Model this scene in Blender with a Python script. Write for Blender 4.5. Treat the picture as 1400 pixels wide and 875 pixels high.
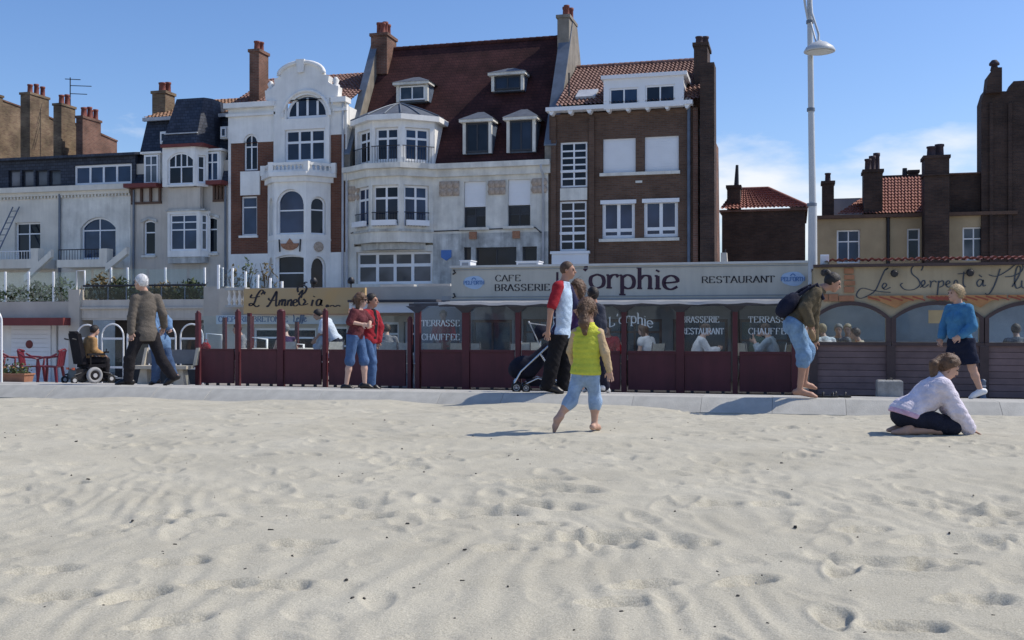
import bpy, math, random
import numpy as np
from mathutils import Vector, Matrix
random.seed(7); RNG = np.random.default_rng(11)
S = bpy.context.scene
for o in list(bpy.data.objects): bpy.data.objects.remove(o, do_unlink=True)
COL = S.collection
rad = math.radians

# ------------------------------------------------------------------ camera
# Street frame: X runs along the sea front, Y from the beach towards the houses.
YAW = rad(15.0); FPX = 1450.0; HZN = 443.0; EYE = 1.0
SN, CS = math.sin(YAW), math.cos(YAW)
cam_d = bpy.data.cameras.new('camera'); cam = bpy.data.objects.new('camera', cam_d); COL.objects.link(cam)
cam.location = (0, 0, EYE); cam.rotation_euler = (rad(90), 0, YAW)
cam_d.sensor_width = 36; cam_d.lens = 36 * FPX / 1400; cam_d.shift_y = (HZN - 437.5) / 1400
cam_d.clip_start = 0.1; cam_d.clip_end = 4000
S.camera = cam

# ------------------------------------------------------------------ sky and sun
SUN_EL = rad(49); SUN_AZ = rad(25)          # sun beyond the houses, from the right
sd = Vector((math.cos(SUN_AZ) * math.cos(SUN_EL), math.sin(SUN_AZ) * math.cos(SUN_EL), math.sin(SUN_EL)))
W = bpy.data.worlds.new('World'); S.world = W; W.use_nodes = True
nt = W.node_tree; nt.nodes.clear(); N = nt.nodes.new; L = nt.links.new
sky = N('ShaderNodeTexSky'); sky.sky_type = 'NISHITA'; sky.sun_disc = False
sky.sun_elevation = SUN_EL; sky.sun_rotation = math.atan2(sd.x, sd.y)
sky.air_density = 1.0; sky.dust_density = 0.9; sky.ozone_density = 1.0; sky.altitude = 0
hsv = N('ShaderNodeHueSaturation'); hsv.inputs['Saturation'].default_value = 1.12; hsv.inputs['Value'].default_value = 1.0
wb = N('ShaderNodeMix'); wb.data_type = 'RGBA'; wb.blend_type = 'MULTIPLY'; wb.inputs[0].default_value = 1.0; wb.inputs[7].default_value = (0.86, 0.93, 1.12, 1)   # camera white balance
L(sky.outputs[0], wb.inputs[6]); L(wb.outputs[2], hsv.inputs['Color'])
tc = N('ShaderNodeTexCoord'); mp = N('ShaderNodeMapping'); mp.inputs['Scale'].default_value = (2.2, 2.2, 6.5); mp.inputs['Location'].default_value = (0.35, 0.0, 0.2)
L(tc.outputs['Generated'], mp.inputs['Vector'])
nz = N('ShaderNodeTexNoise'); nz.inputs['Scale'].default_value = 2.1; nz.inputs['Detail'].default_value = 7; nz.inputs['Roughness'].default_value = 0.55
L(mp.outputs[0], nz.inputs['Vector'])
cr = N('ShaderNodeValToRGB'); cr.color_ramp.elements[0].position = 0.55; cr.color_ramp.elements[1].position = 0.74
cr.color_ramp.elements[1].color = (0.92, 0.92, 0.92, 1)
sep = N('ShaderNodeSeparateXYZ'); L(tc.outputs['Generated'], sep.inputs[0])
band = N('ShaderNodeMapRange'); band.inputs[1].default_value = 0.10; band.inputs[2].default_value = 0.24; band.inputs[3].default_value = 0.13; band.inputs[4].default_value = -0.22   # fair-weather cloud keeps low over the horizon
L(sep.outputs['Z'], band.inputs[0]); sm = N('ShaderNodeMath'); L(nz.outputs[0], sm.inputs[0]); L(band.outputs[0], sm.inputs[1]); L(sm.outputs[0], cr.inputs[0])
mixc = N('ShaderNodeMix'); mixc.data_type = 'RGBA'
L(cr.outputs[0], mixc.inputs[0]); L(hsv.outputs[0], mixc.inputs[6]); mixc.inputs[7].default_value = (6.6, 6.8, 7.0, 1)
bg = N('ShaderNodeBackground'); bg.inputs['Strength'].default_value = 0.13
L(mixc.outputs[2], bg.inputs['Color'])
wo = N('ShaderNodeOutputWorld'); L(bg.outputs[0], wo.inputs['Surface'])
sl = bpy.data.lights.new('sun', 'SUN'); sl.energy = 3.9; sl.angle = rad(0.53); sl.color = (1.0, 0.93, 0.82)
so = bpy.data.objects.new('sun', sl); COL.objects.link(so); so.rotation_euler = sd.to_track_quat('Z', 'Y').to_euler()
so.location = (20, 20, 40)
S.view_settings.view_transform = 'Standard'; S.view_settings.look = 'None'
S.view_settings.exposure = 0.15; S.view_settings.gamma = 1.0; S.view_settings.use_curve_mapping = False
S.render.engine = 'CYCLES'

# ------------------------------------------------------------------ pixel -> place helpers
def depth(px, v): return v / (SN * (px - 700) / FPX + CS)
def U(px, v): return depth(px, v) * (CS * (px - 700) / FPX - SN)
def Zp(px, py, v): return EYE + (HZN - py) / FPX * depth(px, v)
def place(px, D):
    X = (px - 700) / FPX * D
    return CS * X - SN * D, SN * X + CS * D
class F:                                     # a facade plane at distance v
    def __init__(s, v): s.v = v
    def u(s, px): return U(px, s.v)
    def z(s, px, py): return Zp(px, py, s.v)
    def r(s, x0, y0, x1, y1):
        c = (x0 + x1) / 2
        return s.u(x0), s.u(x1), s.z(c, y1), s.z(c, y0)
KERB_V = 13.95; KERB_Z = 0.055; TER_V = 20.3; TER_Z = -0.316
def prom_z(v):
    if v < 14.3: return KERB_Z
    return KERB_Z + (TER_Z - KERB_Z) * (min(v, 31) - 14.3) / (TER_V - 14.3)

# ------------------------------------------------------------------ materials
MATS = {}
def mat(name, col, rough=0.7, var=0.12, scale=6.0, bump=0.0, bscale=None, spec=0.4, metal=0.0, alt=None, detail=5, rnd=0.0, streak=0.0):
    if name in MATS: return MATS[name]
    m = bpy.data.materials.new(name); m.use_nodes = True; t = m.node_tree; n = t.nodes; p = n['Principled BSDF']
    p.inputs['Roughness'].default_value = rough; p.inputs['Specular IOR Level'].default_value = spec; p.inputs['Metallic'].default_value = metal
    c = n.new('ShaderNodeTexCoord'); no = n.new('ShaderNodeTexNoise'); no.inputs['Scale'].default_value = scale; no.inputs['Detail'].default_value = detail
    no.inputs['Roughness'].default_value = 0.6
    t.links.new(c.outputs['Object'], no.inputs['Vector'])
    r = n.new('ShaderNodeValToRGB'); e = r.color_ramp.elements
    e[0].position = 0.28; e[1].position = 0.72
    e[0].color = tuple(max(0, x * (1 - var)) for x in col) + (1,)
    e[1].color = (tuple(alt) if alt else tuple(min(1, x * (1 + var)) for x in col)) + (1,)
    t.links.new(no.outputs[0], r.inputs[0])
    out = r.outputs[0]
    if rnd:
        oi = n.new('ShaderNodeObjectInfo'); h = n.new('ShaderNodeHueSaturation'); mr = n.new('ShaderNodeMapRange')
        mr.inputs[3].default_value = 1 - rnd; mr.inputs[4].default_value = 1 + rnd
        t.links.new(oi.outputs['Random'], mr.inputs[0]); t.links.new(mr.outputs[0], h.inputs['Value']); t.links.new(out, h.inputs['Color']); out = h.outputs[0]
    if streak:                               # rain streaks and grime with a shape of their own
        mp_ = n.new('ShaderNodeMapping'); mp_.inputs['Scale'].default_value = (3.5, 3.5, .35); t.links.new(c.outputs['Object'], mp_.inputs['Vector'])
        ns = n.new('ShaderNodeTexNoise'); ns.inputs['Scale'].default_value = 1.0; ns.inputs['Detail'].default_value = 7; ns.inputs['Roughness'].default_value = .65; t.links.new(mp_.outputs[0], ns.inputs['Vector'])
        ms = n.new('ShaderNodeMapRange'); ms.inputs[1].default_value = .42; ms.inputs[2].default_value = .72; ms.inputs[3].default_value = 1.0; ms.inputs[4].default_value = 1 - streak; t.links.new(ns.outputs[0], ms.inputs[0])
        hs_ = n.new('ShaderNodeHueSaturation'); t.links.new(ms.outputs[0], hs_.inputs['Value']); t.links.new(out, hs_.inputs['Color']); out = hs_.outputs[0]
    t.links.new(out, p.inputs['Base Color'])
    if bump:
        b = n.new('ShaderNodeBump'); b.inputs['Strength'].default_value = bump; b.inputs['Distance'].default_value = 0.02
        n2 = n.new('ShaderNodeTexNoise'); n2.inputs['Scale'].default_value = bscale or scale * 6; n2.inputs['Detail'].default_value = 4
        t.links.new(c.outputs['Object'], n2.inputs['Vector']); t.links.new(n2.outputs[0], b.inputs['Height']); t.links.new(b.outputs[0], p.inputs['Normal'])
    MATS[name] = m
    return m
def brickmat(name, c1, c2, mortar, bw=0.22, bh=0.065, msize=0.008, rough=0.85, weather=0.35):
    if name in MATS: return MATS[name]
    m = bpy.data.materials.new(name); m.use_nodes = True; t = m.node_tree; n = t.nodes; p = n['Principled BSDF']; l = t.links.new
    p.inputs['Roughness'].default_value = rough; p.inputs['Specular IOR Level'].default_value = 0.25
    c = n.new('ShaderNodeTexCoord'); sx = n.new('ShaderNodeSeparateXYZ'); l(c.outputs['Object'], sx.inputs[0])
    ad = n.new('ShaderNodeMath'); l(sx.outputs[0], ad.inputs[0]); l(sx.outputs[1], ad.inputs[1])
    cb = n.new('ShaderNodeCombineXYZ'); l(ad.outputs[0], cb.inputs[0]); l(sx.outputs[2], cb.inputs[1])
    br = n.new('ShaderNodeTexBrick'); l(cb.outputs[0], br.inputs['Vector'])
    br.inputs['Scale'].default_value = 1; br.inputs['Brick Width'].default_value = bw; br.inputs['Row Height'].default_value = bh
    br.inputs['Mortar Size'].default_value = msize; br.inputs['Color1'].default_value = (*c1, 1); br.inputs['Color2'].default_value = (*c2, 1); br.inputs['Mortar'].default_value = (*mortar, 1)
    no = n.new('ShaderNodeTexNoise'); no.inputs['Scale'].default_value = 1.3; no.inputs['Detail'].default_value = 6; l(c.outputs['Object'], no.inputs['Vector'])
    mr = n.new('ShaderNodeMapRange'); mr.inputs[1].default_value = 0.3; mr.inputs[2].default_value = 0.7; mr.inputs[3].default_value = 1 - weather; mr.inputs[4].default_value = 1 + weather * 0.6
    l(no.outputs[0], mr.inputs[0])
    h = n.new('ShaderNodeHueSaturation'); l(mr.outputs[0], h.inputs['Value']); l(br.outputs[0], h.inputs['Color']); l(h.outputs[0], p.inputs['Base Color'])
    b = n.new('ShaderNodeBump'); b.inputs['Strength'].default_value = 0.5; b.inputs['Distance'].default_value = 0.01; b.invert = True
    l(br.outputs['Fac'], b.inputs['Height']); l(b.outputs[0], p.inputs['Normal'])
    MATS[name] = m
    return m
def panemat(name, dark, light, rough=0.05, spec=0.9):
    m = mat(name, dark, rough=rough, var=0.1, scale=1.2, spec=spec)
    n = m.node_tree.nodes; p = n['Principled BSDF']; l = m.node_tree.links.new
    oi = n.new('ShaderNodeObjectInfo'); no = n.new('ShaderNodeTexNoise'); no.noise_dimensions = '4D'; no.inputs['Scale'].default_value = 0.9
    c = n.new('ShaderNodeTexCoord'); l(c.outputs['Object'], no.inputs['Vector'])
    mu = n.new('ShaderNodeMath'); mu.operation = 'MULTIPLY'; mu.inputs[1].default_value = 9; l(oi.outputs['Random'], mu.inputs[0]); l(mu.outputs[0], no.inputs['W'])
    r = n.new('ShaderNodeValToRGB'); e = r.color_ramp.elements; e[0].position = 0.42; e[1].position = 0.68; e[0].color = (*dark, 1); e[1].color = (*light, 1)
    l(no.outputs[0], r.inputs[0]); l(r.outputs[0], p.inputs['Base Color'])
    p.inputs['IOR'].default_value = 1.5
    return m
def glassmat(name, tint, refl=0.09, haze_film=0.0):
    m = bpy.data.materials.new(name); m.use_nodes = True; t = m.node_tree; n = t.nodes; n.clear(); l = t.links.new
    tr = n.new('ShaderNodeBsdfTransparent'); tr.inputs[0].default_value = (*tint, 1)
    gl = n.new('ShaderNodeBsdfGlossy'); gl.inputs['Roughness'].default_value = 0.04; gl.inputs[0].default_value = (0.95, 0.97, 1, 1)
    df = n.new('ShaderNodeBsdfDiffuse'); df.inputs[0].default_value = (0.6, 0.66, 0.7, 1)  # thin diffuse layer: dust on the glass plus painted haze that brightens it
    lw = n.new('ShaderNodeFresnel'); lw.inputs[0].default_value = 1.5
    ad = n.new('ShaderNodeMath'); ad.operation = 'MULTIPLY'; ad.inputs[1].default_value = refl; ad.use_clamp = True; l(lw.outputs[0], ad.inputs[0])
    m1 = n.new('ShaderNodeMixShader'); m1.inputs[0].default_value = haze_film; l(tr.outputs[0], m1.inputs[1]); l(df.outputs[0], m1.inputs[2])
    m2 = n.new('ShaderNodeMixShader'); l(ad.outputs[0], m2.inputs[0]); l(m1.outputs[0], m2.inputs[1]); l(gl.outputs[0], m2.inputs[2])
    o = n.new('ShaderNodeOutputMaterial'); l(m2.outputs[0], o.inputs[0])
    MATS[name] = m
    return m

# ------------------------------------------------------------------ mesh builder
class MB:
    def __init__(s, xf=None): s.v = []; s.f = []; s.sm = []; s.xf = xf
    def add(s, pts, faces, smooth=False):
        b = len(s.v)
        if s.xf: pts = [s.xf(*p) for p in pts]
        s.v += [tuple(p) for p in pts]
        for f in faces: s.f.append([b + i for i in f]); s.sm.append(smooth)
        return s
    def box(s, x0, x1, y0, y1, z0, z1):
        p = [(x, y, z) for z in (z0, z1) for y in (y0, y1) for x in (x0, x1)]
        return s.add(p, [(0, 2, 3, 1), (4, 5, 7, 6), (0, 1, 5, 4), (2, 6, 7, 3), (0, 4, 6, 2), (1, 3, 7, 5)])
    def hexa(s, lo, hi):                      # two rings of 4 points
        return s.add(list(lo) + list(hi), [(3, 2, 1, 0), (4, 5, 6, 7), (0, 1, 5, 4), (1, 2, 6, 5), (2, 3, 7, 6), (3, 0, 4, 7)])
    def prism(s, poly, y0, y1):               # polygon in (x,z), extruded along y
        n = len(poly)
        p = [(x, y0, z) for x, z in poly] + [(x, y1, z) for x, z in poly]
        return s.add(p, [list(range(n)), list(range(2 * n - 1, n - 1, -1))] + [(i, n + i, n + (i + 1) % n, (i + 1) % n) for i in range(n)])
    def vprism(s, poly, z0, z1):              # polygon in (x,y), extruded along z
        n = len(poly)
        p = [(x, y, z0) for x, y in poly] + [(x, y, z1) for x, y in poly]
        return s.add(p, [list(range(n - 1, -1, -1)), list(range(n, 2 * n))] + [(i, (i + 1) % n, n + (i + 1) % n, n + i) for i in range(n)])
    def poly(s, pts): return s.add(pts, [list(range(len(pts)))])
    def tube(s, pts, r, n=8, closed=False):
        P = [Vector(p) for p in pts]; m = len(P); rr = r if isinstance(r, (list, tuple)) else [r] * m
        vs = []; up = Vector((0, 0, 1))
        for i, p in enumerate(P):
            if closed: d = P[(i + 1) % m] - P[i - 1]
            else: d = P[min(i + 1, m - 1)] - P[max(i - 1, 0)]
            d.normalize()
            a = d.cross(up) if abs(d.z) < 0.95 else d.cross(Vector((0, 1, 0)))
            a.normalize(); b = a.cross(d)
            if i and a.dot(pa) < 0 and abs(a.dot(pa)) > .5: a = -a; b = -b
            pa = a
            for k in range(n):
                t = 2 * math.pi * k / n; q = p + (a * math.cos(t) + b * math.sin(t)) * rr[i]; vs.append(q)
        fs = []
        for i in range(m if closed else m - 1):
            j = (i + 1) % m
            for k in range(n): fs.append((i * n + k, i * n + (k + 1) % n, j * n + (k + 1) % n, j * n + k))
        s.add(vs, fs, True)
        if not closed:
            s.add(vs[:n], [list(range(n - 1, -1, -1))]); s.add(vs[-n:], [list(range(n))])
        return s
    def lathe(s, prof, c, n=14, smooth=True):
        vs = [(c[0] + r * math.cos(2 * math.pi * k / n), c[1] + r * math.sin(2 * math.pi * k / n), c[2] + z) for r, z in prof for k in range(n)]
        fs = [(i * n + k, i * n + (k + 1) % n, (i + 1) * n + (k + 1) % n, (i + 1) * n + k) for i in range(len(prof) - 1) for k in range(n)]
        s.add(vs, fs, smooth)
        s.add(vs[:n], [list(range(n - 1, -1, -1))]); s.add(vs[-n:], [list(range(n))])
        return s
    def wheel(s, c, r, w, axis, n=20, tr=None):   # torus tyre, axis = unit vector in plan
        tr = tr or w / 2; ax = Vector(axis).normalized(); up = Vector((0, 0, 1)); side = up.cross(ax)
        pts = [Vector(c) + (side * math.cos(2 * math.pi * k / n) + up * math.sin(2 * math.pi * k / n)) * (r - tr) for k in range(n)]
        vs = []; q = 8
        for k, p in enumerate(pts):
            o = (p - Vector(c)).normalized()
            for j in range(q):
                a = 2 * math.pi * j / q; vs.append(p + o * math.cos(a) * tr + ax * math.sin(a) * w / 2)
        s.add(vs, [(k * q + j, k * q + (j + 1) % q, ((k + 1) % n) * q + (j + 1) % q, ((k + 1) % n) * q + j) for k in range(n) for j in range(q)], True)
        return s
    def build(s, name, m, parent=None, **tags):
        me = bpy.data.meshes.new(name); me.from_pydata(s.v, [], s.f); me.polygons.foreach_set('use_smooth', s.sm)
        me.materials.append(MATS[m] if isinstance(m, str) else m); me.update()
        return link(name, me, parent, **tags)
def link(name, data, parent=None, **tags):
    o = bpy.data.objects.new(name, data); COL.objects.link(o)
    if parent is not None:
        o.parent = parent; o.matrix_parent_inverse = parent.matrix_basis.inverted()
    for k, v in tags.items(): o[k] = v
    return o
def thing(name, loc, label, cat, group=None):
    o = link(name, None); o.location = loc; o['label'] = label; o['category'] = cat
    if group: o['group'] = group
    o.empty_display_size = 0.2
    return o
def child_local(name, mb, m, parent, **tags):     # mesh given in the parent's own frame
    o = mb.build(name, m, None, **tags); o.parent = parent; return o
def copy_tree(o, parent=None, label=None):
    c = o.copy(); COL.objects.link(c); c.parent = parent
    for ch in list(o.children): copy_tree(ch, c)
    if label: c['label'] = label
    return c
def facet(ox, oy, ang):                      # local frame: a along, b depth behind, z
    ca, sa = math.cos(ang), math.sin(ang)
    return lambda a, b, z: (ox + a * ca - b * sa, oy + a * sa + b * ca, z)

# ------------------------------------------------------------------ walls and windows
def arch_pts(u0, u1, zs, rise, n=12):        # from the left springing over to the right
    w = (u1 - u0) / 2; c = (u0 + u1) / 2
    if rise >= w * .98: return [(c - w * math.cos(math.pi * k / n), zs + rise * math.sin(math.pi * k / n)) for k in range(n + 1)]
    R = (w * w + rise * rise) / (2 * rise); a = math.asin(w / R)
    return [(c + R * math.sin(-a + 2 * a * k / n), zs + rise - R + R * math.cos(-a + 2 * a * k / n)) for k in range(n + 1)]
def wall(parent, name, m, r, v, holes=(), recess=0.16, xf=None, thick=0.2, **tags):
    u0, u1, z0, z1 = r; mb = MB(xf)
    us = sorted({u0, u1, *[h[0] for h in holes], *[h[1] for h in holes]}); zs = sorted({z0, z1, *[h[2] for h in holes], *[h[3] for h in holes]})
    us = [x for x in us if u0 <= x <= u1]; zs = [x for x in zs if z0 <= x <= z1]
    for i in range(len(us) - 1):
        run = None
        for j in range(len(zs) - 1):
            cu, cz = (us[i] + us[i + 1]) / 2, (zs[j] + zs[j + 1]) / 2
            solid = not any(h[0] < cu < h[1] and h[2] < cz < h[3] for h in holes)
            if solid: mb.poly([(us[i], v, zs[j]), (us[i + 1], v, zs[j]), (us[i + 1], v, zs[j + 1]), (us[i], v, zs[j + 1])])
    for h in holes:
        a, b, c, d = h[:4]; w = v + recess
        mb.poly([(a, v, c), (a, v, d), (a, w, d), (a, w, c)]); mb.poly([(b, v, d), (b, v, c), (b, w, c), (b, w, d)])
        mb.poly([(a, v, c), (a, w, c), (b, w, c), (b, v, c)]); mb.poly([(a, w, d), (a, v, d), (b, v, d), (b, w, d)])
        if len(h) > 4 and h[4]:
            ap = arch_pts(a, b, d - h[4], h[4]); k = len(ap) // 2
            mb.prism([(a, d)] + [ap[0]] + ap[1:k + 1], v, w - 0.01); mb.prism([(b, d)] + ap[k:], v, w - 0.01)
    t = v + thick
    mb.poly([(u0, v, z0), (u0, v, z1), (u0, t, z1), (u0, t, z0)]); mb.poly([(u1, v, z1), (u1, v, z0), (u1, t, z0), (u1, t, z1)])
    mb.poly([(u0, v, z1), (u1, v, z1), (u1, t, z1), (u0, t, z1)]); mb.poly([(u0, t, z0), (u1, t, z0), (u1, v, z0), (u0, v, z0)])
    return mb.build(name, m, parent, **tags)
def window(parent, h, v, cols=1, rows=(1,), m='white_frame', pm='pane', fw=0.07, mw=0.05, recess=0.1, xf=None, sill=None, name='window', toprow_cols=None, blind=0.0):
    u0, u1, z0, z1 = h[:4]; e = 0.004; w = v + recess
    if pm == 'pane': pm = random.choice(('pane', 'pane', 'pane_dark', 'pane_blue', 'pane_curtain'))
    mb = MB(xf)
    mb.box(u0 + e, u0 + fw, w, w + .06, z0 + e, z1 - e); mb.box(u1 - fw, u1 - e, w, w + .06, z0 + e, z1 - e)
    mb.box(u0 + fw, u1 - fw, w, w + .06, z0 + e, z0 + fw); mb.box(u0 + fw, u1 - fw, w, w + .06, z1 - fw, z1 - e)
    if len(h) > 4 and h[4]:
        ap = arch_pts(u0 + e, u1 - e, z1 - h[4], h[4] - e); inn = arch_pts(u0 + fw, u1 - fw, z1 - h[4], h[4] - fw)
        mb.prism(ap + inn[::-1], w - .03, w - .004)
    iz0, iz1, iu0, iu1 = z0 + fw, z1 - fw, u0 + fw, u1 - fw
    tot = sum(rows); zc = iz1; panes = []
    for ri, rr in enumerate(rows):
        zt = zc; zc = zc - (iz1 - iz0) * rr / tot
        nc = toprow_cols if (ri == 0 and toprow_cols) else cols
        zb = zc + (mw / 2 if ri < len(rows) - 1 else 0); ztt = zt - (mw / 2 if ri > 0 else 0)
        if ri < len(rows) - 1: mb.box(iu0, iu1, w + .002, w + .055, zc - mw / 2, zc + mw / 2)
        for c in range(nc):
            a = iu0 + (iu1 - iu0) * c / nc; b = iu0 + (iu1 - iu0) * (c + 1) / nc
            if c: mb.box(a - mw / 2, a + mw / 2, w + .001, w + .054, zb, ztt); a += mw / 2
            if c < nc - 1: b -= mw / 2
            panes.append((a, b, zb, ztt))
    fr = mb.build(name, m, parent)
    for a, b, c, d in panes:
        MB(xf).box(a, b, w + .022, w + .03, c, d).build('pane', pm, fr)
    if sill:
        MB(xf).box(u0 - .06, u1 + .06, v - .08, v + recess, z0 - .09, z0 - .002).build('sill', sill, fr)
    return fr
def shutter(parent, h, v, m='shutter_white', recess=0.05, xf=None, n=9, name='roller_shutter'):
    u0, u1, z0, z1 = h[:4]; mb = MB(xf); w = v + recess
    for k in range(n):
        a = z0 + (z1 - z0) * k / n; b = z0 + (z1 - z0) * (k + 1) / n
        mb.box(u0 + .01, u1 - .01, w, w + .02, a + .004, b - .004)
    mb.box(u0 + .012, u1 - .012, w + .008, w + .03, z0, z1)
    return mb.build(name, m, parent)
def deep_chimney(parent, xa, xb, xc, ytop, zbot, v, pots, m, potm='pot_red', potr=.11, poth=.5, name='chimney'):
    # front face between photo columns xa..xb at distance v, lit flank receding to column xc
    u0, u1 = U(xa, v), U(xb, v); tq = (xc - 700) / FPX; v2 = u1 / ((CS * tq - SN) / (SN * tq + CS)); z1 = Zp((xa + xb) / 2, ytop, v)
    mb = MB(); mb.box(u0, u1, v, v2, zbot, z1 - .12); c = mb.build(name, m, parent)
    MB().box(u0 - .05, u1 + .05, v - .05, v2 + .05, z1 - .12 + .001, z1).build('chimney_cap', m, c)
    for k in range(pots):
        a = (k + .5) / pots; hh = poth * (1 + .12 * ((k * 37) % 5 - 2) / 2)
        MB().lathe([(potr * 1.15, 0), (potr, .05), (potr * .9, hh * .8), (potr * 1.08, hh * .84), (potr * 1.08, hh), (potr * .7, hh)], (u0 + (u1 - u0) * (.5 + .15 * (-1) ** k * (pots > 2)), v + (v2 - v) * (.08 + .84 * a), z1 + .002), 10).build('chimney_pot', potm, c)
    return u0, u1, v, v2
def chimney(parent, r, v, dep, pots, m='brick_dark', potm='pot_red', potr=0.1, poth=0.45, taper=0.0, capm=None, name='chimney', along=0.5):
    u0, u1, z0, z1 = r; mb = MB()
    mb.box(u0, u1, v, v + dep, z0, z1 - .12); mb.box(u0 - .05, u1 + .05, v - .05, v + dep + .05, z1 - .12, z1)
    c = mb.build(name, m, parent)
    for k in range(pots):
        a = (k + .5) / pots; b = along
        x = u0 + (u1 - u0) * (.5 if pots == 1 else .12 + .76 * a); y = v + dep * (.5 + (a - .5) * .7)
        hh = poth * (1 + .25 * ((k * 37) % 5 - 2) / 2)
        MB().lathe([(potr * 1.15, 0), (potr, .05), (potr * .9, hh * .8), (potr * 1.08, hh * .84), (potr * 1.08, hh), (potr * .7, hh)], (x, y, z1 + .002), 10).build('chimney_pot', potm, c)
    return c
def pantiles(parent, P00, P10, P01, P11, nc, nr, m, name='roof_tiles', amp=0.05, kind='stuff'):
    A, B, C, Dq = map(Vector, (P00, P10, P01, P11)); seg = 5; vs = []; fs = []
    nrm = (B - A).cross(C - A).normalized()
    if nrm.z < 0: nrm = -nrm
    W_ = nc * seg + 1
    for r in range(nr):
        for e in (0, 1):
            t = (r + e * 1.04) / nr
            for k in range(W_):
                s_ = k / (W_ - 1); base = (A.lerp(B, s_)).lerp(C.lerp(Dq, s_), min(t, 1.01))
                ph = (k % seg) / seg
                hgt = amp * (math.sin(2 * math.pi * ph) * .5 + .5) + (0.045 if e == 0 else 0.0) + .006 * math.sin(r * 12.9 + (k // seg) * 78.2)
                vs.append(base + nrm * hgt)
        b = r * 2 * W_
        for k in range(W_ - 1): fs.append((b + k, b + k + 1, b + W_ + k + 1, b + W_ + k))
        if r:
            for k in range(W_ - 1): fs.append((b + k + 1, b + k, b - W_ + k, b - W_ + k + 1))
    # front edge
    mb = MB(); mb.add(vs, fs)
    o = mb.build(name, m, parent)
    if kind: o['kind'] = kind
    return o

# ------------------------------------------------------------------ palette
mat('white_frame', (.80, .81, .82), .45, .05, 3); mat('dark_frame', (.03, .032, .04), .4, .1, 3)
mat('white_stucco', (.82, .81, .77), .8, .12, 1.1, .15, 30, streak=.12); mat('cream_stucco', (.70, .66, .57), .85, .14, .9, .15, 30, streak=.14)
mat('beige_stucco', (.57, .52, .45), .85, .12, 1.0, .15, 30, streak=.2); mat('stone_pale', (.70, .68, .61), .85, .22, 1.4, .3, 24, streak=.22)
mat('stone_stained', (.50, .505, .48), .9, .4, 2.2, .3, 20, streak=.45); mat('shutter_white', (.78, .79, .80), .5, .04, 2)
mat('relief_clay', (.42, .34, .27), .9, .35, 14, .5, 40); mat('relief_red', (.34, .17, .10), .9, .35, 18, .5, 40)
mat('slate', (.035, .042, .058), .55, .3, 9, .3, 60); mat('zinc', (.15, .175, .21), .5, .22, 2.5, spec=.4, metal=.2)
mat('dome_lead', (.105, .12, .145), .6, .25, 4, spec=.3); mat('cement_dark', (.24, .215, .18), .9, .3, 2, .3, 25, streak=.3); mat('zinc_pale', (.42, .44, .47), .45, .2, 2.5, spec=.4); mat('lead_blue', (.10, .13, .18), .5, .25, 3)
mat('wood_red', (.16, .035, .03), .6, .2, 5); mat('wood_brown', (.10, .055, .035), .6, .25, 6)
mat('pot_red', (.19, .06, .045), .8, .25, 8); mat('pot_dark', (.06, .04, .045), .8, .2, 8)
mat('iron', (.02, .02, .024), .5, .15, 4); mat('concrete', (.40, .40, .38), .9, .2, 2, .3, 30); mat('concrete_warm', (.50, .455, .39), .9, .14, 1.4, .2, 30)
mat('plaster_yellow', (.40, .31, .19), .9, .16, .9, .15, 25); mat('render_grey', (.34, .35, .36), .9, .2, 1.2)
mat('pantile', (.17, .075, .058), .75, .45, 7, .2, 30, alt=(.30, .175, .145)); mat('pantile_orange', (.26, .13, .07), .75, .35, 6, alt=(.38, .23, .14))
mat('pantile_red', (.25, .07, .045), .75, .35, 8, alt=(.33, .14, .1))
brickmat('brick_dark', (.050, .032, .027), (.080, .048, .036), (.062, .052, .046))
brickmat('brick_brown', (.11, .062, .042), (.155, .09, .06), (.12, .10, .085), weather=.25)
brickmat('brick_red', (.19, .075, .045), (.14, .055, .036), (.15, .11, .09), weather=.25)
brickmat('brick_tan', (.20, .145, .085), (.13, .08, .052), (.18, .15, .115), weather=.5)
brickmat('brick_old_red', (.19, .09, .062), (.13, .062, .044), (.17, .14, .115), weather=.45)
brickmat('plain_tiles', (.062, .022, .021), (.080, .029, .026), (.042, .017, .017), bw=.2, bh=.13, msize=.014, rough=.85, weather=.45)
brickmat('slate_tiles', (.030, .037, .055), (.05, .06, .085), (.015, .018, .026), bw=.22, bh=.13, msize=.01, rough=.55, weather=.2)
panemat('pane', (.010, .015, .028), (.028, .042, .075), spec=.3); panemat('pane_dark', (.006, .008, .014), (.018, .026, .042), spec=.25)
panemat('pane_curtain', (.03, .045, .065), (.16, .18, .21), spec=.3); panemat('pane_blue', (.012, .026, .062), (.035, .065, .135), spec=.35)
glassmat('clear_glass', (.90, .95, .97), .45, .0); glassmat('smoked_glass', (.45, .50, .50), .5, .0); glassmat('terrace_glass', (.90, .95, .98), .40, .02)

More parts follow.
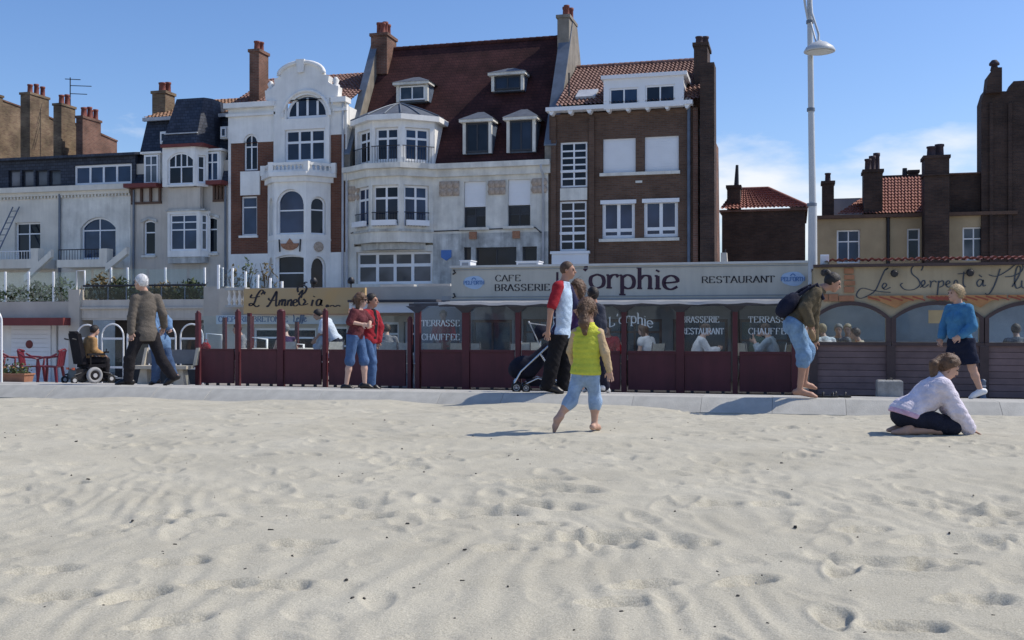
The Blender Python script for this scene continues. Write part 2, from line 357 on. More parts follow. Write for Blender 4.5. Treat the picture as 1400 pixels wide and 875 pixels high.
# ------------------------------------------------------------------ ground, promenade, kerb
mat('ground_earth', (.22, .20, .17), .95, .2, .3)
MB().add([(-1500, -300, -1.3), (1500, -300, -1.3), (1500, 2500, -1.3), (-1500, 2500, -1.3)], [(0, 1, 2, 3)]).build('ground', 'ground_earth', kind='structure')
m = mat('paving', (.36, .35, .33), .9, .16, 1.6, .3, 40, alt=(.46, .44, .40))
MB().add([(-160, 14.301, KERB_Z), (160, 14.301, KERB_Z), (160, 31, prom_z(31)), (-160, 31, prom_z(31)), (160, 60, prom_z(31)), (-160, 60, prom_z(31)), (160, 14.301, -.6), (-160, 14.301, -.6)],
         [(0, 1, 2, 3), (3, 2, 4, 5), (1, 0, 7, 6)]).build('promenade', 'paving', kind='structure')
mat('granite', (.39, .38, .34), .8, .14, 5, .25, 60, detail=8, rnd=.05)
kerb = MB().box(-160, -17.21, KERB_V, 14.3, -.5, KERB_Z).box(9.51, 160, KERB_V, 14.3, -.5, KERB_Z).build('promenade_kerb', 'granite', kind='structure')
kw = .89
st = MB(); c_ = .012
AP = 13.66; AZ = -.12; e_ = kw - .004
prof = [(AP, -.5), (AP, AZ), (KERB_V - .012, KERB_Z - .006), (KERB_V + .01, KERB_Z), (14.3, KERB_Z), (14.3, -.5)]; n_ = len(prof)
st.add([(0, y, z) for y, z in prof] + [(e_, y, z) for y, z in prof], [list(range(n_ - 1, -1, -1)), list(range(n_, 2 * n_))] + [(k, (k + 1) % n_, n_ + (k + 1) % n_, n_ + k) for k in range(n_)])
k0 = st.build('kerb_stone', 'granite', kerb)
for i in range(30):
    o = k0 if i == 0 else link('kerb_stone', k0.data, kerb)
    o.location = (-17.2 + i * kw, random.uniform(-.004, .004), random.uniform(-.004, .004))

mat('sea_water', (.03, .07, .09), .18, .2, .02, .3, .6)
MB().add([(-2500, -3500, -.9), (2500, -3500, -.9), (2500, -30, -.9), (-2500, -30, -.9)], [(0, 1, 2, 3)]).build('sea', 'sea_water', kind='structure')
# ------------------------------------------------------------------ sand
def sandmat():
    m = bpy.data.materials.new('sand'); m.use_nodes = True; t = m.node_tree; n = t.nodes; p = n['Principled BSDF']; l = t.links.new
    p.inputs['Roughness'].default_value = .95; p.inputs['Specular IOR Level'].default_value = .15
    c = n.new('ShaderNodeTexCoord')
    a = n.new('ShaderNodeTexNoise'); a.inputs['Scale'].default_value = 1.1; a.inputs['Detail'].default_value = 8; a.inputs['Roughness'].default_value = .62; l(c.outputs['Object'], a.inputs['Vector'])
    r = n.new('ShaderNodeValToRGB'); e = r.color_ramp.elements; e[0].position = .3; e[1].position = .7; e[0].color = (.395, .368, .290, 1); e[1].color = (.475, .447, .360, 1); l(a.outputs[0], r.inputs[0])
    g = n.new('ShaderNodeTexNoise'); g.inputs['Scale'].default_value = 190; g.inputs['Detail'].default_value = 2; l(c.outputs['Object'], g.inputs['Vector'])
    mr = n.new('ShaderNodeMapRange'); mr.inputs[1].default_value = .3; mr.inputs[2].default_value = .7; mr.inputs[3].default_value = .74; mr.inputs[4].default_value = 1.2; l(g.outputs[0], mr.inputs[0])
    h = n.new('ShaderNodeHueSaturation'); l(mr.outputs[0], h.inputs['Value']); l(r.outputs[0], h.inputs['Color']); l(h.outputs[0], p.inputs['Base Color'])
    b = n.new('ShaderNodeBump'); b.inputs['Strength'].default_value = .6; b.inputs['Distance'].default_value = .012
    g2 = n.new('ShaderNodeTexNoise'); g2.inputs['Scale'].default_value = 38; g2.inputs['Detail'].default_value = 7; g2.inputs['Roughness'].default_value = .7; l(c.outputs['Object'], g2.inputs['Vector'])
    l(g2.outputs[0], b.inputs['Height']); l(b.outputs[0], p.inputs['Normal'])
    MATS['sand'] = m
sandmat()
rs = [2.0]
while rs[-1] < 18.5: rs.append(rs[-1] + max(.007, min(.0016 * rs[-1] ** 2, .036)))
rs = np.array([.0, .4, .9, 1.3, 1.6, 1.8] + rs + [20, 24, 30, 40, 60, 90])
fine = np.linspace(-31, 31, 640)
ang = np.radians(np.concatenate([np.linspace(-180, -31.5, 60)[:-1], fine, np.linspace(31.5, 180, 60)[1:]]))
RR, AA = np.meshgrid(rs, ang, indexing='ij')
SX = RR * (CS * np.sin(AA) - SN * np.cos(AA)); SY = RR * (SN * np.sin(AA) + CS * np.cos(AA))
def waves(x, y, n, lmin, lmax, amp, seed, ridge=False):
    g = np.random.default_rng(seed); o = np.zeros_like(x)
    for i in range(n):
        lam = math.exp(g.uniform(math.log(lmin), math.log(lmax))); th = g.uniform(0, math.pi); ph = g.uniform(0, 6.28)
        wv = np.sin((x * math.cos(th) + y * math.sin(th)) * 2 * math.pi / lam + ph)
        if ridge: wv = 1 - 2 * np.abs(wv) ** .8
        o += wv * amp * (lam / lmax) ** .8
    return o / math.sqrt(n)
def sand_base(x, y):
    z = .05 + 0 * x
    t = np.clip((y - 9.8) / (13.6 - 9.8), 0, 1); z = z - .15 * t * t * (3 - 2 * t)
    return z - np.clip(-14 - y, 0, 100) * .035
fld = SX * 0
wx = SX + .12 * np.sin(SY * 2.1 + 1) + .09 * np.sin(SX * 2.7 + SY * 1.9); wy = SY + .11 * np.sin(SX * 2.3 + 2) + .07 * np.sin(SX * 4.1 - SY * 3.3)
dens = np.clip((RR - 3.0) / 2.5, .25, 1) * np.clip((40 - RR) / 20, 0, 1)
fld += dens * (waves(wx, wy, 26, .5, 2.6, .022, 3) + waves(wx, wy, 22, .25, .9, .008, 4, True))
# wind ripples
d = Vector((math.cos(.55), math.sin(.55)))
rp = waves(SX, SY, 8, 1.5, 4, 1.0, 9); rmask = np.clip(rp * .9 + .35 + np.clip((4.8 - RR) / 2, 0, .6), 0, 1) * np.clip((9 - RR) / 3, 0, 1)
ripl = np.sin((wx * .92 + wy * .25 + .05 * np.sin(wy * 5)) * 2 * math.pi / .145) + .4 * np.sin((wx * .9 + wy * .32) * 2 * math.pi / .097 + 1)
fld += rmask * ripl * .0042
# footprints: trodden beach, wind-softened further out, a few fresh ones close by
def dent(cx, cy, a, hl, hw, dep, rim, soft):
    cr, ca = math.hypot(cx, cy), math.atan2(CS * cx + SN * cy, -SN * cx + CS * cy)
    R = hl * 2.4
    i0, i1 = np.searchsorted(rs, [cr - R, cr + R]); j0, j1 = np.searchsorted(ang, [ca - R / cr, ca + R / cr])
    if i1 <= i0 or j1 <= j0: return
    x = SX[i0:i1, j0:j1] - cx; y = SY[i0:i1, j0:j1] - cy
    p = x * math.cos(a) + y * math.sin(a); q = -x * math.sin(a) + y * math.cos(a)
    hwl = hw * (1 + .25 * p / hl)
    e = np.sqrt((p / hl) ** 2 + (q / hwl) ** 2)
    w = np.clip((e - (1 - soft)) / (2 * soft), 0, 1); w = 1 - w * w * (3 - 2 * w)
    fld[i0:i1, j0:j1] += -dep * w * (.75 + .25 * np.sin(p * 40 + cx * 9)) + rim * np.exp(-((e - 1.35) / .28) ** 2)
def polar(r, a): a = math.radians(a); return r * (CS * math.sin(a) - SN * math.cos(a)), r * (SN * math.sin(a) + CS * math.cos(a))
for i in range(1100):
    r = math.sqrt(RNG.uniform(4.6 ** 2, 15.5 ** 2)); x, y = polar(r, RNG.uniform(-31, 31))
    if y > 13.6: continue
    s_ = RNG.uniform(.7, 1.35)
    dent(x, y, RNG.uniform(0, 6.28), .13 * s_, .065 * s_, RNG.uniform(.004, .030) * RNG.uniform(.5, 1), RNG.uniform(.001, .010), RNG.uniform(.18, .6))
for i in range(60):
    x, y = polar(math.sqrt(RNG.uniform(2.6 ** 2, 4.9 ** 2)), RNG.uniform(-30, 30))
    dent(x, y, RNG.uniform(0, 6.28), .11 * RNG.uniform(.7, 1.2), .05, RNG.uniform(.006, .018), RNG.uniform(.002, .005), .5)
PRINTS = [(238, 768, .2), (372, 803, .3), (185, 815, .9), (228, 850, .6), (80, 815, .2), (415, 745, .1), (1232, 858, -.1), (1020, 795, .5), (880, 800, .4), (840, 825, .2), (735, 715, .1), (720, 690, .6),
          (610, 705, .0), (560, 640, .1), (225, 702, .2), (200, 715, -.1), (270, 707, .1), (90, 660, .2), (1180, 725, .2), (1360, 715, .0), (1380, 740, .2), (1150, 780, 1.1), (1290, 770, -.2), (1330, 820, .1), (500, 705, .1), (940, 745, .2), (1060, 690, .2), (980, 690, .1), (1140, 845, 1.4), (690, 750, .1), (830, 745, -.1), (60, 780, .3), (300, 800, .2)]
for px, py, a in PRINTS:
    D = FPX * .95 / (py - HZN); x, y = place(px, D)
    dent(x, y, a + .26, .125, .055, .044, .012, .20)
# scuffed ridges in the middle distance
for px, py in [(720, 660), (760, 670), (735, 690), (800, 735), (860, 735), (1260, 690), (1350, 700), (1300, 740), (1200, 770), (640, 700), (460, 690)]:
    D = FPX * .95 / (py - HZN); x, y = place(px, D)
    dent(x, y, RNG.uniform(-.2, .6), .24, .10, .045, .022, .4)
kf = np.clip((KERB_V - SY) / .5, 0, 1)
fld = fld * (.35 + .65 * kf) * .76
fld -= fld[0].mean() * 0
drift = (np.clip(waves(SX, SY * .5, 14, .7, 5.0, .055, 21) + .015, -.02, .05)) * np.clip((SY - 12.4) / 1.2, 0, 1) * (SY < KERB_V + .3)
SZ = sand_base(SX, SY) + drift + fld * np.clip(1 - (SY - KERB_V) * 2, 0, 1) - np.clip(SY - 13.75, 0, 40) * .16
def sand_z(x, y):
    r = math.hypot(x, y); a = math.atan2(CS * x + SN * y, -SN * x + CS * y)
    i = min(np.searchsorted(rs, r), len(rs) - 1); j = min(np.searchsorted(ang, a), len(ang) - 1)
    return float(SZ[i, j])
def grid_mesh(name, X_, Y_, Z_):
    n0, n1 = X_.shape; co = np.stack([X_, Y_, Z_], -1).reshape(-1, 3).astype(np.float32)
    i, j = np.meshgrid(np.arange(n0 - 1), np.arange(n1 - 1), indexing='ij'); b = (i * n1 + j).reshape(-1)
    q = np.stack([b, b + 1, b + n1 + 1, b + n1], -1)[:, ::-1]
    return fast_mesh(name, co, q)
def fast_mesh(name, co, q):
    me = bpy.data.meshes.new(name); me.vertices.add(len(co)); me.vertices.foreach_set('co', co.reshape(-1).astype(np.float32))
    me.loops.add(q.size); me.loops.foreach_set('vertex_index', q.reshape(-1).astype(np.int32)); me.polygons.add(len(q))
    me.polygons.foreach_set('loop_start', (np.arange(len(q)) * 4).astype(np.int32)); me.polygons.foreach_set('loop_total', np.full(len(q), 4, np.int32))
    me.polygons.foreach_set('use_smooth', np.ones(len(q), bool)); me.update(calc_edges=True); me.validate()
    return me
me = grid_mesh('beach_sand', SX, SY, SZ); me.materials.append(MATS['sand']); link('beach_sand', me, kind='structure')
# bits of shell, coal and weed lying on the sand (uncountable litter)
mat('debris', (.035, .033, .03), .9, .4, 20)
mb = MB()
for i in range(230):
    r = math.exp(RNG.uniform(math.log(2.7), math.log(12))); x, y = polar(r, RNG.uniform(-28, 28)); z = sand_z(x, y); s_ = RNG.uniform(.0012, .004) * (1 + .10 * r) * (1.5 if RNG.random() < .12 else 1)
    k = RNG.uniform(.5, 2.2); a = RNG.uniform(0, 6.28); ca, sa = math.cos(a) * s_, math.sin(a) * s_
    lo = [(x + ca * k * p - sa * q, y + sa * k * p + ca * q, z - .002) for p, q in ((-1, -1), (1, -.8), (.9, 1), (-1.1, .7))]
    hi = [(x + .7 * (ca * k * p - sa * q), y + .7 * (sa * k * p + ca * q), z + s_ * RNG.uniform(.4, 1.0)) for p, q in ((-1, -1), (1, -.8), (.9, 1), (-1.1, .7))]
    mb.hexa(lo, hi)
mb.build('sand_litter', 'debris', kind='stuff', label='scattered dark bits of shell and weed on the sand', category='litter')

# ================================================================== HOUSES
VH = 38.0; H = F(VH); GZ = -1.0
def body(parent, u0, u1, z1, m, v=VH, dep=8, front=.24, z0=GZ, name='body'):
    return MB().box(u0, u1, v + front, v + dep, z0, z1).build(name, m, parent)
def slope(mb, u0, u1, v0, z0, v1, z1, t=.08):
    return mb.hexa([(u0, v0, z0 - t), (u1, v0, z0 - t), (u1, v1, z1 - t), (u0, v1, z1 - t)], [(u0, v0, z0), (u1, v0, z0), (u1, v1, z1), (u0, v1, z1)])

# ---------------- house at the far left: cream walls, slate attic strip
t = thing('house', (H.u(60), VH, GZ), 'cream rendered house with slate attic strip at the far left, ladder against its wall', 'house', 'sea front houses')
hA = H.r(20, 304, 55, 356); hB = H.r(110, 297, 158, 354) + (.45,)
zt = H.z(90, 262)
wall(t, 'wall', 'cream_stucco', (H.u(-130), H.u(83), GZ, zt), VH, [hA], recess=.2)
wall(t, 'wall', 'stone_pale', (H.u(83.2), H.u(178.5), GZ, zt), VH, [hB], recess=.2)
window(t, hA, VH, 2, (1, 2.6), 'white_frame', 'pane', recess=.14); window(t, hB, VH, 2, (1, 2.4), 'white_frame', 'pane_blue', recess=.14)
MB().box(H.u(-130), H.u(178), VH - .22, VH + .1, zt, zt + .22).box(H.u(-130), H.u(178), VH - .1, VH - .005, zt - .16, zt - .002).build('cornice', 'cream_stucco', t)
for k in range(46):
    a = H.u(-30 + k * 4.6); MB().box(a, a + .07, VH - .09, VH - .004, zt - .26, zt - .165).build('dentil', 'cream_stucco', t)
za = H.z(90, 221)
hc = [H.r(8 + 18.5 * k, 232, 24 + 18.5 * k, 259) for k in range(4)]; hd = H.r(98, 224, 177, 256)
body(t, H.u(-130), H.u(178), zt + .1, 'cream_stucco')
wall(t, 'attic_wall', 'slate_tiles', (H.u(-130), H.u(182), zt + .23, za + .25), VH + .15, [(a, b, zt + .3, d) for a, b, c, d in hc] + [(hd[0], hd[1], zt + .26, hd[3])])
for a, b, c, d in hc: window(t, (a, b, zt + .3, d), VH + .15, 1, (1,), 'dark_frame', 'pane_curtain')
window(t, (hd[0], hd[1], zt + .26, hd[3]), VH + .12, 4, (1,), 'white_frame', 'pane_blue', fw=.1, mw=.09)
rm = MB(); slope(rm, H.u(-130), H.u(186), VH - .1, za + .25, VH + 1.4, H.z(90, 205), .1); rm.box(H.u(-130), H.u(178), VH + 1.4, VH + 8, za - .3, H.z(90, 205)); rm.build('roof', 'slate_tiles', t)
for (x0, x1, yt, yb) in ((-60, 54, 344, 364), (80, 148, 341, 362)):     # balconies with stair wings
    u0, u1 = U(x0, 37), U(x1, 37); zb = Zp((x0 + x1) / 2, yb, 37); zk = Zp((x0 + x1) / 2, 354, 37)
    b = MB().box(u0, u1, 36.9, VH - .003, zb - .1, zk - .03).box(u1 - .35, u1, 36.9, 37.3, zk - .03, zk + .4).build('balcony', 'cream_stucco', t)
    rl = MB(); zr = Zp((x0 + x1) / 2, yt, 37)
    rl.tube([(u0, 37.0, zr), (u1 - .35, 37.0, zr)], .022, 6)
    nb = int((u1 - u0) / .13)
    for k in range(nb): rl.tube([(u0 + k * .13, 37.0, zk - .03), (u0 + k * .13, 37.0, zr)], .011, 5)
    rl.build('railing', 'white_frame' if x0 < 0 else 'iron', b)
for x0, x1 in ((36, 73), (147, 176)):
    u0, u1 = U(x0, 37), U(x1, 37); zk = Zp(x1, 352 if x0 < 100 else 348, 37); z0 = Zp(x0, 386 if x0 < 100 else 372, 37)
    MB().hexa([(u0, 36.85, z0), (u1, 36.85, zk), (u1, 37.05, zk), (u0, 37.05, z0)], [(u0, 36.85, z0 + .3), (u1, 36.85, zk + .3), (u1, 37.05, zk + .3), (u0, 37.05, z0 + .3)]).build('stair_string', 'cream_stucco', t)
MB().tube([(H.u(83), VH - .07, zt - .1), (H.u(82), VH - .07, GZ)], .05, 8).build('downpipe', 'zinc', t)
# ladder leaning on the cream wall
t2 = thing('ladder', (U(-12, 37), 37, GZ), 'grey ladder leaning against the cream house at the left edge', 'ladder')
ld = MB(); p0 = (U(-14, 36.2), 36.2, Zp(-14, 360, 36.2)); p1 = (U(22, 37.9), 37.9, Zp(22, 283, 37.9))
for dx in (0, .32): ld.tube([(p0[0] + dx - .16, p0[1], p0[2]), (p1[0] + dx - .16, p1[1], p1[2])], .028, 6)
ld.build('rail', 'zinc', t2)
for k in range(9):
    s_ = (k + .6) / 9.3; q = Vector(p0).lerp(Vector(p1), s_)
    MB().tube([(q.x - .16, q.y, q.z), (q.x + .16, q.y, q.z)], .018, 6).build('rung', 'zinc', t2)

# ---------------- brick party walls with chimneys behind the left house
VB = 47.0; B = F(VB)
def brick_stack(xa, xb, xc, ytop, label, pots, xd, y0, y1, m='brick_tan', v=VB):
    t = thing('chimney_stack', (U((xa + xc) / 2, v), v, GZ), label, 'chimney', 'chimney stacks behind the left house')
    u0, u1, _, v2 = deep_chimney(t, xa, xb, xc, ytop, GZ, v, pots, m, 'pot_red', .12, .5)
    tq = (xd - 700) / FPX; v3 = (u1 - .03) / ((CS * tq - SN) / (SN * tq + CS)); za, zb = Zp(xc, y0, v2), Zp(xd, y1, v3); a, b = u0 + .03, u1 - .03
    MB().hexa([(a, v2 + .001, GZ), (b, v2 + .001, GZ), (b, v3, GZ), (a, v3, GZ)], [(a, v2 + .001, za), (b, v2 + .001, za), (b, v3, zb), (a, v3, zb)]).build('party_wall', m, t)
    a -= .05; b += .05
    MB().hexa([(a, v2 + .002, za + .004), (b, v2 + .002, za + .004), (b, v3, zb + .004), (a, v3, zb + .004)], [(a, v2 + .002, za + .08), (b, v2 + .002, za + .08), (b, v3, zb + .08), (a, v3, zb + .08)]).build('coping', 'brick_old_red', t)
    return t
brick_stack(-24, -8, 4, 128, 'brick chimney stack cut by the left edge of the picture', 2, 31, 138, 148)
brick_stack(28, 41, 67, 126, 'tallest tan brick chimney stack with a row of red pots, leftmost behind the slate attic', 5, 75, 161, 165, v=46.4)
brick_stack(73, 84, 103, 141, 'middle tan brick chimney stack with red pots, below the aerial', 4, 117, 170, 178, v=46.0)
brick_stack(104, 113, 138, 158, 'redder low chimney stack with five pots, nearest the slate mansard', 5, 160, 184, 194, m='brick_old_red', v=45.6)
t = thing('roof_aerial', (U(96, 47.8), 47.8, Zp(96, 150, 47.8)), 'thin television aerial rising behind the left chimney stacks', 'aerial')
mb = MB(); c = F(47.8)
mb.tube([(c.u(96), 47.8, c.z(96, 175)), (c.u(96), 47.8, c.z(96, 106))], .03, 6); mb.build('mast', 'iron', t)
for y, a, b in ((108, 89, 110), (117, 96, 125), (128, 96, 119)):
    MB().tube([(c.u(a), 47.8, c.z(a, y)), (c.u(b), 47.8, c.z(b, y + 1))], .022, 5).build('rod', 'iron', t)

# ---------------- house 2: slate mansard with a central slate bay
t = thing('house', (H.u(245), VH, GZ), 'narrow beige house with dark slate mansard and red timber eaves, second from left', 'house', 'sea front houses')
u0, u1 = H.u(179), H.u(311.5); zs = H.z(245, 254)
hw = [H.r(196, 301, 212, 349) + (.12,), H.r(279, 296, 297, 346) + (.12,)]
wall(t, 'wall', 'beige_stucco', (u0, u1, GZ, zs), VH, hw); body(t, u0, u1, zs + 1.0, 'beige_stucco')
for h in hw: window(t, h, VH, 1, (1, 2), 'white_frame', 'pane_dark', sill='stone_pale')
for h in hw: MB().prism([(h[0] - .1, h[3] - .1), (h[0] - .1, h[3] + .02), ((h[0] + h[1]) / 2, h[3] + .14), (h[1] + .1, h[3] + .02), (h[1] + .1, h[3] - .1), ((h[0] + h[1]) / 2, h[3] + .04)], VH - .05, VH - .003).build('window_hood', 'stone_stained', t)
# mansard
zm = H.z(245, 137); mv = 1.1
mm = MB(); slope(mm, u0 + .02, u1 - .02, VH + .05, zs + .05, VH + mv, H.z(245, 155), .1); mm.build('mansard', 'slate_tiles', t)
mm = MB().poly([(u0 + .02, VH + .05, zs), (u0 + .02, VH + mv, H.z(245, 155)), (u0 + .02, VH + 6, H.z(245, 155)), (u0 + .02, VH + 6, zs)]).poly([(u1 - .02, VH + .05, zs), (u1 - .02, VH + mv, H.z(245, 155)), (u1 - .02, VH + 6, H.z(245, 155)), (u1 - .02, VH + 6, zs)]); mm.build('mansard_side', 'slate_tiles', t)
zr0 = H.z(245, 153)
pantiles(t, (u0, VH + .9, zr0), (u1, VH + .9, zr0), (u0, VH + 5, zr0 + 1.55), (u1, VH + 5, zr0 + 1.55), 26, 14, 'pantile_orange')
MB().box(u0, u1, VH + .78, VH + .92, zr0 - .12, zr0 + .02).build('gutter', 'zinc_pale', t)
# central bay: white window turret under the slate hood
bv = VH - .55; bx0, bx1 = U(225, bv), U(275, bv)
hb = (bx0 + .12, bx1 - .35, Zp(248, 252, bv), Zp(248, 208, bv), .3)
xfr = facet(bx1 - .28, bv, rad(52))
wall(t, 'bay_wall', 'white_stucco', (bx0, bx1 - .28, zs - .1, Zp(248, 201, bv)), bv, [hb], recess=.12)
window(t, hb, bv, 2, (1.0, 1.25), 'white_frame', 'pane', toprow_cols=4, recess=.08)
wall(t, 'bay_wall', 'white_stucco', (0, .55, zs - .1, Zp(248, 201, bv)), 0, [(.12, .45, Zp(248, 250, bv), Zp(248, 212, bv))], recess=.12, xf=xfr)
window(t, (.12, .45, Zp(248, 250, bv), Zp(248, 212, bv)), 0, 1, (1, 1.25), xf=xfr, recess=.08)
MB().vprism([(bx0 - .003, bv), (bx0 - .003, VH + .4), (bx0 - .1, VH + .4), (bx0 - .1, bv)], zs - .1, Zp(248, 201, bv)).build('bay_cheek', 'white_stucco', t)
MB().box(bx0 - .12, bx1 + .14, bv - .12, VH + .6, Zp(248, 201, bv), Zp(248, 197, bv)).build('bay_eave', 'wood_red', t)
hz0, hz1 = Zp(248, 197, bv) + .003, Zp(248, 134, VH)
pl = [(bx0 - .08, bv - .08), (bx1 - .2, bv - .08), (bx1 + .12, VH + .3), (bx1 + .12, VH + 1.6), (bx0 - .08, VH + 1.6)]; pt = [(bx0 + .1, VH + .15), (bx1 - .3, VH + .15), (bx1 - .1, VH + .45), (bx1 - .1, VH + 1.6), (bx0 + .1, VH + 1.6)]
hood = MB(); n = 5; hood.add([(x, y, hz0) for x, y in pl] + [(x, y, hz1) for x, y in pt], [(4, 3, 2, 1, 0), (5, 6, 7, 8, 9)] + [(i, (i + 1) % n, n + (i + 1) % n, n + i) for i in range(n)]); hood.build('bay_roof', 'slate_tiles', t)
lo = [(x, y, hz0 + (hz1 - hz0) * .20) for x, y in pl]; MB().box(bx0 - .04, bx1 - .2, bv + .02, bv + .08, hz0 + .42, hz0 + .46).build('roof_flashing', 'zinc_pale', t)
# bay below, with the grid window
h3 = H.r(222, 297, 263, 342); bz0, bz1 = H.z(245, 352), H.z(245, 290)
b2 = VH - .35
wall(t, 'oriel', 'white_stucco', (bx0, bx1 - .2, bz0, bz1), b2, [(bx0 + .1, bx1 - .3, bz0 + .25, bz1 - .12)], recess=.1)
xfr2 = facet(bx1 - .2, b2, rad(50)); wall(t, 'oriel', 'white_stucco', (0, .45, bz0, bz1), 0, [(.08, .36, bz0 + .25, bz1 - .12)], recess=.1, xf=xfr2); window(t, (.08, .36, bz0 + .25, bz1 - .12), 0, 1, (.5, .5, 1.3), xf=xfr2, recess=.06)
window(t, (bx0 + .1, bx1 - .3, bz0 + .25, bz1 - .12), b2, 2, (.5, .6, 1.5), recess=.06)
MB().box(bx0 - .06, bx1 + .06, b2 - .06, VH - .003, bz1, bz1 + .06).build('oriel_cap', 'stone_stained', t); MB().box(bx0 - .02, bx1, b2 + .05, VH - .003, bz0 - .25, bz0 - .003).build('oriel_base', 'stone_stained', t)
wall(t, 'upper_panel', 'beige_stucco', (bx0, bx1 - .2, bz1 + .065, zs - .11), VH - .3, [], recess=.1)
# red eaves with brackets, either side
for a, b in ((178.5, 223), (260, 311.5)):
    ua, ub = (H.u(a), H.u(b)) if a < 200 else (bx1 + .16, H.u(b))
    e = MB().box(ua, ub, VH - .5, VH - .004, zs - .06, zs + .1).build('timber_eave', 'wood_red', t)
    for k in range(4):
        x = ua + .08 + (ub - ua - .24) * k / 3
        MB().prism([(x, zs - .065), (x + .09, zs - .065), (x + .09, zs - .6), (x, zs - .6)], VH - .10, VH - .003).build('bracket', 'wood_brown', e)
    MB().box(ua + .05, ub - .05, VH - .06, VH - .003, zs - .7, zs - .61).build('timber_rail', 'wood_brown', e)
# dormer windows in the mansard
for (x0, y0, x1, y1, c) in ((198, 212, 217, 253, 2), (282, 208, 300, 248, 2)):
    r = H.r(x0, y0, x1, y1); r = (r[0], r[1], zs + .12, r[3])
    d = MB().box(r[0] - .05, r[1] + .05, VH + .012, VH + .9, r[2], r[3] + .04).box(r[0] - .16, r[1] + .16, VH - .1, VH + .9, r[3] + .045, r[3] + .13).build('dormer', 'white_stucco', t)
    window(t, r, VH - .07, c, (.8, 1.6), recess=.02)
for (x0, y0, x1, y1) in ((210, 177, 222, 194), (293, 170, 304, 187)):
    r = H.r(x0, y0, x1, y1); d = MB().box(r[0], r[1], VH + .45, VH + 1.3, r[2], r[3]).build('dormer', 'white_stucco', t)
    window(t, (r[0] + .06, r[1] - .06, r[2] + .06, r[3] - .06), VH + .36, 1, (1,), recess=.02, fw=.05)
deep_chimney(t, 208, 226, 239, 124, zr0 - .3, VH + 2.0, 3, 'brick_tan', 'pot_red', .12, .42)
MB().tube([(H.u(184), VH - .06, zs - .1), (H.u(183), VH - .06, GZ)], .045, 8).build('downpipe', 'zinc', t); MB().tube([(H.u(309), VH - .06, zs - .1), (H.u(309), VH - .06, GZ)], .045, 8).build('downpipe', 'zinc', t)

# ---------------- house 3: white and brick with a curved gable
t = thing('house', (H.u(392), VH, GZ), 'white and brick house with curved scrolled gable and balustraded balcony', 'house', 'sea front houses')
u0, u1 = H.u(312), H.u(474); zw = H.z(340, 195); ztop = H.z(390, 145); zlow = H.z(340, 347)
xa, xb = H.u(376), H.u(452)
hl = [H.r(333, 183, 352, 233) + (.28,), H.r(329, 268, 351, 322)]
wall(t, 'brick_wall', 'brick_red', (H.u(315.5), xa - .002, zlow, zw), VH + .02, [(hl[0][0], hl[0][1], hl[0][2], zw + .001), hl[1]])
wall(t, 'brick_wall', 'brick_red', (xb + .002, H.u(472), zlow, H.z(460, 184)), VH + .02)
wall(t, 'upper_wall', 'white_stucco', (u0, xa - .002, zw + .002, ztop), VH, [(hl[0][0], hl[0][1], zw + .002, hl[0][3], .28)])
wall(t, 'upper_wall', 'white_stucco', (xb + .002, u1, H.z(460, 184) + .002, ztop), VH)
wall(t, 'corner_strip', 'white_stucco', (u0, H.u(315.5) - .002, zlow, zw), VH); wall(t, 'corner_strip', 'white_stucco', (H.u(472) + .002, u1, zlow, H.z(460, 184)), VH)
wall(t, 'base_wall', 'white_stucco', (u0, u1, GZ, zlow - .002), VH)
window(t, hl[0], VH, 2, (.8, 1.6), recess=.1); window(t, hl[1], VH + .02, 1, (.7, 2), sill='white_stucco', recess=.1)
MB().box(hl[0][0] - .12, hl[0][1] + .12, VH - .05, VH + .018, hl[1][3] + .03, hl[0][2] - .04).build('spandrel_panel', 'white_stucco', t)
body(t, u0, u1, ztop - .1, 'white_stucco')
for a, b in ((u0 - .1, H.u(378)), (H.u(455), u1 + .05)):
    MB().box(a, b, VH - .22, VH + .3, ztop + .002, ztop + .2).box(a + .05, b, VH - .12, VH - .004, ztop - .32, ztop - .22).build('cornice', 'white_stucco', t)
# central frontispiece with the gable
zc = H.z(414, 168); gc = (H.u(374) + H.u(463)) / 2; gv = VH - .12
h3 = H.r(391, 177, 446, 221); ha = H.r(393, 123, 448, 162)
wu = (ha[1] - ha[0]); ha = (ha[0], ha[1], ha[2], ha[2] + wu / 2 + .05, wu / 2)
wall(t, 'frontispiece', 'white_stucco', (xa, xb, H.z(414, 245), ztop + .2), gv, [h3, (ha[0], ha[1], ha[2], ztop + .2)] if ha[3] > ztop + .2 else [h3, ha])
window(t, h3, gv, 3, (.8, 1.3), recess=.1, fw=.09, mw=.09)
# gable outline above the cornice: arch, shoulders and scrolls
gm = MB(); zz = ztop + .202; gpk = H.z(418, 88)
half = (xb - xa) / 2; cu = (xa + xb) / 2; hw_ = wu / 2; hc_ = (ha[0] + ha[1]) / 2
outl = [(xb + .05, zz), (xb + .35, zz + .05), (xb + .38, zz + .42), (xb + .10, zz + .48), (xb - .05, zz + .62), (xb - .02, zz + .85), (xb - .28, zz + .95)]
for k in range(1, 10):
    a = math.pi * k / 10; outl.append((cu + (half - .30) * math.cos(a), zz + .95 + (gpk - zz - .95) * math.sin(a)))
outl += [(xa + .28, zz + .95), (xa + .02, zz + .85), (xa + .05, zz + .62), (xa - .10, zz + .48), (xa - .38, zz + .42), (xa - .35, zz + .05), (xa - .05, zz)]
zsill = ha[3] - hw_
ap = [(hc_ + hw_ * math.cos(math.pi * k / 16), zsill + hw_ * math.sin(math.pi * k / 16)) for k in range(17)]
ap = [p for p in ap if p[1] > zz + .001]
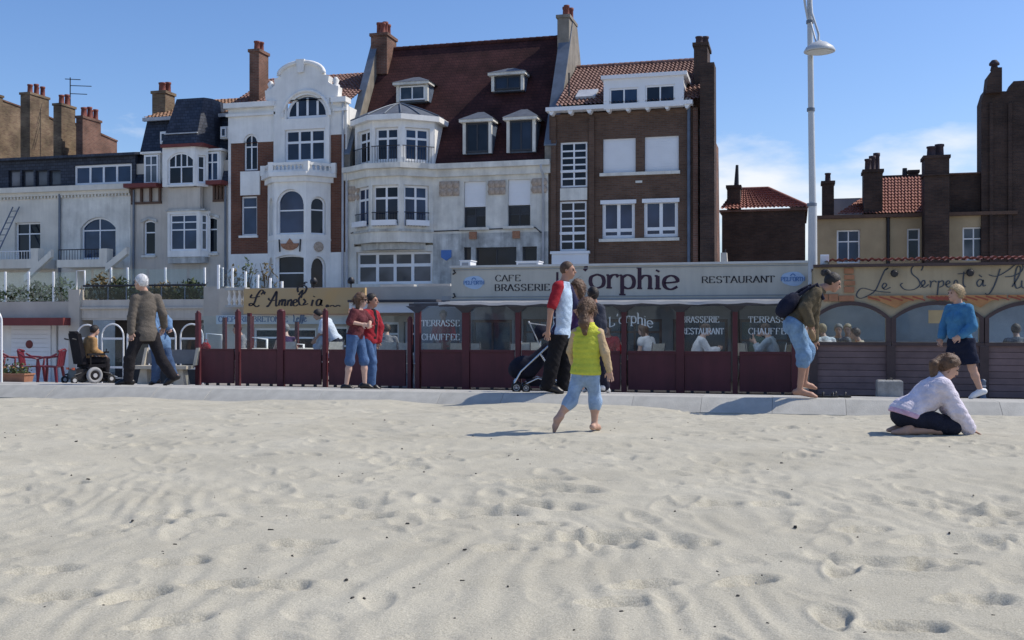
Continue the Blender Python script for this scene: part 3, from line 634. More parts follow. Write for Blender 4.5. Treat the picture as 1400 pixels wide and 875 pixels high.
gm.prism(outl + [(ap[-1][0], zz)] + ap[::-1] + [(ap[0][0], zz)], gv, VH + .25); gm.build('gable', 'white_stucco', t)
# moulded edge of the gable and arch hood
g2 = MB(); arc = [(cu + (half - .22) * math.cos(math.pi * k / 16), gv - .02, zz + .95 + (gpk + .06 - zz - .95) * math.sin(math.pi * k / 16)) for k in range(17)]
g2.tube(arc, .09, 8); g2.build('gable_moulding', 'white_stucco', t)
g3 = MB(); g3.tube([(hc_ + (hw_ + .15) * math.cos(math.pi * k / 18), gv - .02, zsill + (hw_ + .15) * math.sin(math.pi * k / 18)) for k in range(19)], .07, 8); g3.build('arch_moulding', 'white_stucco', t)
for sgn in (-1, 1):
    x = (xb + .2) if sgn > 0 else (xa - .2)
    MB().lathe([(.16, 0), (.16, .1), (.09, .16), (.14, .3), (.05, .42)], (x, VH + .05, zz + .4), 10).build('finial', 'white_stucco', t)
MB().prism([(cu - .12, gpk - .35), (cu + .12, gpk - .35), (cu + .18, gpk + .16), (cu - .18, gpk + .16)], gv - .12, gv - .03).build('keystone', 'white_stucco', t)
# half-round attic window
fw = MB(); w_ = gv + .12
fan = [(hc_ + (hw_ + .05) * math.cos(math.pi * k / 16), zsill + (hw_ + .05) * math.sin(math.pi * k / 16)) for k in range(17)]
inn = [(hc_ + (hw_ - .08) * math.cos(math.pi * k / 16), zsill + .07 + (hw_ - .13) * math.sin(math.pi * k / 16)) for k in range(17)]
fw.prism(fan + inn[::-1], w_, w_ + .06)
fw.box(ha[0] + .02, ha[1] - .02, w_ + .003, w_ + .057, ha[2], zsill + .06)
xs_ = [hc_ - hw_ * .5, hc_, hc_ + hw_ * .5]
for x in xs_: fw.box(x - .045, x + .045, w_ + .002, w_ + .05, zsill + .07, zsill + math.sqrt(max(.01, (hw_ - .1) ** 2 - (x - hc_) ** 2)))
fo = fw.build('window', 'white_frame', t)
ed = [ha[0]] + xs_ + [ha[1]]
for k in range(4):
    a, b = ed[k], ed[k + 1]; top = [(a + (b - a) * q / 5) for q in range(6)]
    MB().prism([(a + .001, zsill)] + [(b - .001, zsill)] + [(min(max(x, a + .001), b - .001), zsill + math.sqrt(max(.0009, hw_ ** 2 - (x - hc_) ** 2))) for x in top[::-1]], w_ + .025, w_ + .032).build('pane', 'pane', fo)
# canted bay with the balustraded balcony on top
bz1 = H.z(410, 245); bz0 = GZ; q = .75
c0, c1 = H.u(366), H.u(452); fl = facet(c0, VH, rad(-48)); cw = q / math.sin(rad(48)); d0 = cw * math.cos(rad(48)); m0, m1 = c0 + d0, c1 - d0; bv = VH - q
def fz(py): return Zp(405, py, bv)
he = (m0 + .1, m1 - .1, fz(320), fz(258), (m1 - m0) / 2 - .1); hdw = (m0 + .06, m1 - .1, GZ + .1, fz(348), .12)
wall(t, 'bay_wall', 'white_stucco', (m0, m1, GZ, bz1), bv, [he, hdw], recess=.2); window(t, he, bv, 1, (1, 1.15), 'white_frame', 'pane_blue', recess=.15); window(t, hdw, bv, 1, (.5, 1, 2), 'white_frame', 'pane_dark', recess=.15)
for ox, oy, an, in ((c0, VH, rad(-48)), (m1, bv, rad(48))):
    xf = facet(ox, oy, an); w2 = min(.62, cw - .3); a = (cw - w2) / 2
    hs = [(a, a + w2, fz(320), fz(268), w2 / 2), (a, a + w2, GZ + .1, fz(350), w2 * .75)]
    wall(t, 'bay_wall', 'white_stucco', (0, cw, GZ, bz1), 0, hs, recess=.2, xf=xf)
    window(t, hs[0], 0, 1, (1, 2), 'white_frame', 'pane', recess=.15, xf=xf); window(t, hs[1], 0, 1, (1, 1.6), 'white_frame', 'pane_dark', recess=.15, xf=xf)
def ring(off): return [(c0 - off, VH + .3), (c0 - off, VH - off * .3), (m0 - off * .45, bv - off), (m1 + off * .45, bv - off), (c1 + off, VH - off * .3), (c1 + off, VH + .3)]
MB().vprism(ring(.02), fz(326) - .06, fz(326)).build('string_course', 'white_stucco', t)
bal = MB().vprism(ring(.25), bz1 + .002, bz1 + .16).vprism(ring(.12), bz1 - .2, bz1 - .0).build('balcony', 'white_stucco', t)
zb = bz1 + .165; zt_ = Zp(410, 222, bv)
R1, R0 = ring(.16), ring(.02); tp = MB()
for za_, zb_ in ((zb, zb + .08), (zt_ - .1, zt_)):
    for k in range(1, 4): tp.hexa([(*R1[k], za_), (*R1[k + 1], za_), (*R0[k + 1], za_), (*R0[k], za_)], [(*R1[k], zb_), (*R1[k + 1], zb_), (*R0[k + 1], zb_), (*R0[k], zb_)])
for k in range(1, 5): tp.box(R1[k][0] - .1, R1[k][0] + .1, (R1[k][1] + R0[k][1]) / 2 - .1, (R1[k][1] + R0[k][1]) / 2 + .1, zb + .002, zt_ - .002 + .03)
tp.build('balustrade_rail', 'white_stucco', bal)
bh = zt_ - .1 - zb - .08; bp = [(.05, 0), (.05, .05), (.03, .09), (.06, bh * .35), (.055, bh * .45), (.028, bh * .75), (.05, bh - .05), (.05, bh)]
bme = MB().lathe(bp, (0, 0, 0), 8); b0 = None
for k, nb in ((1, 3), (2, 8), (3, 5)):
    for j in range(nb):
        s_ = (j + 1) / (nb + 1); x = R1[k][0] * (1 - s_) + R1[k + 1][0] * s_; y = (R1[k][1] + R0[k][1]) / 2 * (1 - s_) + (R1[k + 1][1] + R0[k + 1][1]) / 2 * s_
        if b0 is None: b0 = bme.build('baluster', 'white_stucco', bal); o = b0
        else: o = link('baluster', b0.data, bal)
        o.location = (x, y, zb + .08)
em = MB(); ec = (m0 + m1) / 2; ez = fz(337)
em.prism([(ec + .38 * math.cos(math.pi * k / 8 + math.pi), ez + .12 + .26 * math.sin(math.pi * k / 8 + math.pi)) for k in range(9)], bv - .06, bv - .003)
em.prism([(ec - .15, ez + .125), (ec + .15, ez + .125), (ec, ez + .32)], bv - .05, bv - .003); em.build('ship_relief', 'relief_red', t)
for sgn in (-1, 1): MB().tube([(ec + sgn * .42, bv - .03, ez - .2), (ec + sgn * .45, bv - .03, ez + .28)], .03, 6).build('ship_relief_post', 'iron', t)
xf = facet(m1, bv, rad(48)); MB(xf).prism([(cw / 2 + .2 * math.cos(k * math.pi / 6), ez + .2 * math.sin(k * math.pi / 6)) for k in range(12)], -.05, -.003).build('round_relief', 'relief_clay', t)
# roof behind and the tall chimney
zr = ztop + .1
pantiles(t, (u0 - .3, VH + .3, zr), (u1, VH + .3, zr), (u0 - .3, VH + 4, zr + 2.0), (u1, VH + 4, zr + 2.0), 34, 16, 'pantile')
deep_chimney(t, 341, 354, 367, 67, ztop - .3, VH + .9, 2, 'brick_old_red', 'pot_red', .12, .42)
MB().tube([(H.u(470), VH - .07, ztop), (H.u(469), VH - .07, GZ)], .05, 8).build('downpipe', 'zinc_pale', t)

# ---------------- house 4: wide stone house, dark red roof, bowed bay
t = thing('house', (H.u(610), VH, GZ), 'pale stone house with steep dark red roof and bowed bay under a zinc dome', 'house', 'sea front houses')
u0, u1 = H.u(474.6), H.u(749.5); zc = H.z(610, 232)
b0, b1 = H.u(484), H.u(592); pr = .8; sa = rad(38); sl_ = pr / math.sin(sa); sd0 = sl_ * math.cos(sa); m0, m1 = b0 + sd0, b1 - sd0; bv = VH - pr
hr = [H.r(634, 248, 664, 311), H.r(694, 245, 725, 309)]
hg = [H.r(634, 338, 644, 366), H.r(650, 338, 706, 366), H.r(714, 337, 734, 366)]; hg = [(a, b, GZ + 1.2, d) for a, b, c, d in hg]
hbig = H.r(487, 344, 600, 388); hbig = (hbig[0], hbig[1], hbig[2], hbig[3])
wall(t, 'wall', 'stone_pale', (b1 + .0, u1, H.z(680, 318), zc), VH, hr, recess=.2)
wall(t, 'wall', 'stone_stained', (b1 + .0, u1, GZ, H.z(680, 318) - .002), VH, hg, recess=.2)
wall(t, 'wall', 'stone_pale', (u0, b0, GZ, zc), VH)
wall(t, 'wall', 'stone_pale', (b0 + .001, b1 - .001, GZ, H.z(545, 336)), VH, [(max(hbig[0], b0 + .05), min(hbig[1], b1 - .05), hbig[2], hbig[3])], recess=.2)
window(t, (max(hbig[0], b0 + .05), min(hbig[1], b1 - .05), hbig[2], hbig[3]), VH, 4, (1, 1.5), 'white_frame', 'pane', fw=.1, mw=.12, recess=.15)
for h in hr:
    zm_ = h[3] - (h[3] - h[2]) * (.55 if h is hr[0] else .55)
    window(t, (h[0], h[1], h[2], zm_), VH, 2, (.7, 1), 'dark_frame', 'pane_dark', recess=.15); shutter(t, (h[0], h[1], zm_ + .004, h[3]), VH, recess=.1, n=6)
    MB().box(h[0] - .15, h[1] + .15, VH - .12, VH - .003, h[2] - .1, h[2] - .005).build('sill', 'stone_pale', t)
for h in hg: window(t, h, VH, 2 if h[1] - h[0] > 1 else 1, (1,), 'dark_frame', 'pane_dark', recess=.15)
body(t, u0, u1, zc, 'stone_pale')
for (x0, x1, y0, y1) in ((477, 490, 255, 275), (601, 628, 248, 268), (668, 691, 247, 266), (728, 747, 244, 264)):
    r = H.r(x0, y0, x1, y1); p = MB().box(r[0], r[1], VH - .05, VH - .003, r[2], r[3]).build('relief_panel', 'relief_clay', t)
    for k in range(3):
        for j in range(2):
            o = MB().lathe([(.14, 0), (.12, .02), (.04, .05)], (0, 0, 0), 8).build('rosette', 'relief_clay', p)
            o.rotation_euler = (rad(90), 0, 0); o.location = (r[0] + (r[1] - r[0]) * (k + .5) / 3, VH - .05, r[2] + (r[3] - r[2]) * (j + .5) / 2)
for x, y in ((647, 322), (706, 321)):
    r = H.r(x - 5, y - 5, x + 5, y + 5); MB().box(r[0], r[1], VH - .06, VH - .003, r[2], r[3]).build('relief_block', 'relief_red', t)
# bow: three facets over two floors
def bow(zlo, zhi, z0, z1, name, m, rows, over=0.0):
    for k, (ox, oy, an, w) in enumerate(((b0, VH, -sa, sl_), (m0, bv, 0, m1 - m0), (m1, bv, sa, sl_))):
        xf = facet(ox, oy, an)
        if k == 1:
            a = w / 2; hs = [(.1, a - .09, z0, z1), (a + .09, w - .1, z0, z1)]
            hs = [(.06, w - .06, z0, z1)]
        else: hs = [(.16, w - .16, z0, z1)]
        wall(t, name, m, (0.001, w - .001, zlo, zhi), 0, hs, recess=.2, xf=xf)
        for h in hs: window(t, h, 0, 2, rows, recess=.14, xf=xf, fw=.09, mw=.08)
        for h in hs:
            rb = MB(xf); zr_ = h[2] + .5
            rb.tube([(h[0], -.04, zr_), (h[1], -.04, zr_)], .018, 5)
            for q in range(int((h[1] - h[0]) / .11)): rb.tube([(h[0] + .05 + q * .11, -.04, h[2] - .02), (h[0] + .05 + q * .11, -.04, zr_)], .009, 4)
            rb.build('window_guard', 'iron', t)
            if zlo < zc - 1:
                MB(xf).box(h[0] + .05, h[1] - .05, -.22, -.06, h[2] + .0, h[2] + .2).build('flower_box', 'shutter_white', t)
zf0, zf1 = Zp(545, 308, bv), Zp(545, 252, bv); zb0 = Zp(545, 336, bv)
bow(zb0 + .15, zc, zf0, zf1, 'bow_wall', 'stone_pale', (.7, 1.7))
def bplan(o): return [(b0 - o, VH - .003), (m0 - o * .4, bv - o), (m1 + o * .4, bv - o), (b1 + o, VH - .003)]
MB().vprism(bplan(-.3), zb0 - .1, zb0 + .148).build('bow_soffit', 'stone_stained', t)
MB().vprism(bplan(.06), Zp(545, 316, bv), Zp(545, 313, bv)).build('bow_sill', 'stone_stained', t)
# big cornice following the bow
def cplan(o): return [(u0 - .1, VH + .2), (u0 - .1, VH - o), (b0 - .2, VH - o), (m0 - o * .4, bv - o), (m1 + o * .4, bv - o), (b1 + .2, VH - o), (u1 + .1, VH - o), (u1 + .1, VH + .2)]
MB().vprism(cplan(.28), zc + .002, zc + .2).vprism(cplan(.12), zc - .28, zc - .001).build('cornice', 'stone_pale', t)
# attic bow and its zinc dome
za0, za1 = zc + .2, Zp(545, 163, bv)
for k, (ox, oy, an, w) in enumerate(((b0, VH, -sa, sl_), (m0, bv, 0, m1 - m0), (m1, bv, sa, sl_))):
    xf = facet(ox, oy + .12, an); h = (.12 if k == 1 else .16, w - (.12 if k == 1 else .16), za0 + .12, za1 - .25)
    wall(t, 'attic_bow', 'white_stucco', (.001, w - .001, za0 + .005, za1), 0, [h], recess=.2, xf=xf); window(t, h, 0, 2, (.7, 1.7), recess=.14, xf=xf, fw=.09, mw=.08)
    rb = MB(xf); zr_ = h[2] + .55; rb.tube([(.02, -.1, zr_), (w - .02, -.1, zr_)], .018, 5)
    for q in range(int(w / .11)): rb.tube([(.05 + q * .11, -.1, za0), (.05 + q * .11, -.1, zr_)], .009, 4)
    rb.build('window_guard', 'iron', t)
MB().vprism([(b0 - .02, VH + 1.3), (b0 - .02, VH + .13), (b0 + .01, VH + .13), (b0 + .01, VH + 1.3)], za0, za1).build('attic_cheek', 'white_stucco', t); MB().vprism([(b1 - .01, VH + 1.3), (b1 - .01, VH + .13), (b1 + .02, VH + .13), (b1 + .02, VH + 1.3)], za0, za1).build('attic_cheek', 'white_stucco', t)
def aplan(o): return [(b0 - o, VH + 1.2), (b0 - o, VH + .1), (m0 - o * .4, bv + .1 - o), (m1 + o * .4, bv + .1 - o), (b1 + o, VH + .1), (b1 + o, VH + 1.2)]
MB().vprism(aplan(.22), za1 + .002, za1 + .2).build('attic_cornice', 'white_stucco', t)
bc = ((b0 + b1) / 2, VH + .7); dz0 = za1 + .205; dz1 = Zp(545, 137, VH); A0 = aplan(.2)
ribs = []
outer = []
for k in range(len(A0) - 1):
    for q in range(4):
        s_ = q / 4; outer.append((A0[k][0] * (1 - s_) + A0[k + 1][0] * s_, A0[k][1] * (1 - s_) + A0[k + 1][1] * s_))
outer.append(A0[-1]); rows_ = 7; dm = MB(); vs = []
for j in range(rows_ + 1):
    a = j / rows_; sc = (1 - a) * .97 + .03; hz = dz0 + (dz1 - dz0) * (.65 * a + .35 * math.sin(a * math.pi / 2))
    for x, y in outer: vs.append((bc[0] + (x - bc[0]) * sc, bc[1] + (y - bc[1]) * sc, hz))
no_ = len(outer); dm.add(vs, [(j * no_ + k, j * no_ + k + 1, (j + 1) * no_ + k + 1, (j + 1) * no_ + k) for j in range(rows_) for k in range(no_ - 1)], True)
dome = dm.build('zinc_dome', 'dome_lead', t)
for k in range(2, no_ - 2, 2):
    MB().tube([Vector(vs[j * no_ + k]) + Vector((0, -.01, .02)) for j in range(rows_ + 1)], .028, 6).build('dome_rib', 'zinc', dome)
# steep roof
rz1 = Zp(640, 60, VH + 3.4); rf = MB()
slope(rf, u0 + .15, u1 - .1, VH + .15, zc + .21, VH + 3.4, rz1, .15); slope(rf, u0 + .15, u1 - .1, VH + 6.8, zc + .21, VH + 3.401, rz1, .15)
roof = rf.build('roof', 'plain_tiles', t)
rt = MB()
for k in range(28):
    x = u0 + .2 + (u1 - u0 - .4) * k / 28; rt.tube([(x, VH + 3.4, rz1), (x + (u1 - u0) / 28 * .96, VH + 3.4, rz1)], [.10, .085], 6)
rt.build('ridge_tiles', 'plain_tiles', roof, kind='stuff')
# parapet gable walls flanking the roof
for (a, b, side) in ((u0 - .12, u0 + .14, 0), (u1 - .12, u1 + .3, 1)):
    g = MB(); lo = zc + .21; ex = .45
    for nm in (0,):
        pr_ = [(VH - .05, lo), (VH - .05, lo + .5), (VH + 3.0, rz1 + ex), (VH + 3.9, rz1 + ex), (VH + 6.9, lo + .5), (VH + 6.9, lo)]
        n = len(pr_); g.add([(a, y, z) for y, z in pr_] + [(b, y, z) for y, z in pr_], [list(range(n)), list(range(2 * n - 1, n - 1, -1))] + [(i, n + i, n + (i + 1) % n, (i + 1) % n) for i in range(n)])
    g.build('parapet_gable', 'cement_dark', t)
    f_ = MB(); f_.hexa([(a - .02, VH - .1, lo + .51), (b + .02, VH - .1, lo + .51), (b + .02, VH + 2.97, rz1 + ex + .01), (a - .02, VH + 2.97, rz1 + ex + .01)], [(a - .02, VH - .1, lo + .56), (b + .02, VH - .1, lo + .56), (b + .02, VH + 2.97, rz1 + ex + .06), (a - .02, VH + 2.97, rz1 + ex + .06)]); f_.build('parapet_flashing', 'zinc', t)
r = H.r(506, 45, 541, 70); deep_chimney(t, 507, 529, 542, 45, rz1 - 1.2, VH + 2.6, 6, 'brick_old_red', 'pot_red', .115, .5)
deep_chimney(t, 762, 778, 788, 20, rz1 - 1.0, VH + 2.4, 3, 'cement_dark', 'pot_red', .11, .5)
# dormers
def dormer(x0, x1, yt, yb, vv, rows, cols, hood, frame='dark_frame', pm='pane'):
    f = F(vv); r = f.r(x0, yt, x1, yb); d = MB()
    o = MB().box(r[0] - .115, r[1] + .115, vv + .092, vv + 2.2, r[2] - .06, r[3] + .018).build('dormer', 'lead_blue', t)
    for a, b in ((r[0] - .12, r[0] - .003), (r[1] + .003, r[1] + .12)): d.box(a, b, vv - .03, vv + .09, r[2] - .06, r[3] + .02)
    d.box(r[0] - .22, r[1] + .22, vv - .18, vv + .5, r[3] + .022, r[3] + .12)
    d.build('dormer_frame', 'stone_pale', o)
    c = (r[0] + r[1]) / 2; h = hood; e = .26; zb_ = r[3] + .123
    MB().add([(r[0] - e, vv - .2, zb_), (r[1] + e, vv - .2, zb_), (r[1] + e, vv + 2.2, zb_), (r[0] - e, vv + 2.2, zb_), (c - .12, vv + .5, zb_ + h), (c + .12, vv + .5, zb_ + h), (c + .12, vv + 2.2, zb_ + h), (c - .12, vv + 2.2, zb_ + h)],
             [(3, 2, 1, 0), (0, 1, 5, 4), (1, 2, 6, 5), (3, 0, 4, 7), (4, 5, 6, 7), (2, 3, 7, 6)]).build('dormer_roof', 'dome_lead', o)
    window(o, r, vv - .02, cols, rows, frame, pm, recess=.02, fw=.06)
dormer(637, 668, 168, 208, VH + .2, (1,), 2, .38); dormer(697, 728, 165, 206, VH + .2, (1,), 2, .40)
dormer(546, 581, 117, 137, VH + 1.4, (1,), 2, .32, 'white_frame'); dormer(676, 712, 104, 122, VH + 1.6, (1,), 2, .30)
for pts in ([(H.u(743), VH - .4, zc), (H.u(743), VH - .4, H.z(743, 233)), (H.u(743), VH - .07, H.z(743, 240)), (H.u(743), VH - .07, GZ)], [(H.u(475.5), VH - .08, zc), (H.u(475.5), VH - .08, GZ)]):
    MB().tube(pts, .045, 8).build('downpipe', 'zinc_pale', t)
cb = MB(); cb.tube([(H.u(480), VH - .03, H.z(480, 319)), (b0, VH - .03, H.z(484, 318)), (b0, VH - .03, H.z(484, 318))], .02, 5); cb.tube([(b1 + .05, VH - .03, H.z(610, 316)), (H.u(732), VH - .03, H.z(732, 311)), (H.u(740), VH - .03, H.z(740, 318))], .02, 5); cb.build('facade_cable', 'iron', t)
pq = MB(); r = H.r(605, 341, 616, 354); c_u, c_z = (r[0] + r[1]) / 2, (r[2] + r[3]) / 2
mat('plaque_blue', (.06, .16, .42), .4, .1, 4); pq.prism([(c_u - .2, c_z - .12), (c_u, c_z - .25), (c_u + .2, c_z - .12), (c_u + .2, c_z + .15), (c_u - .2, c_z + .15)], VH - .05, VH - .003); pq.build('wall_plaque', 'plaque_blue', t)

# ---------------- house 5: brown brick, pantile roof
t = thing('house', (H.u(850), VH, GZ), 'brown brick house with pantiled roof, wide white dormer and roller shutters', 'house', 'sea front houses')
u0, u1 = H.u(751), H.u(955); ze = H.z(850, 152)
hs5 = [H.r(824, 189, 869, 236), H.r(881, 186, 928, 234)]; hw5 = [H.r(823, 275, 868, 326), H.r(880, 273, 927, 324)]
st5 = [H.r(766, 194, 803, 256), H.r(765, 275, 802, 343)]
wall(t, 'wall', 'brick_brown', (u0, u1, GZ, ze), VH, hs5 + hw5 + st5, recess=.18); body(t, u0, u1, ze, 'brick_brown')
for h in hs5: shutter(t, h, VH, n=14, recess=.08)
for h in hw5:
    window(t, h, VH, 2, (5, 1), 'white_frame', 'pane_blue', recess=.1, fw=.12, mw=.12)
    MB().box(h[0] - .05, h[1] + .05, VH - .06, VH + .05, h[3] - .1, h[3] + .04).build('shutter_box', 'shutter_white', t)
for h in st5: window(t, h, VH, 2, (1, 1, 1, 1, 1, 1), 'white_frame', 'pane_dark', recess=.06, fw=.07, mw=.06)
for h in st5: MB().box(h[0], h[1], VH + .02, VH + .11, h[2] + (h[3] - h[2]) * .33, h[2] + (h[3] - h[2]) * .385).build('transom', 'white_frame', t)
MB().box(st5[0][0], st5[0][1], VH - .04, VH - .003, st5[1][3] + .03, st5[0][2] - .03).build('stair_panel', 'stone_pale', t)
MB().box(st5[1][0] - .25, st5[1][1] + .1, VH - .2, VH - .003, H.z(784, 372), st5[1][2] - .12).box(st5[1][0] - .3, st5[1][1] + .15, VH - .25, VH - .003, st5[1][2] - .118, st5[1][2] - .02).build('door_surround', 'shutter_white', t)
for hp in (hs5, hw5): MB().box(hp[0][0] - .1, hp[1][1] + .05, VH - .1, VH - .003, hp[0][2] - .12, hp[0][2] - .01).build('sill', 'stone_pale', t)
for x in (757, 809): MB().box(H.u(x) - .08, H.u(x) + .10, VH - .09, VH - .003, GZ, ze - .15).build('brick_pier', 'brick_brown', t)
MB().box(H.u(869), H.u(878), VH - .03, VH - .003, H.z(873, 250), H.z(873, 247)).build('date_stone', 'stone_pale', t)
# eave board with corbels
eb = MB().box(u0 - .05, H.u(948), VH - .40, VH + .1, ze + .06, ze + .2).build('eave', 'shutter_white', t)
for k in range(8):
    x = u0 + .15 + k * (H.u(948) - u0 - .35) / 7
    MB().prism([(x - .11, ze + .058), (x + .11, ze + .058), (x + .04, ze - .07), (x - .04, ze - .07)], VH - .34, VH - .002).build('corbel', 'shutter_white', eb)
rz0 = ze + .2; rv1 = VH + 3.6; rz1 = Zp(860, 90, rv1)
def rp(x, s_): return (x, VH - .35 + (rv1 - VH + .35) * s_, rz0 + (rz1 - rz0) * s_)
pantiles(t, rp(u0 + .3, 0), rp(H.u(957), 0), rp(u0 + .3, 1), rp(H.u(957), 1), 34, 17, 'pantile', amp=.06)
MB().add([rp(u0 + .25, 1), rp(H.u(957), 1), (H.u(957), rv1 + 3.5, rz0), (u0 + .25, rv1 + 3.5, rz0)], [(0, 1, 2, 3)]).build('rear_roof', 'plain_tiles', t)
rt = MB()
for k in range(24):
    x = u0 + .3 + (H.u(955) - u0 - .3) * k / 24; rt.tube([(x, rv1, rz1 + .05), (x + .28, rv1, rz1 + .05)], [.11, .09], 6)
rt.build('ridge_tiles', 'pantile', t, kind='stuff')
# wide dormer
dv = VH - .39; f = F(dv); r = f.r(826, 106, 934, 146)
d = MB().box(r[0], r[1], dv + .12, dv + 2.6, r[2], r[3])
hd = [f.r(833, 120, 873, 143), f.r(882, 116, 923, 140)]
o = d.build('dormer', 'shutter_white', t)
wall(o, 'dormer_front', 'shutter_white', (r[0] - .02, r[1] + .02, r[2] - .02, r[3]), dv, hd, recess=.1, thick=.12)
for h in hd: window(o, h, dv, 2, (1,), 'white_frame', 'pane', recess=.04, fw=.06)
MB().hexa([(r[0] - .1, dv - .12, r[3] + .003), (r[1] + .14, dv - .12, r[3] + .003), (r[1] + .14, dv + 3, r[3] - .1), (r[0] - .1, dv + 3, r[3] - .1)], [(r[0] - .1, dv - .12, r[3] + .13), (r[1] + .14, dv - .12, r[3] + .13), (r[1] + .14, dv + 3, r[3] + .03), (r[0] - .1, dv + 3, r[3] + .03)]).build('dormer_roof', 'shutter_white', o)
# roof light
s0, s1 = .13, .30; a, b = U(788, VH + .3), U(815, VH + .3)
sk = MB(); sk.add([(x, y - .06, z + .14) for x, y, z in (rp(a, s0), rp(b, s0), rp(b, s1), rp(a, s1))] + [(x, y, z) for x, y, z in (rp(a, s0), rp(b, s0), rp(b, s1), rp(a, s1))], [(0, 1, 2, 3), (0, 4, 5, 1), (1, 5, 6, 2), (3, 2, 6, 7), (0, 3, 7, 4)])
sk.build('roof_light', 'zinc_pale', t)
# flue pipe by the gable
MB().tube([(U(778, VH + .4), VH + .4, Zp(778, 150, VH)), (U(778, VH + .4), VH + .4, Zp(778, 96, VH))], [.03, .03], 6).build('flue_pipe', 'iron', t)
MB().tube([(H.u(942), VH - .08, ze), (H.u(942), VH - .08, GZ)], .06, 8).build('downpipe', 'lead_blue', t)
# side stack: two flat buttress walls and chimney, flaring towards the foot
sx0, sx1 = H.u(958), H.u(978); zb_ = H.z(970, 88)
MB().box(H.u(948), H.u(954.5), VH - .12, VH - .004, GZ, H.z(951, 148)).build('corner_pier', 'brick_old_red', t)
MB().add([(sx0, VH - .3, GZ), (sx1, VH - .3, GZ), (sx1, VH + 1.0, GZ), (sx0, VH + 1.0, GZ), (sx0, VH - .3, zb_), (sx1 - .02, VH - .3, zb_), (sx1 - .02, VH + .6, zb_), (sx0, VH + .6, zb_)],
         [(3, 2, 1, 0), (4, 5, 6, 7), (0, 1, 5, 4), (1, 2, 6, 5), (2, 3, 7, 6), (3, 0, 4, 7)]).build('side_stack', 'brick_dark', t)
MB().hexa([(sx1 - .4, VH + .61, GZ), (sx1, VH + 1.0, GZ), (sx1, VH + 3.2, GZ), (sx1 - .4, VH + 3.2, GZ)], [(sx1 - .4, VH + .61, H.z(980, 190)), (sx1 - .03, VH + .61, H.z(980, 190)), (sx1 - .03, VH + 2.0, H.z(980, 190)), (sx1 - .4, VH + 2.0, H.z(980, 190))]).build('side_buttress', 'brick_old_red', t)
ch = chimney(t, (H.u(945), H.u(964), ze, Zp(955, 60, VH + 1.2)), VH + 1.0, 1.3, 2, 'brick_dark', 'pot_dark', .13, .42)

# ---------------- houses of the side street on the right
V2 = 46.0; Q = F(V2)
t = thing('house', (Q.u(1040), V2, GZ), 'low dark brick house with small red hipped roof beside the brown brick house', 'house')
r = Q.r(987, 291, 1101, 420); r = (r[0], r[1], GZ, Q.z(1045, 289))
MB().box(r[0], r[1], V2, V2 + 6, r[2], r[3]).build('wall', 'brick_dark', t)
MB().box(r[0] - .1, r[1] + .1, V2 - .1, V2 + 6.1, r[3] + .003, r[3] + .1).build('eave', 'brick_old_red', t)
zr = Q.z(1045, 258) + .25
pantiles(t, (r[0] - .1, V2 - .05, r[3] + .1), (r[1] + .1, V2 - .05, r[3] + .1), (Q.u(1010) - .3, V2 + 2.4, zr), (Q.u(1048), V2 + 2.4, zr), 22, 9, 'pantile_red')
MB().add([(r[1] + .1, V2 - .05, r[3] + .1), (r[1] + .1, V2 + 6, r[3] + .1), (Q.u(1048), V2 + 2.4, zr)], [(0, 1, 2)]).build('hip_slope', 'pantile_red', t)
MB().tube([(r[1] + .1, V2 - .05, r[3] + .16), (Q.u(1048), V2 + 2.4, zr + .06), (Q.u(1010) - .3, V2 + 2.4, zr + .06)], .09, 6).build('hip_tiles', 'pantile_red', t)
chimney(t, (Q.u(993), Q.u(1011), r[3], Q.z(1002, 251)), V2 + .5, 1.0, 0, 'brick_dark')
MB().tube([(Q.u(1005), V2 + 1, Q.z(1005, 252)), (Q.u(1006), V2 + 1, Q.z(1006, 221))], [.11, .06], 8).build('flue_pipe', 'iron', t)

t = thing('house', (Q.u(1230), V2, GZ), 'ochre rendered house with red pantile roofs behind the right-hand restaurant', 'house')
za = Q.z(1240, 297); hh = [Q.r(1144, 314, 1176, 360), Q.r(1240, 312, 1258, 356), Q.r(1316, 310, 1347, 356)]
wall(t, 'wall', 'plaster_yellow', (Q.u(1117), Q.u(1390), GZ, za), V2, hh)
window(t, hh[0], V2, 2, (1, 2), 'white_frame', 'pane_blue', recess=.12); window(t, hh[1], V2, 1, (1, 2), 'white_frame', 'pane', recess=.12); window(t, hh[2], V2, 2, (1, 2), 'white_frame', 'pane_curtain', recess=.12)
MB().box(Q.u(1117), Q.u(1390), V2 + .24, V2 + 7, GZ, za).build('body', 'plaster_yellow', t)
MB().box(Q.u(1114), Q.u(1390), V2 - .2, V2 + .3, za + .003, za + .14).build('eave', 'wood_brown', t)
MB().tube([(Q.u(1214), V2 - .08, za), (Q.u(1214), V2 - .08, GZ)], .07, 8).build('downpipe', 'iron', t)
z1 = Zp(1180, 268, V2 + 2.2)
pantiles(t, (Q.u(1143), V2 - .1, za + .14), (Q.u(1210), V2 - .1, za + .14), (U(1186, V2 + 2.2), V2 + 2.2, z1), (U(1212, V2 + 2.2), V2 + 2.2, z1), 14, 8, 'pantile_red')
z2 = Zp(1230, 243, V2 + 3.2)
pantiles(t, (Q.u(1205), V2 - .1, za + .14), (Q.u(1264), V2 - .1, za + .14), (U(1205, V2 + 3.2), V2 + 3.2, z2), (U(1264, V2 + 3.2), V2 + 3.2, z2), 13, 12, 'pantile_red')
MB().box(U(1205, V2 + 3.2), U(1300, V2 + 3.2), V2 + 3.2, V2 + 3.6, za, z2 + .12).build('ridge_wall', 'brick_dark', t)
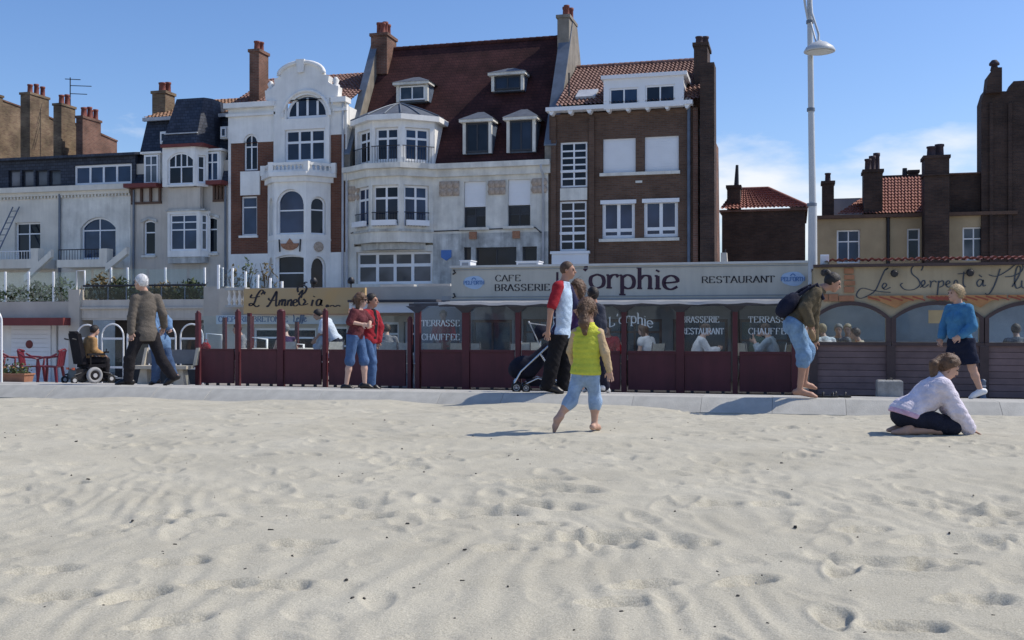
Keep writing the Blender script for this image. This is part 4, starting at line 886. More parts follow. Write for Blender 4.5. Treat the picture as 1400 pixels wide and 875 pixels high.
MB().box(U(1135, V2 + 3.0), U(1186, V2 + 3.0), V2 + 3.0, V2 + 6, za, Zp(1160, 271, V2 + 3)).build('rear_block', 'render_grey', t)
chimney(t, (Q.u(1181), Q.u(1207), za - .1, Q.z(1194, 231)), V2 + .05, 1.1, 3, 'brick_dark', 'pot_dark', .13, .62)
chimney(t, (U(1124, V2 + 1), U(1140, V2 + 1), za, Zp(1132, 248, V2 + 1)), V2 + .8, .8, 1, 'brick_dark', 'pot_dark', .12, .5)
chimney(t, (U(1243, V2 + 3.6), U(1256, V2 + 3.6), z2 - .5, Zp(1250, 232, V2 + 3.6)), V2 + 3.65, .5, 0, 'brick_dark'); MB().tube([(U(1237, V2 + 3.7), V2 + 3.7, z2), (U(1237, V2 + 3.7), V2 + 3.7, Zp(1237, 230, V2 + 3.7))], [.12, .1], 8).build('flue_pipe', 'iron', t)
t = thing('chimney_stack', (U(1280, 45.2), 45.2, GZ), 'broad dark brick chimney breast standing in front of the ochre house', 'chimney')
c = F(44.9)
chimney(t, (c.u(1264), c.u(1298), GZ, c.z(1280, 212)), 44.9, 1.0, 2, 'brick_dark', 'pot_dark', .17, .52)
MB().box(c.u(1262), c.u(1299), 44.8, 45.95, c.z(1280, 240), c.z(1280, 238)).build('string_course', 'brick_dark', t)

VT = 45.0; T = F(VT)
t = thing('house', (T.u(1375), VT, GZ), 'tall dark brick gable block cut by the right edge of the picture', 'house')
MB().box(T.u(1302), T.u(1366), VT + 1.2, VT + 3, Zp(1330, 291, VT + 1.2), Zp(1330, 238, VT + 1.2)).build('lower_wing', 'brick_dark', t)
MB().box(T.u(1300), T.u(1366), VT + 1.1, VT + 3.1, Zp(1330, 238, VT + 1.2) + .003, Zp(1330, 236, VT + 1.2)).build('coping', 'brick_old_red', t)
xa, xb, xc, xd = T.u(1347), T.u(1374), T.u(1388), T.u(1480)
MB().prism([(xa, GZ), (xd, GZ), (xd, T.z(1390, 104)), (T.u(1392), T.z(1390, 104)), (T.u(1388), T.z(1388, 112)), (T.u(1384), T.z(1384, 118)), (xb, T.z(1374, 118)), (T.u(1352), T.z(1352, 116)), (xa, T.z(1343, 132))], VT + .9, VT + 2.0).build('gable_wall', 'brick_dark', t)
MB().prism([(T.u(1352), T.z(1360, 122)), (T.u(1374), T.z(1360, 122)), (T.u(1374), T.z(1374, 87)), (T.u(1363), T.z(1363, 87)), (T.u(1355), T.z(1355, 98))], VT + .6, VT + 1.5).build('chimney', 'brick_dark', t)
MB().lathe([(.16, 0), (.12, .2), (.2, .22), (.2, .3), (.1, .42)], (T.u(1367), VT + 1.2, T.z(1367, 87)), 8).build('chimney_pot', 'pot_dark', t)
for x in (1358, 1384): MB().box(T.u(x), T.u(x) + .14, VT + .82, VT + .897, GZ, T.z(x, 135)).build('wall_pier', 'brick_dark', t)

# ================================================================== LETTERING
GL = {  # strokes in a unit box; serif marks at end points listed after '|'
 'C': [[(.86, .78), (.72, .95), (.48, 1.0), (.2, .84), (.08, .5), (.2, .16), (.48, 0), (.72, .05), (.9, .22)]],
 'A': [[(.05, 0), (.45, 1)], [(.45, 1), (.9, 0)], [(.22, .36), (.7, .36)]],
 'F': [[(.15, 0), (.15, 1)], [(.15, .98), (.75, .98)], [(.15, .53), (.6, .53)], [(.75, .98), (.75, .8)]],
 'E': [[(.15, 0), (.15, 1)], [(.15, .98), (.75, .98)], [(.15, .53), (.6, .53)], [(.15, .02), (.8, .02)], [(.75, .98), (.75, .8)], [(.8, .02), (.8, .22)]],
 'B': [[(.15, 0), (.15, 1)], [(.15, .98), (.5, .98), (.7, .88), (.7, .66), (.5, .54), (.15, .54)], [(.5, .54), (.78, .42), (.78, .14), (.5, .02), (.15, .02)]],
 'R': [[(.15, 0), (.15, 1)], [(.15, .98), (.55, .98), (.75, .86), (.75, .62), (.55, .5), (.15, .5)], [(.45, .5), (.9, 0)]],
 'S': [[(.74, .8), (.6, .98), (.38, 1), (.15, .86), (.15, .64), (.4, .53), (.68, .42), (.76, .2), (.58, .02), (.34, 0), (.12, .2)]],
 'I': [[(.2, 0), (.2, 1)]],
 'T': [[(.45, 0), (.45, 1)], [(.05, .98), (.85, .98)], [(.05, .98), (.05, .8)], [(.85, .98), (.85, .8)]],
 'U': [[(.15, 1), (.15, .3), (.3, .04), (.5, 0), (.7, .06), (.8, .3)], [(.8, .3), (.8, 1)]],
 'N': [[(.15, 0), (.15, 1)], [(.15, 1), (.82, 0)], [(.82, 0), (.82, 1)]],
 'H': [[(.15, 0), (.15, 1)], [(.85, 0), (.85, 1)], [(.15, .52), (.85, .52)]],
 'P': [[(.15, 0), (.15, 1)], [(.15, .98), (.55, .98), (.76, .86), (.76, .6), (.55, .47), (.15, .47)]],
 'L': [[(.15, 0), (.15, 1)], [(.15, .02), (.75, .02)], [(.75, .02), (.75, .22)]],
 'O': [[(.48, 1), (.16, .84), (.06, .5), (.16, .16), (.48, 0), (.8, .16), (.9, .5), (.8, .84), (.48, 1)]],
 "'": [[(.12, 1.05), (.16, .95), (.06, .82)]],
 'o': [[(.42, .64), (.14, .52), (.08, .3), (.16, .08), (.42, -.02), (.68, .08), (.76, .3), (.68, .54), (.42, .64)]],
 'r': [[(.15, 0), (.15, .62)], [(.15, .42), (.3, .6), (.5, .64), (.62, .54)], [(.02, .62), (.15, .62)], [(.02, 0), (.3, 0)]],
 'p': [[(.15, -.32), (.15, .62)], [(.15, .5), (.4, .64), (.66, .54), (.74, .3), (.66, .06), (.4, -.02), (.15, .1)], [(.02, .62), (.15, .62)], [(.0, -.32), (.32, -.32)]],
 'h': [[(.15, 0), (.15, 1)], [(.15, .42), (.34, .6), (.54, .62), (.66, .5), (.66, 0)], [(.0, 1), (.15, 1)], [(.02, 0), (.28, 0)], [(.54, 0), (.8, 0)]],
 'i': [[(.18, 0), (.18, .62)], [(.16, .82), (.2, .9)], [(.04, .62), (.18, .62)], [(.04, 0), (.34, 0)]],
 'e': [[(.1, .28), (.72, .36), (.66, .56), (.42, .64), (.16, .52), (.08, .28), (.18, .06), (.44, -.02), (.74, .12)]],
}
ADV = {'I': .46, "'": .3, 'r': .66, 'i': .4, 'p': .86, 'h': .86, 'o': .86, 'e': .84, ' ': .5}
SERIF = {'A': [(.05, 0), (.9, 0)], 'F': [(.15, 0)], 'I': [(.2, 0), (.2, 1)], 'R': [(.15, 0), (.9, 0)], 'T': [(.45, 0)], 'U': [(.15, 1), (.8, 1)], 'N': [(.15, 0), (.15, 1), (.82, 1)], 'H': [(.15, 0), (.15, 1), (.85, 0), (.85, 1)], 'P': [(.15, 0)], 'L': [(.15, 1)], 'B': [], 'E': []}
def crom(pts, n=5):
    if len(pts) < 3: return pts
    P = [pts[0]] + list(pts) + [pts[-1]]; out = []
    for i in range(1, len(P) - 2):
        for k in range(n):
            t_ = k / n; a, b, c, d_ = P[i - 1], P[i], P[i + 1], P[i + 2]
            out.append(tuple(.5 * (2 * b[j] + (c[j] - a[j]) * t_ + (2 * a[j] - 5 * b[j] + 4 * c[j] - d_[j]) * t_ ** 2 + (3 * b[j] - a[j] - 3 * c[j] + d_[j]) * t_ ** 3) for j in (0, 1)))
    out.append(tuple(pts[-1])); return out
class Lett:
    def __init__(s, v, xf=None): s.mb = MB(xf); s.v = v; s.k = 0
    def stroke(s, pts, thick, thin, smooth=True):
        p = crom(pts) if smooth else pts; n = len(p); L_ = []; R_ = []
        for i in range(n):
            a, b = p[max(i - 1, 0)], p[min(i + 1, n - 1)]; dx, dz = b[0] - a[0], b[1] - a[1]; l = math.hypot(dx, dz) or 1; dx /= l; dz /= l
            w = (thin + (thick - thin) * min(1, abs(dz) * 1.15) ** 1.5) / 2
            L_.append((p[i][0] - dz * w, p[i][1] + dx * w)); R_.append((p[i][0] + dz * w, p[i][1] - dx * w))
        y0 = s.v - .006 - .0006 * (s.k % 9); y1 = s.v - .001; s.k += 1
        vs = [(x, y0, z) for x, z in L_] + [(x, y0, z) for x, z in R_] + [(x, y1, z) for x, z in L_] + [(x, y1, z) for x, z in R_]
        fs = [(i, n + i, n + i + 1, i + 1) for i in range(n - 1)] + [(2 * n + i, i, i + 1, 2 * n + i + 1) for i in range(n - 1)] + [(n + i, 3 * n + i, 3 * n + i + 1, n + i + 1) for i in range(n - 1)]
        fs += [(0, 2 * n, 3 * n, n), (n - 1, 2 * n - 1, 4 * n - 1, 3 * n - 1)]
        s.mb.add(vs, fs)
    def text(s, txt, u0, u1, z0, h, thick=.17, thin=.06, path=None, serif=True):
        tot = sum(ADV.get(c, 1.0) for c in txt); k = (u1 - u0) / tot; x = u0
        for c in txt:
            if c in GL:
                for stk in GL[c]:
                    s.stroke([s.pp(x + px * k, z0, pz * h, path, u0, u1) for px, pz in stk], thick * h, thin * h, len(stk) > 2)
                if serif:
                    for (sx, sz) in SERIF.get(c, []):
                        zz = max(.03, min(.97, sz)); s.stroke([s.pp(x + (sx - .14) * k, z0, zz * h, path, u0, u1), s.pp(x + (sx + .14) * k, z0, zz * h, path, u0, u1)], thin * h, thin * h, False)
            x += ADV.get(c, 1.0) * k
    def pp(s, x, z0, dz, path, u0, u1): return (x, z0 + dz + (path((x - u0) / (u1 - u0)) if path else 0))
    def script(s, strokes, u0, z0, k, thick, thin, slant=.0):
        for st in strokes: s.stroke([(u0 + (x + slant * z) * k, z0 + z * k) for x, z in st], thick, thin)
    def build(s, m, parent, name='lettering'): return s.mb.build(name, m, parent)

# ================================================================== SEA-FRONT RESTAURANTS AND TERRACES
mat('burgundy', (.085, .018, .024), .5, .12, 4, spec=.35, rnd=.06); mat('burgundy_panel', (.095, .022, .028), .6, .2, 1.5, rnd=.1, streak=.3)
mat('sign_cream', (.56, .525, .44), .6, .06, 1.0, streak=.15); mat('sign_edge', (.62, .60, .55), .5, .1, 3); mat('sign_grey', (.30, .31, .31), .6, .1, 2)
mat('letter_black', (.018, .014, .02), .5, .1, 4); mat('letter_plum', (.04, .012, .03), .5, .1, 4); mat('letter_frost', (.55, .62, .66), .6, .1, 4); mat('letter_blue', (.06, .13, .28), .5, .1, 4)
mat('logo_blue', (.45, .58, .74), .5, .06, 3); mat('logo_ink', (.12, .24, .48), .5, .1, 3)
mat('sign_ochre', (.52, .39, .22), .6, .1, 1.2, alt=(.56, .35, .14)); mat('band_pale', (.46, .53, .58), .6, .08, 2)
mat('awning_white', (.74, .75, .76), .7, .06, 2)
def canvas(name, tr):
    m = mat(name, (.74, .75, .76), .8, .05, 2); n = m.node_tree.nodes; l = m.node_tree.links.new; t_ = n.new('ShaderNodeBsdfTranslucent'); t_.inputs[0].default_value = (.8, .8, .78, 1); mx = n.new('ShaderNodeMixShader'); mx.inputs[0].default_value = tr
    l(n['Principled BSDF'].outputs[0], mx.inputs[1]); l(t_.outputs[0], mx.inputs[2]); l(mx.outputs[0], n['Material Output'].inputs[0])
canvas('awning_canvas', .7); mat('awning_dark', (.05, .05, .06), .7, .1, 3); mat('glazing_dark', (.05, .06, .07), .4, .2, 2)
mat('interior_wall', (.24, .25, .27), .8, .3, .8); mat('interior_blue', (.26, .31, .36), .7, .35, .9); mat('terrace_floor', (.25, .23, .21), .9, .15, 2)
mat('white_plastic', (.74, .74, .73), .45, .04, 3); mat('table_top', (.5, .46, .4), .5, .1, 4); mat('chrome', (.6, .62, .64), .22, .05, 3, metal=.9)

G = F(TER_V)
# --- L'orphie: glazed terrace front with burgundy panels
t = thing('terrace_enclosure', (G.u(830), TER_V, TER_Z), 'long glazed burgundy terrace front under the cream restaurant sign', 'terrace')
postx = [571, 637, 708, 785, 853, 930, 1005, 1088]
ztop = G.z(830, 417); zpan = G.z(830, 483); zbot = TER_Z + .03
def zl(px, py): return G.z(px, py)
for i, x in enumerate(postx):
    w = .045 if i % 2 == 0 else .075
    MB().box(G.u(x) - w, G.u(x) + w, TER_V - .03, TER_V + .09, TER_Z, ztop).build('post', 'burgundy', t)
    MB().prism([(G.u(x) - .24, ztop - .004), (G.u(x) + .24, ztop - .004), (G.u(x) + w + .004, ztop - .13), (G.u(x) + w + .004, ztop - .14), (G.u(x) - w - .004, ztop - .14), (G.u(x) - w - .004, ztop - .13)], TER_V - .05, TER_V - .032).build('post_bracket', 'awning_dark', t)
ex = [560] + postx
for a, b in zip(postx[:-1], postx[1:]):
    u0, u1 = G.u(a) + .08, G.u(b) - .08
    MB().box(u0, u1, TER_V, TER_V + .05, zbot + .02, zpan).build('panel', 'burgundy_panel', t)
    MB().box(u0, u1, TER_V - .02, TER_V + .07, zpan + .002, zpan + .05).build('panel_rail', 'burgundy', t)
    MB().box(u0, u1, TER_V + .02, TER_V + .028, zpan + .052, ztop - .005).build('glass_pane', 'terrace_glass', t)
    for k in range(3):
        x = u0 + (u1 - u0) * (k + .5) / 3; MB().box(x - .03, x + .03, TER_V + .005, TER_V + .045, TER_Z, zbot + .018).build('panel_foot', 'iron', t)
MB().box(G.u(560), G.u(1092), TER_V - .04, TER_V + .1, ztop + .001, ztop + .05).build('top_rail', 'awning_dark', t)
# side screen on the left return
MB().box(G.u(567), G.u(567) + .02, TER_V + .1, 24.4, zpan, ztop - .01).build('glass_pane', 'terrace_glass', t); MB().box(G.u(567) - .01, G.u(567) + .04, TER_V + .1, 24.4, zbot, zpan - .004).build('panel', 'burgundy_panel', t)
for x0, x1, y, h, s_ in ((576, 629, 446, 8.5, 'TERRASSE'), (576, 629, 465, 8.5, 'CHAUFFEE'), (932, 984, 441, 8.5, 'BRASSERIE'), (932, 990, 457, 8.5, 'RESTAURANT'), (1023, 1083, 441, 8.5, 'TERRASSE'), (1023, 1083, 457, 8.5, 'CHAUFFEE')):
    le = Lett(TER_V + .018); D_ = depth((x0 + x1) / 2, TER_V); le.text(s_, G.u(x0), G.u(x1), zl((x0 + x1) / 2, y), h * D_ / FPX, .14, .05); le.build('letter_frost', t)
le = Lett(TER_V + .018); D_ = depth(862, TER_V); le.text("L'orphie", G.u(832), G.u(893), zl(862, 448), 14 * D_ / FPX, .12, .06, path=lambda s_: .10 * math.sin(math.pi * min(1, s_ * 1.05))); le.build('letter_frost', t)
# awning roof from sign to front
VS = 22.6; Sg = F(VS)
zs0, zs1 = Sg.z(860, 407.5), Sg.z(860, 363)
aw = MB(); a0, a1 = G.u(606), G.u(1102)
n = 40; vs = []
for i in range(n + 1):
    u = a0 + (a1 - a0) * i / n; dz = .012 * math.sin(i * 1.7) + .008 * math.sin(i * .6)
    vs += [(u, TER_V - .32, zl(830, 416.5) + dz), (u, TER_V - .30, zl(830, 414) + dz + .02), (u, VS - .05, zs0 - .04), (u, VS - .05, zs0 - .06)]
aw.add(vs, [(4 * i + j, 4 * i + 4 + j, 4 * i + 5 + j, 4 * i + 1 + j) for i in range(n) for j in range(2)]); aw.build('awning', 'awning_canvas', t)
MB().box(a0, a1, TER_V - .28, TER_V - .1, zl(830, 418.5), zl(830, 417)).build('awning_rail', 'awning_dark', t)
MB().add([(G.u(566), VS + 3, TER_Z + .012), (G.u(1090), VS + 3, TER_Z + .012), (G.u(1090), TER_V + .1, TER_Z + .012), (G.u(566), TER_V + .1, TER_Z + .012)], [(3, 2, 1, 0)]).build('terrace_deck', 'terrace_floor', t)
# restaurant front behind the terrace
VR = 24.6; K = F(VR)
t = thing('restaurant_building', (K.u(850), VR, GZ), 'low restaurant behind the glazed burgundy terrace, brown brick house rising above it', 'restaurant')
hh = [K.r(592, 440, 628, 486), K.r(645, 437, 700, 520), K.r(715, 436, 760, 486), K.r(770, 436, 815, 520), K.r(830, 436, 905, 486), K.r(920, 436, 995, 486), K.r(1010, 436, 1080, 520)]
hh = [(a, b, max(c, GZ + .05), d) for a, b, c, d in hh]
zr = Sg.z(860, 409)
wall(t, 'wall', 'interior_wall', (K.u(566), K.u(1098), GZ, zr), VR, hh, recess=.1)
for i, h in enumerate(hh): window(t, h, VR, 2, (1,) if i % 2 else (1, 2), 'wood_brown', 'pane_curtain' if i != 3 else 'pane_dark', recess=.05)
MB().box(U(566, VR), U(1098, VR), VR + .25, VH - .5, GZ, zr - .02).build('body', 'render_grey', t)
MB().box(Sg.u(600), Sg.u(1106), VS + .2, VH - .4, zr + .002, zr + .1).build('flat_roof', 'render_grey', t)
for x in (700, 795, 940): pass
# sign
t = thing('restaurant_sign', (Sg.u(860), VS, zs0), "long cream sign board reading CAFE BRASSERIE L'orphie RESTAURANT", 'sign')
su0, su1 = Sg.u(617), Sg.u(1106)
MB().box(su0, su1, VS, VS + .16, zs0, zs1).build('board', 'sign_cream', t)
MB().box(su0 - .03, su1 + .02, VS - .04, VS + .2, zs1 + .001, zs1 + .05).build('top_moulding', 'sign_edge', t); MB().box(su0 - .02, su1 + .02, VS - .03, VS + .18, zs0 - .06, zs0 - .001).build('bottom_moulding', 'sign_grey', t)
MB().box(su0, su1, VS - .014, VS - .003, zs0 + .035, zs0 + .055).box(su0, su1, VS - .014, VS - .003, zs1 - .05, zs1 - .035).build('moulding_line', 'sign_grey', t)
def sline(x0, x1, y, h, s_, mt='letter_black', **kw):
    le = Lett(VS); D_ = depth((x0 + x1) / 2, VS); le.text(s_, Sg.u(x0), Sg.u(x1), Sg.z((x0 + x1) / 2, y), h * D_ / FPX, **kw); return le.build(mt, t)
sline(677, 713, 384.5, 8.5, 'CAFE'); sline(676, 753, 397.5, 9, 'BRASSERIE', thick=.2); sline(959, 1060, 386.5, 9, 'RESTAURANT', thick=.2)
le = Lett(VS); D_ = depth(850, VS); hq = 28 * D_ / FPX; le.stroke([(Sg.u(762), Sg.z(762, 372)), (Sg.u(762), Sg.z(762, 395))], .05, .05, False); le.stroke([(Sg.u(758), Sg.z(762, 395)), (Sg.u(788), Sg.z(780, 394))], .04, .04, False); le.build('letter_plum', t); le = Lett(VS)
le.text("'orphie", Sg.u(797), Sg.u(929), Sg.z(860, 394), hq, .19, .08, path=lambda s_: .03 - .06 * s_); le.build('letter_plum', t)
for cx, cy in ((648, 386), (1084, 381)):
    c0_, c1_ = Sg.u(cx), Sg.z(cx, cy); p = [(c0_ + .235 * math.cos(k * math.pi / 12) * (1 + .05 * math.cos(k * 5)), c1_ + .15 * math.sin(k * math.pi / 12) * (1 + .06 * math.sin(k * 7))) for k in range(24)]
    lg = MB().prism(p, VS - .008, VS - .002).build('brewer_logo', 'logo_blue', t)
    le = Lett(VS - .009); le.text('PELFORTH', c0_ - .24, c0_ + .24, c1_ - .05, .085, .2, .09, serif=False); le.stroke([(c0_ - .05, c1_ + .06), (c0_, c1_ + .1), (c0_ + .05, c1_ + .06)], .02, .02); le.build('logo_ink', lg)
for y0_ in (zs0 + .03, zs1 - .14): MB().tube([(su0 + .04, VS - .02, y0_), (su0 + .1, VS - .02, y0_ + .03), (su0 + .06, VS - .02, y0_ + .1)], .018, 6).build('corner_scroll', 'letter_black', t)
# kit standing on the flat roof
def roofbox(name, px0, px1, py0, py1, v, label, m='shutter_white', cat='roof unit'):
    f = F(v); r = f.r(px0, py0, px1, py1); z0 = zr + .1
    t = thing(name, ((r[0] + r[1]) / 2, v, z0), label, cat)
    MB().box(r[0], r[1], v, v + .5, z0, r[3]).build('casing', m, t); MB().box(r[0] - .02, r[1] + .02, v - .02, v + .52, r[3] + .001, r[3] + .025).build('lid', m, t)
    MB().box(r[0] + .05, r[1] - .05, v - .012, v - .003, r[2] + .03, r[3] - .04).build('grille', 'render_grey', t)
roofbox('roof_vent', 706, 736, 358, 364, 27, 'low white vent box on the flat roof above CAFE')
roofbox('roof_vent', 629, 643, 357, 366, 26, 'small white vent box at the left end of the flat roof', 'shutter_white')
t = thing('satellite_box', (U(990, 30), 30, zr + .1), 'small beige dish box on the roof beside the brown brick house', 'roof unit')
MB().hexa([(U(984, 30), 30, zr + .1), (U(998, 30), 30, zr + .1), (U(998, 30), 30.4, zr + .1), (U(984, 30), 30.4, zr + .1)], [(U(985, 30), 30.1, Zp(990, 345, 30)), (U(993, 30), 30.1, Zp(990, 345, 30)), (U(993, 30), 30.4, Zp(990, 345, 30)), (U(985, 30), 30.4, Zp(990, 345, 30))]).build('casing', 'concrete_warm', t)
MB().tube([(U(991, 30), 30.2, zr + .1), (U(991, 30), 30.2, Zp(991, 340, 30))], .02, 6).build('stub', 'iron', t)

# --- L'Amnezia: open terrace behind a burgundy windbreak
t = thing('terrace_windbreak', (G.u(415), TER_V, TER_Z), 'open burgundy windbreak with bare posts in front of the ochre sign', 'terrace')
zp = G.z(415, 479.5); px_ = [270, 324.5, 383.5, 444, 505, 560]; hts = [428, 426, 426, 425, 440, 436]
for i, (x, yt) in enumerate(zip(px_, hts)):
    w = .038 if i != 2 else .07
    MB().box(G.u(x) - w, G.u(x) + w, TER_V - .03, TER_V + .09, TER_Z, G.z(x, yt)).build('post', 'burgundy', t)
    MB().lathe([(w * 1.2, 0), (w * 1.2, .02), (w * .6, .05)], (G.u(x), TER_V + .03, G.z(x, yt) + .001), 8).build('post_cap', 'burgundy', t)
for a, b in zip(px_[:-1], px_[1:]):
    u0, u1 = G.u(a) + .09, G.u(b) - .09
    MB().box(u0, u1, TER_V, TER_V + .05, zbot + .02, zp).build('panel', 'burgundy_panel', t); MB().box(u0, u1, TER_V - .015, TER_V + .065, zp + .002, zp + .03).build('panel_rail', 'burgundy', t)
    MB().box(u0, u1, TER_V + .02, TER_V + .028, zp + .032, G.z((a + b) / 2, 432)).build('glass_pane', 'clear_glass', t)
    for k in range(3):
        x = u0 + (u1 - u0) * (k + .5) / 3; MB().box(x - .03, x + .03, TER_V + .005, TER_V + .045, TER_Z, zbot + .018).build('panel_foot', 'iron', t)
for k, (x, v, yt) in enumerate(((306, 22.2, 434), (343, 23.2, 432), (405, 23.8, 440), (340, 21.6, 428))):
    MB().box(U(x, v) - .04, U(x, v) + .04, v, v + .08, TER_Z, Zp(x, yt, v)).build('post', 'burgundy', t)
for x0, x1, y0, y1, v in ((283, 304, 456, 458, 22.3), (343, 365, 461, 464, 22.6), (399, 415, 470, 471, 22.8)):
    MB().tube([(U(x0, v), v, TER_Z), (U(x0, v), v, Zp(x0, y0, v)), (U(x1, v), v, Zp(x1, y1, v)), (U(x1, v), v, TER_Z)], .03, 8).build('handrail', 'white_plastic', t)
MB().add([(G.u(268), 26.4, TER_Z + .008), (G.u(565), 26.4, TER_Z + .008), (G.u(565), TER_V + .1, TER_Z + .008), (G.u(268), TER_V + .1, TER_Z + .008)], [(3, 2, 1, 0)]).build('terrace_deck', 'terrace_floor', t)

VA = 26.5; A_ = F(VA)
t = thing('restaurant_building', (A_.u(430), VA, GZ), 'creperie front with ochre sign, pale lettered band and balustrade on its roof', 'restaurant')
zt_ = A_.z(430, 393); hh = [A_.r(345, 448, 432, 486), A_.r(440, 446, 475, 524), A_.r(482, 440, 545, 486), A_.r(552, 440, 610, 486)]; hh = [(a, b, max(c, GZ + .03), d) for a, b, c, d in hh]
wall(t, 'wall', 'concrete_warm', (A_.u(300), A_.u(618), GZ, zt_), VA, hh)
for i, h in enumerate(hh): window(t, h, VA, 2 if i != 1 else 1, (1, 2), 'white_frame', 'pane_dark' if i % 2 else 'pane', recess=.1)
MB().box(A_.u(300), A_.u(618), VA + .24, VH - .4, GZ, zt_ - .01).build('body', 'concrete_warm', t)
MB().box(A_.u(302), A_.u(500), VA - .25, VA - .003, A_.z(400, 443), A_.z(400, 431)).build('lettered_band', 'band_pale', t)
le = Lett(VA - .25); le.text('CREPERIE BRETONNE', A_.u(305), A_.u(400), A_.z(352, 440), .15, .18, .06)
le.script([[(0, 1), (.1, .6), (.05, .1), (.2, 0), (.5, .1)], [(.5, .3), (.8, .45), (.7, .62), (.5, .4), (.6, .05), (.9, .1)], [(.95, -.3), (1.1, .8), (1.3, .9), (1.15, .3), (1.05, -.1)], [(1.3, -.3), (1.45, .8), (1.65, .9), (1.5, .3), (1.4, -.1)], [(1.6, .3), (1.95, .45), (1.85, .62), (1.65, .4), (1.75, .05), (2.1, .15)]], A_.u(407), A_.z(415, 440), .19, .035, .015)
le.build('letter_blue', t)
# ochre sign
ts = thing('restaurant_sign', (A_.u(416), VA - .5, A_.z(416, 428)), "ochre sign with L'Amnezia in black script", 'sign')
sv = VA - .55; f = F(sv); r = f.r(333, 394, 499, 429); MB().box(r[0], r[1], sv, sv + .12, r[2], r[3]).build('board', 'sign_ochre', ts)
le = Lett(sv); k = 13 * depth(416, sv) / FPX
sx = lambda px: (f.u(px) - f.u(340)) / k
le.script([[(1.3, 1.3), (1.55, 1.6), (1.25, 1.75), (.85, 1.2), (.6, .35), (.2, .1), (.05, .25), (.35, .35), (.9, .0), (1.25, .15)], [(.25, 1.3), (.1, 1.0), (.5, .95), (1.2, 1.1)], [(1.75, 1.6), (1.65, 1.3)],
           [(2.1, .1), (2.3, .05), (2.8, 1.0), (3.1, 1.6), (3.15, .8), (3.2, .1), (3.4, .1)], [(2.2, .9), (2.5, .65), (3.3, .7)],
           [(3.5, .1), (3.6, .7)], [(3.6, .5), (3.85, .75), (3.9, .5), (3.85, .1)], [(3.9, .5), (4.15, .75), (4.25, .5), (4.2, .1), (4.35, .15)],
           [(4.5, .1), (4.6, .7)], [(4.6, .5), (4.85, .75), (4.95, .5), (4.9, .1), (5.1, .15)], [(5.15, .35), (5.55, .5), (5.45, .75), (5.2, .6), (5.2, .2), (5.45, .05), (5.75, .2)],
           [(5.6, 1.5), (5.5, 1.95), (6.0, 2.25), (6.5, 2.0), (6.4, 1.5), (6.0, 1.15), (5.75, .7), (5.95, .2), (6.4, .15), (6.9, .3)], [(5.7, 1.2), (6.1, 1.7), (6.0, .9)], [(6.2, 2.3), (6.3, 2.55), (6.55, 2.5)], [(6.3, .8), (6.55, .5), (6.3, .2)],
           [(7.3, .05), (7.4, .7)], [(7.48, 1.0), (7.5, 1.08)], [(8.4, .6), (8.1, .75), (7.85, .5), (7.9, .15), (8.15, .1), (8.35, .4), (8.4, .7), (8.35, .2), (8.6, .1)],
           [(9.0, -.1), (9.1, .15), (9.3, -.05)], [(9.4, .0), (9.7, .1), (10.0, -.02), (10.3, .1), (10.6, .0)]], f.u(340), f.z(416, 419), k, .058, .022, .12)
le.build('letter_black', ts)
for x in (430, 481): MB().lathe([(.02, 0), (.02, .1), (.09, .11), (.1, .2), (.05, .27)], (f.u(x), sv - .05, r[3] + .002), 10).build('spot_lamp', 'iron', ts)
# balustrades on the roof
for (x0, x1, y0, y1, nb, v) in ((308, 336, 393, 420, 4, VA - .3), (520, 566, 389, 413, 8, 27.2), (572, 616, 388, 411, 7, 27.2)):
    f2 = F(v); r = f2.r(x0, y0, x1, y1); b = MB().box(r[0], r[1], v, v + .2, r[2], r[2] + .06).box(r[0], r[1], v - .02, v + .22, r[3] - .08, r[3]).build('balustrade', 'concrete', t)
    hb_ = r[3] - .08 - r[2] - .06; b0 = None
    for q in range(nb):
        o = MB().lathe([(.05, 0), (.05, .03), (.03, .06), (.068, hb_ * .4), (.03, hb_ * .75), (.05, hb_ - .03), (.05, hb_)], (0, 0, 0), 8).build('baluster', 'white_stucco', b) if b0 is None else link('baluster', b0.data, b)
        b0 = b0 or o; o.location = (r[0] + (r[1] - r[0]) * (q + .5) / nb, v + .1, r[2] + .06)
r = A_.r(500, 413, 617, 417); MB().box(r[0], r[1], VA - 1.2, VA + .8, A_.z(555, 414), A_.z(555, 411)).build('canopy', 'awning_dark', t); MB().box(r[0], r[1] + .3, VA - 1.1, VA - .003, A_.z(555, 428), A_.z(555, 414.5)).build('canopy_fascia', 'awning_white', t)

# --- left: garden-level building with glass balustrades above
VL = 28.0; M_ = F(VL)
t = thing('terrace_building', (M_.u(150), VL, GZ), 'beige two-bay building at the left with glass balustrades on its roof terrace', 'building')
zt_ = M_.z(100, 412); zf = M_.z(100, 435)
wall(t, 'fascia', 'concrete_warm', (M_.u(-140), M_.u(98), zf, zt_), VL); wall(t, 'fascia', 'beige_stucco', (M_.u(113), M_.u(282), zf, zt_ + .04), VL - .05)
MB().box(M_.u(113), M_.u(282), VL - .12, VL - .053, zf + .28, zf + .33).build('fascia_moulding', 'beige_stucco', t)
for a, b, yt in ((97.9, 112.9, 396), (282.1, 312, 392)): MB().box(M_.u(a), M_.u(b), VL - .15, VL + .5, GZ, M_.z((a + b) / 2, yt)).build('pillar', 'concrete_warm', t)
MB().box(M_.u(-140), M_.u(312), VL + .6, VH - 1.6, zt_ - .35, zt_ - .02).build('roof_deck', 'concrete', t)
hd = M_.r(82, 452, 96, 486); hd2 = M_.r(66, 444, 98, 522)
hd2 = (hd2[0], hd2[1] - .02, GZ + .02, hd2[3])
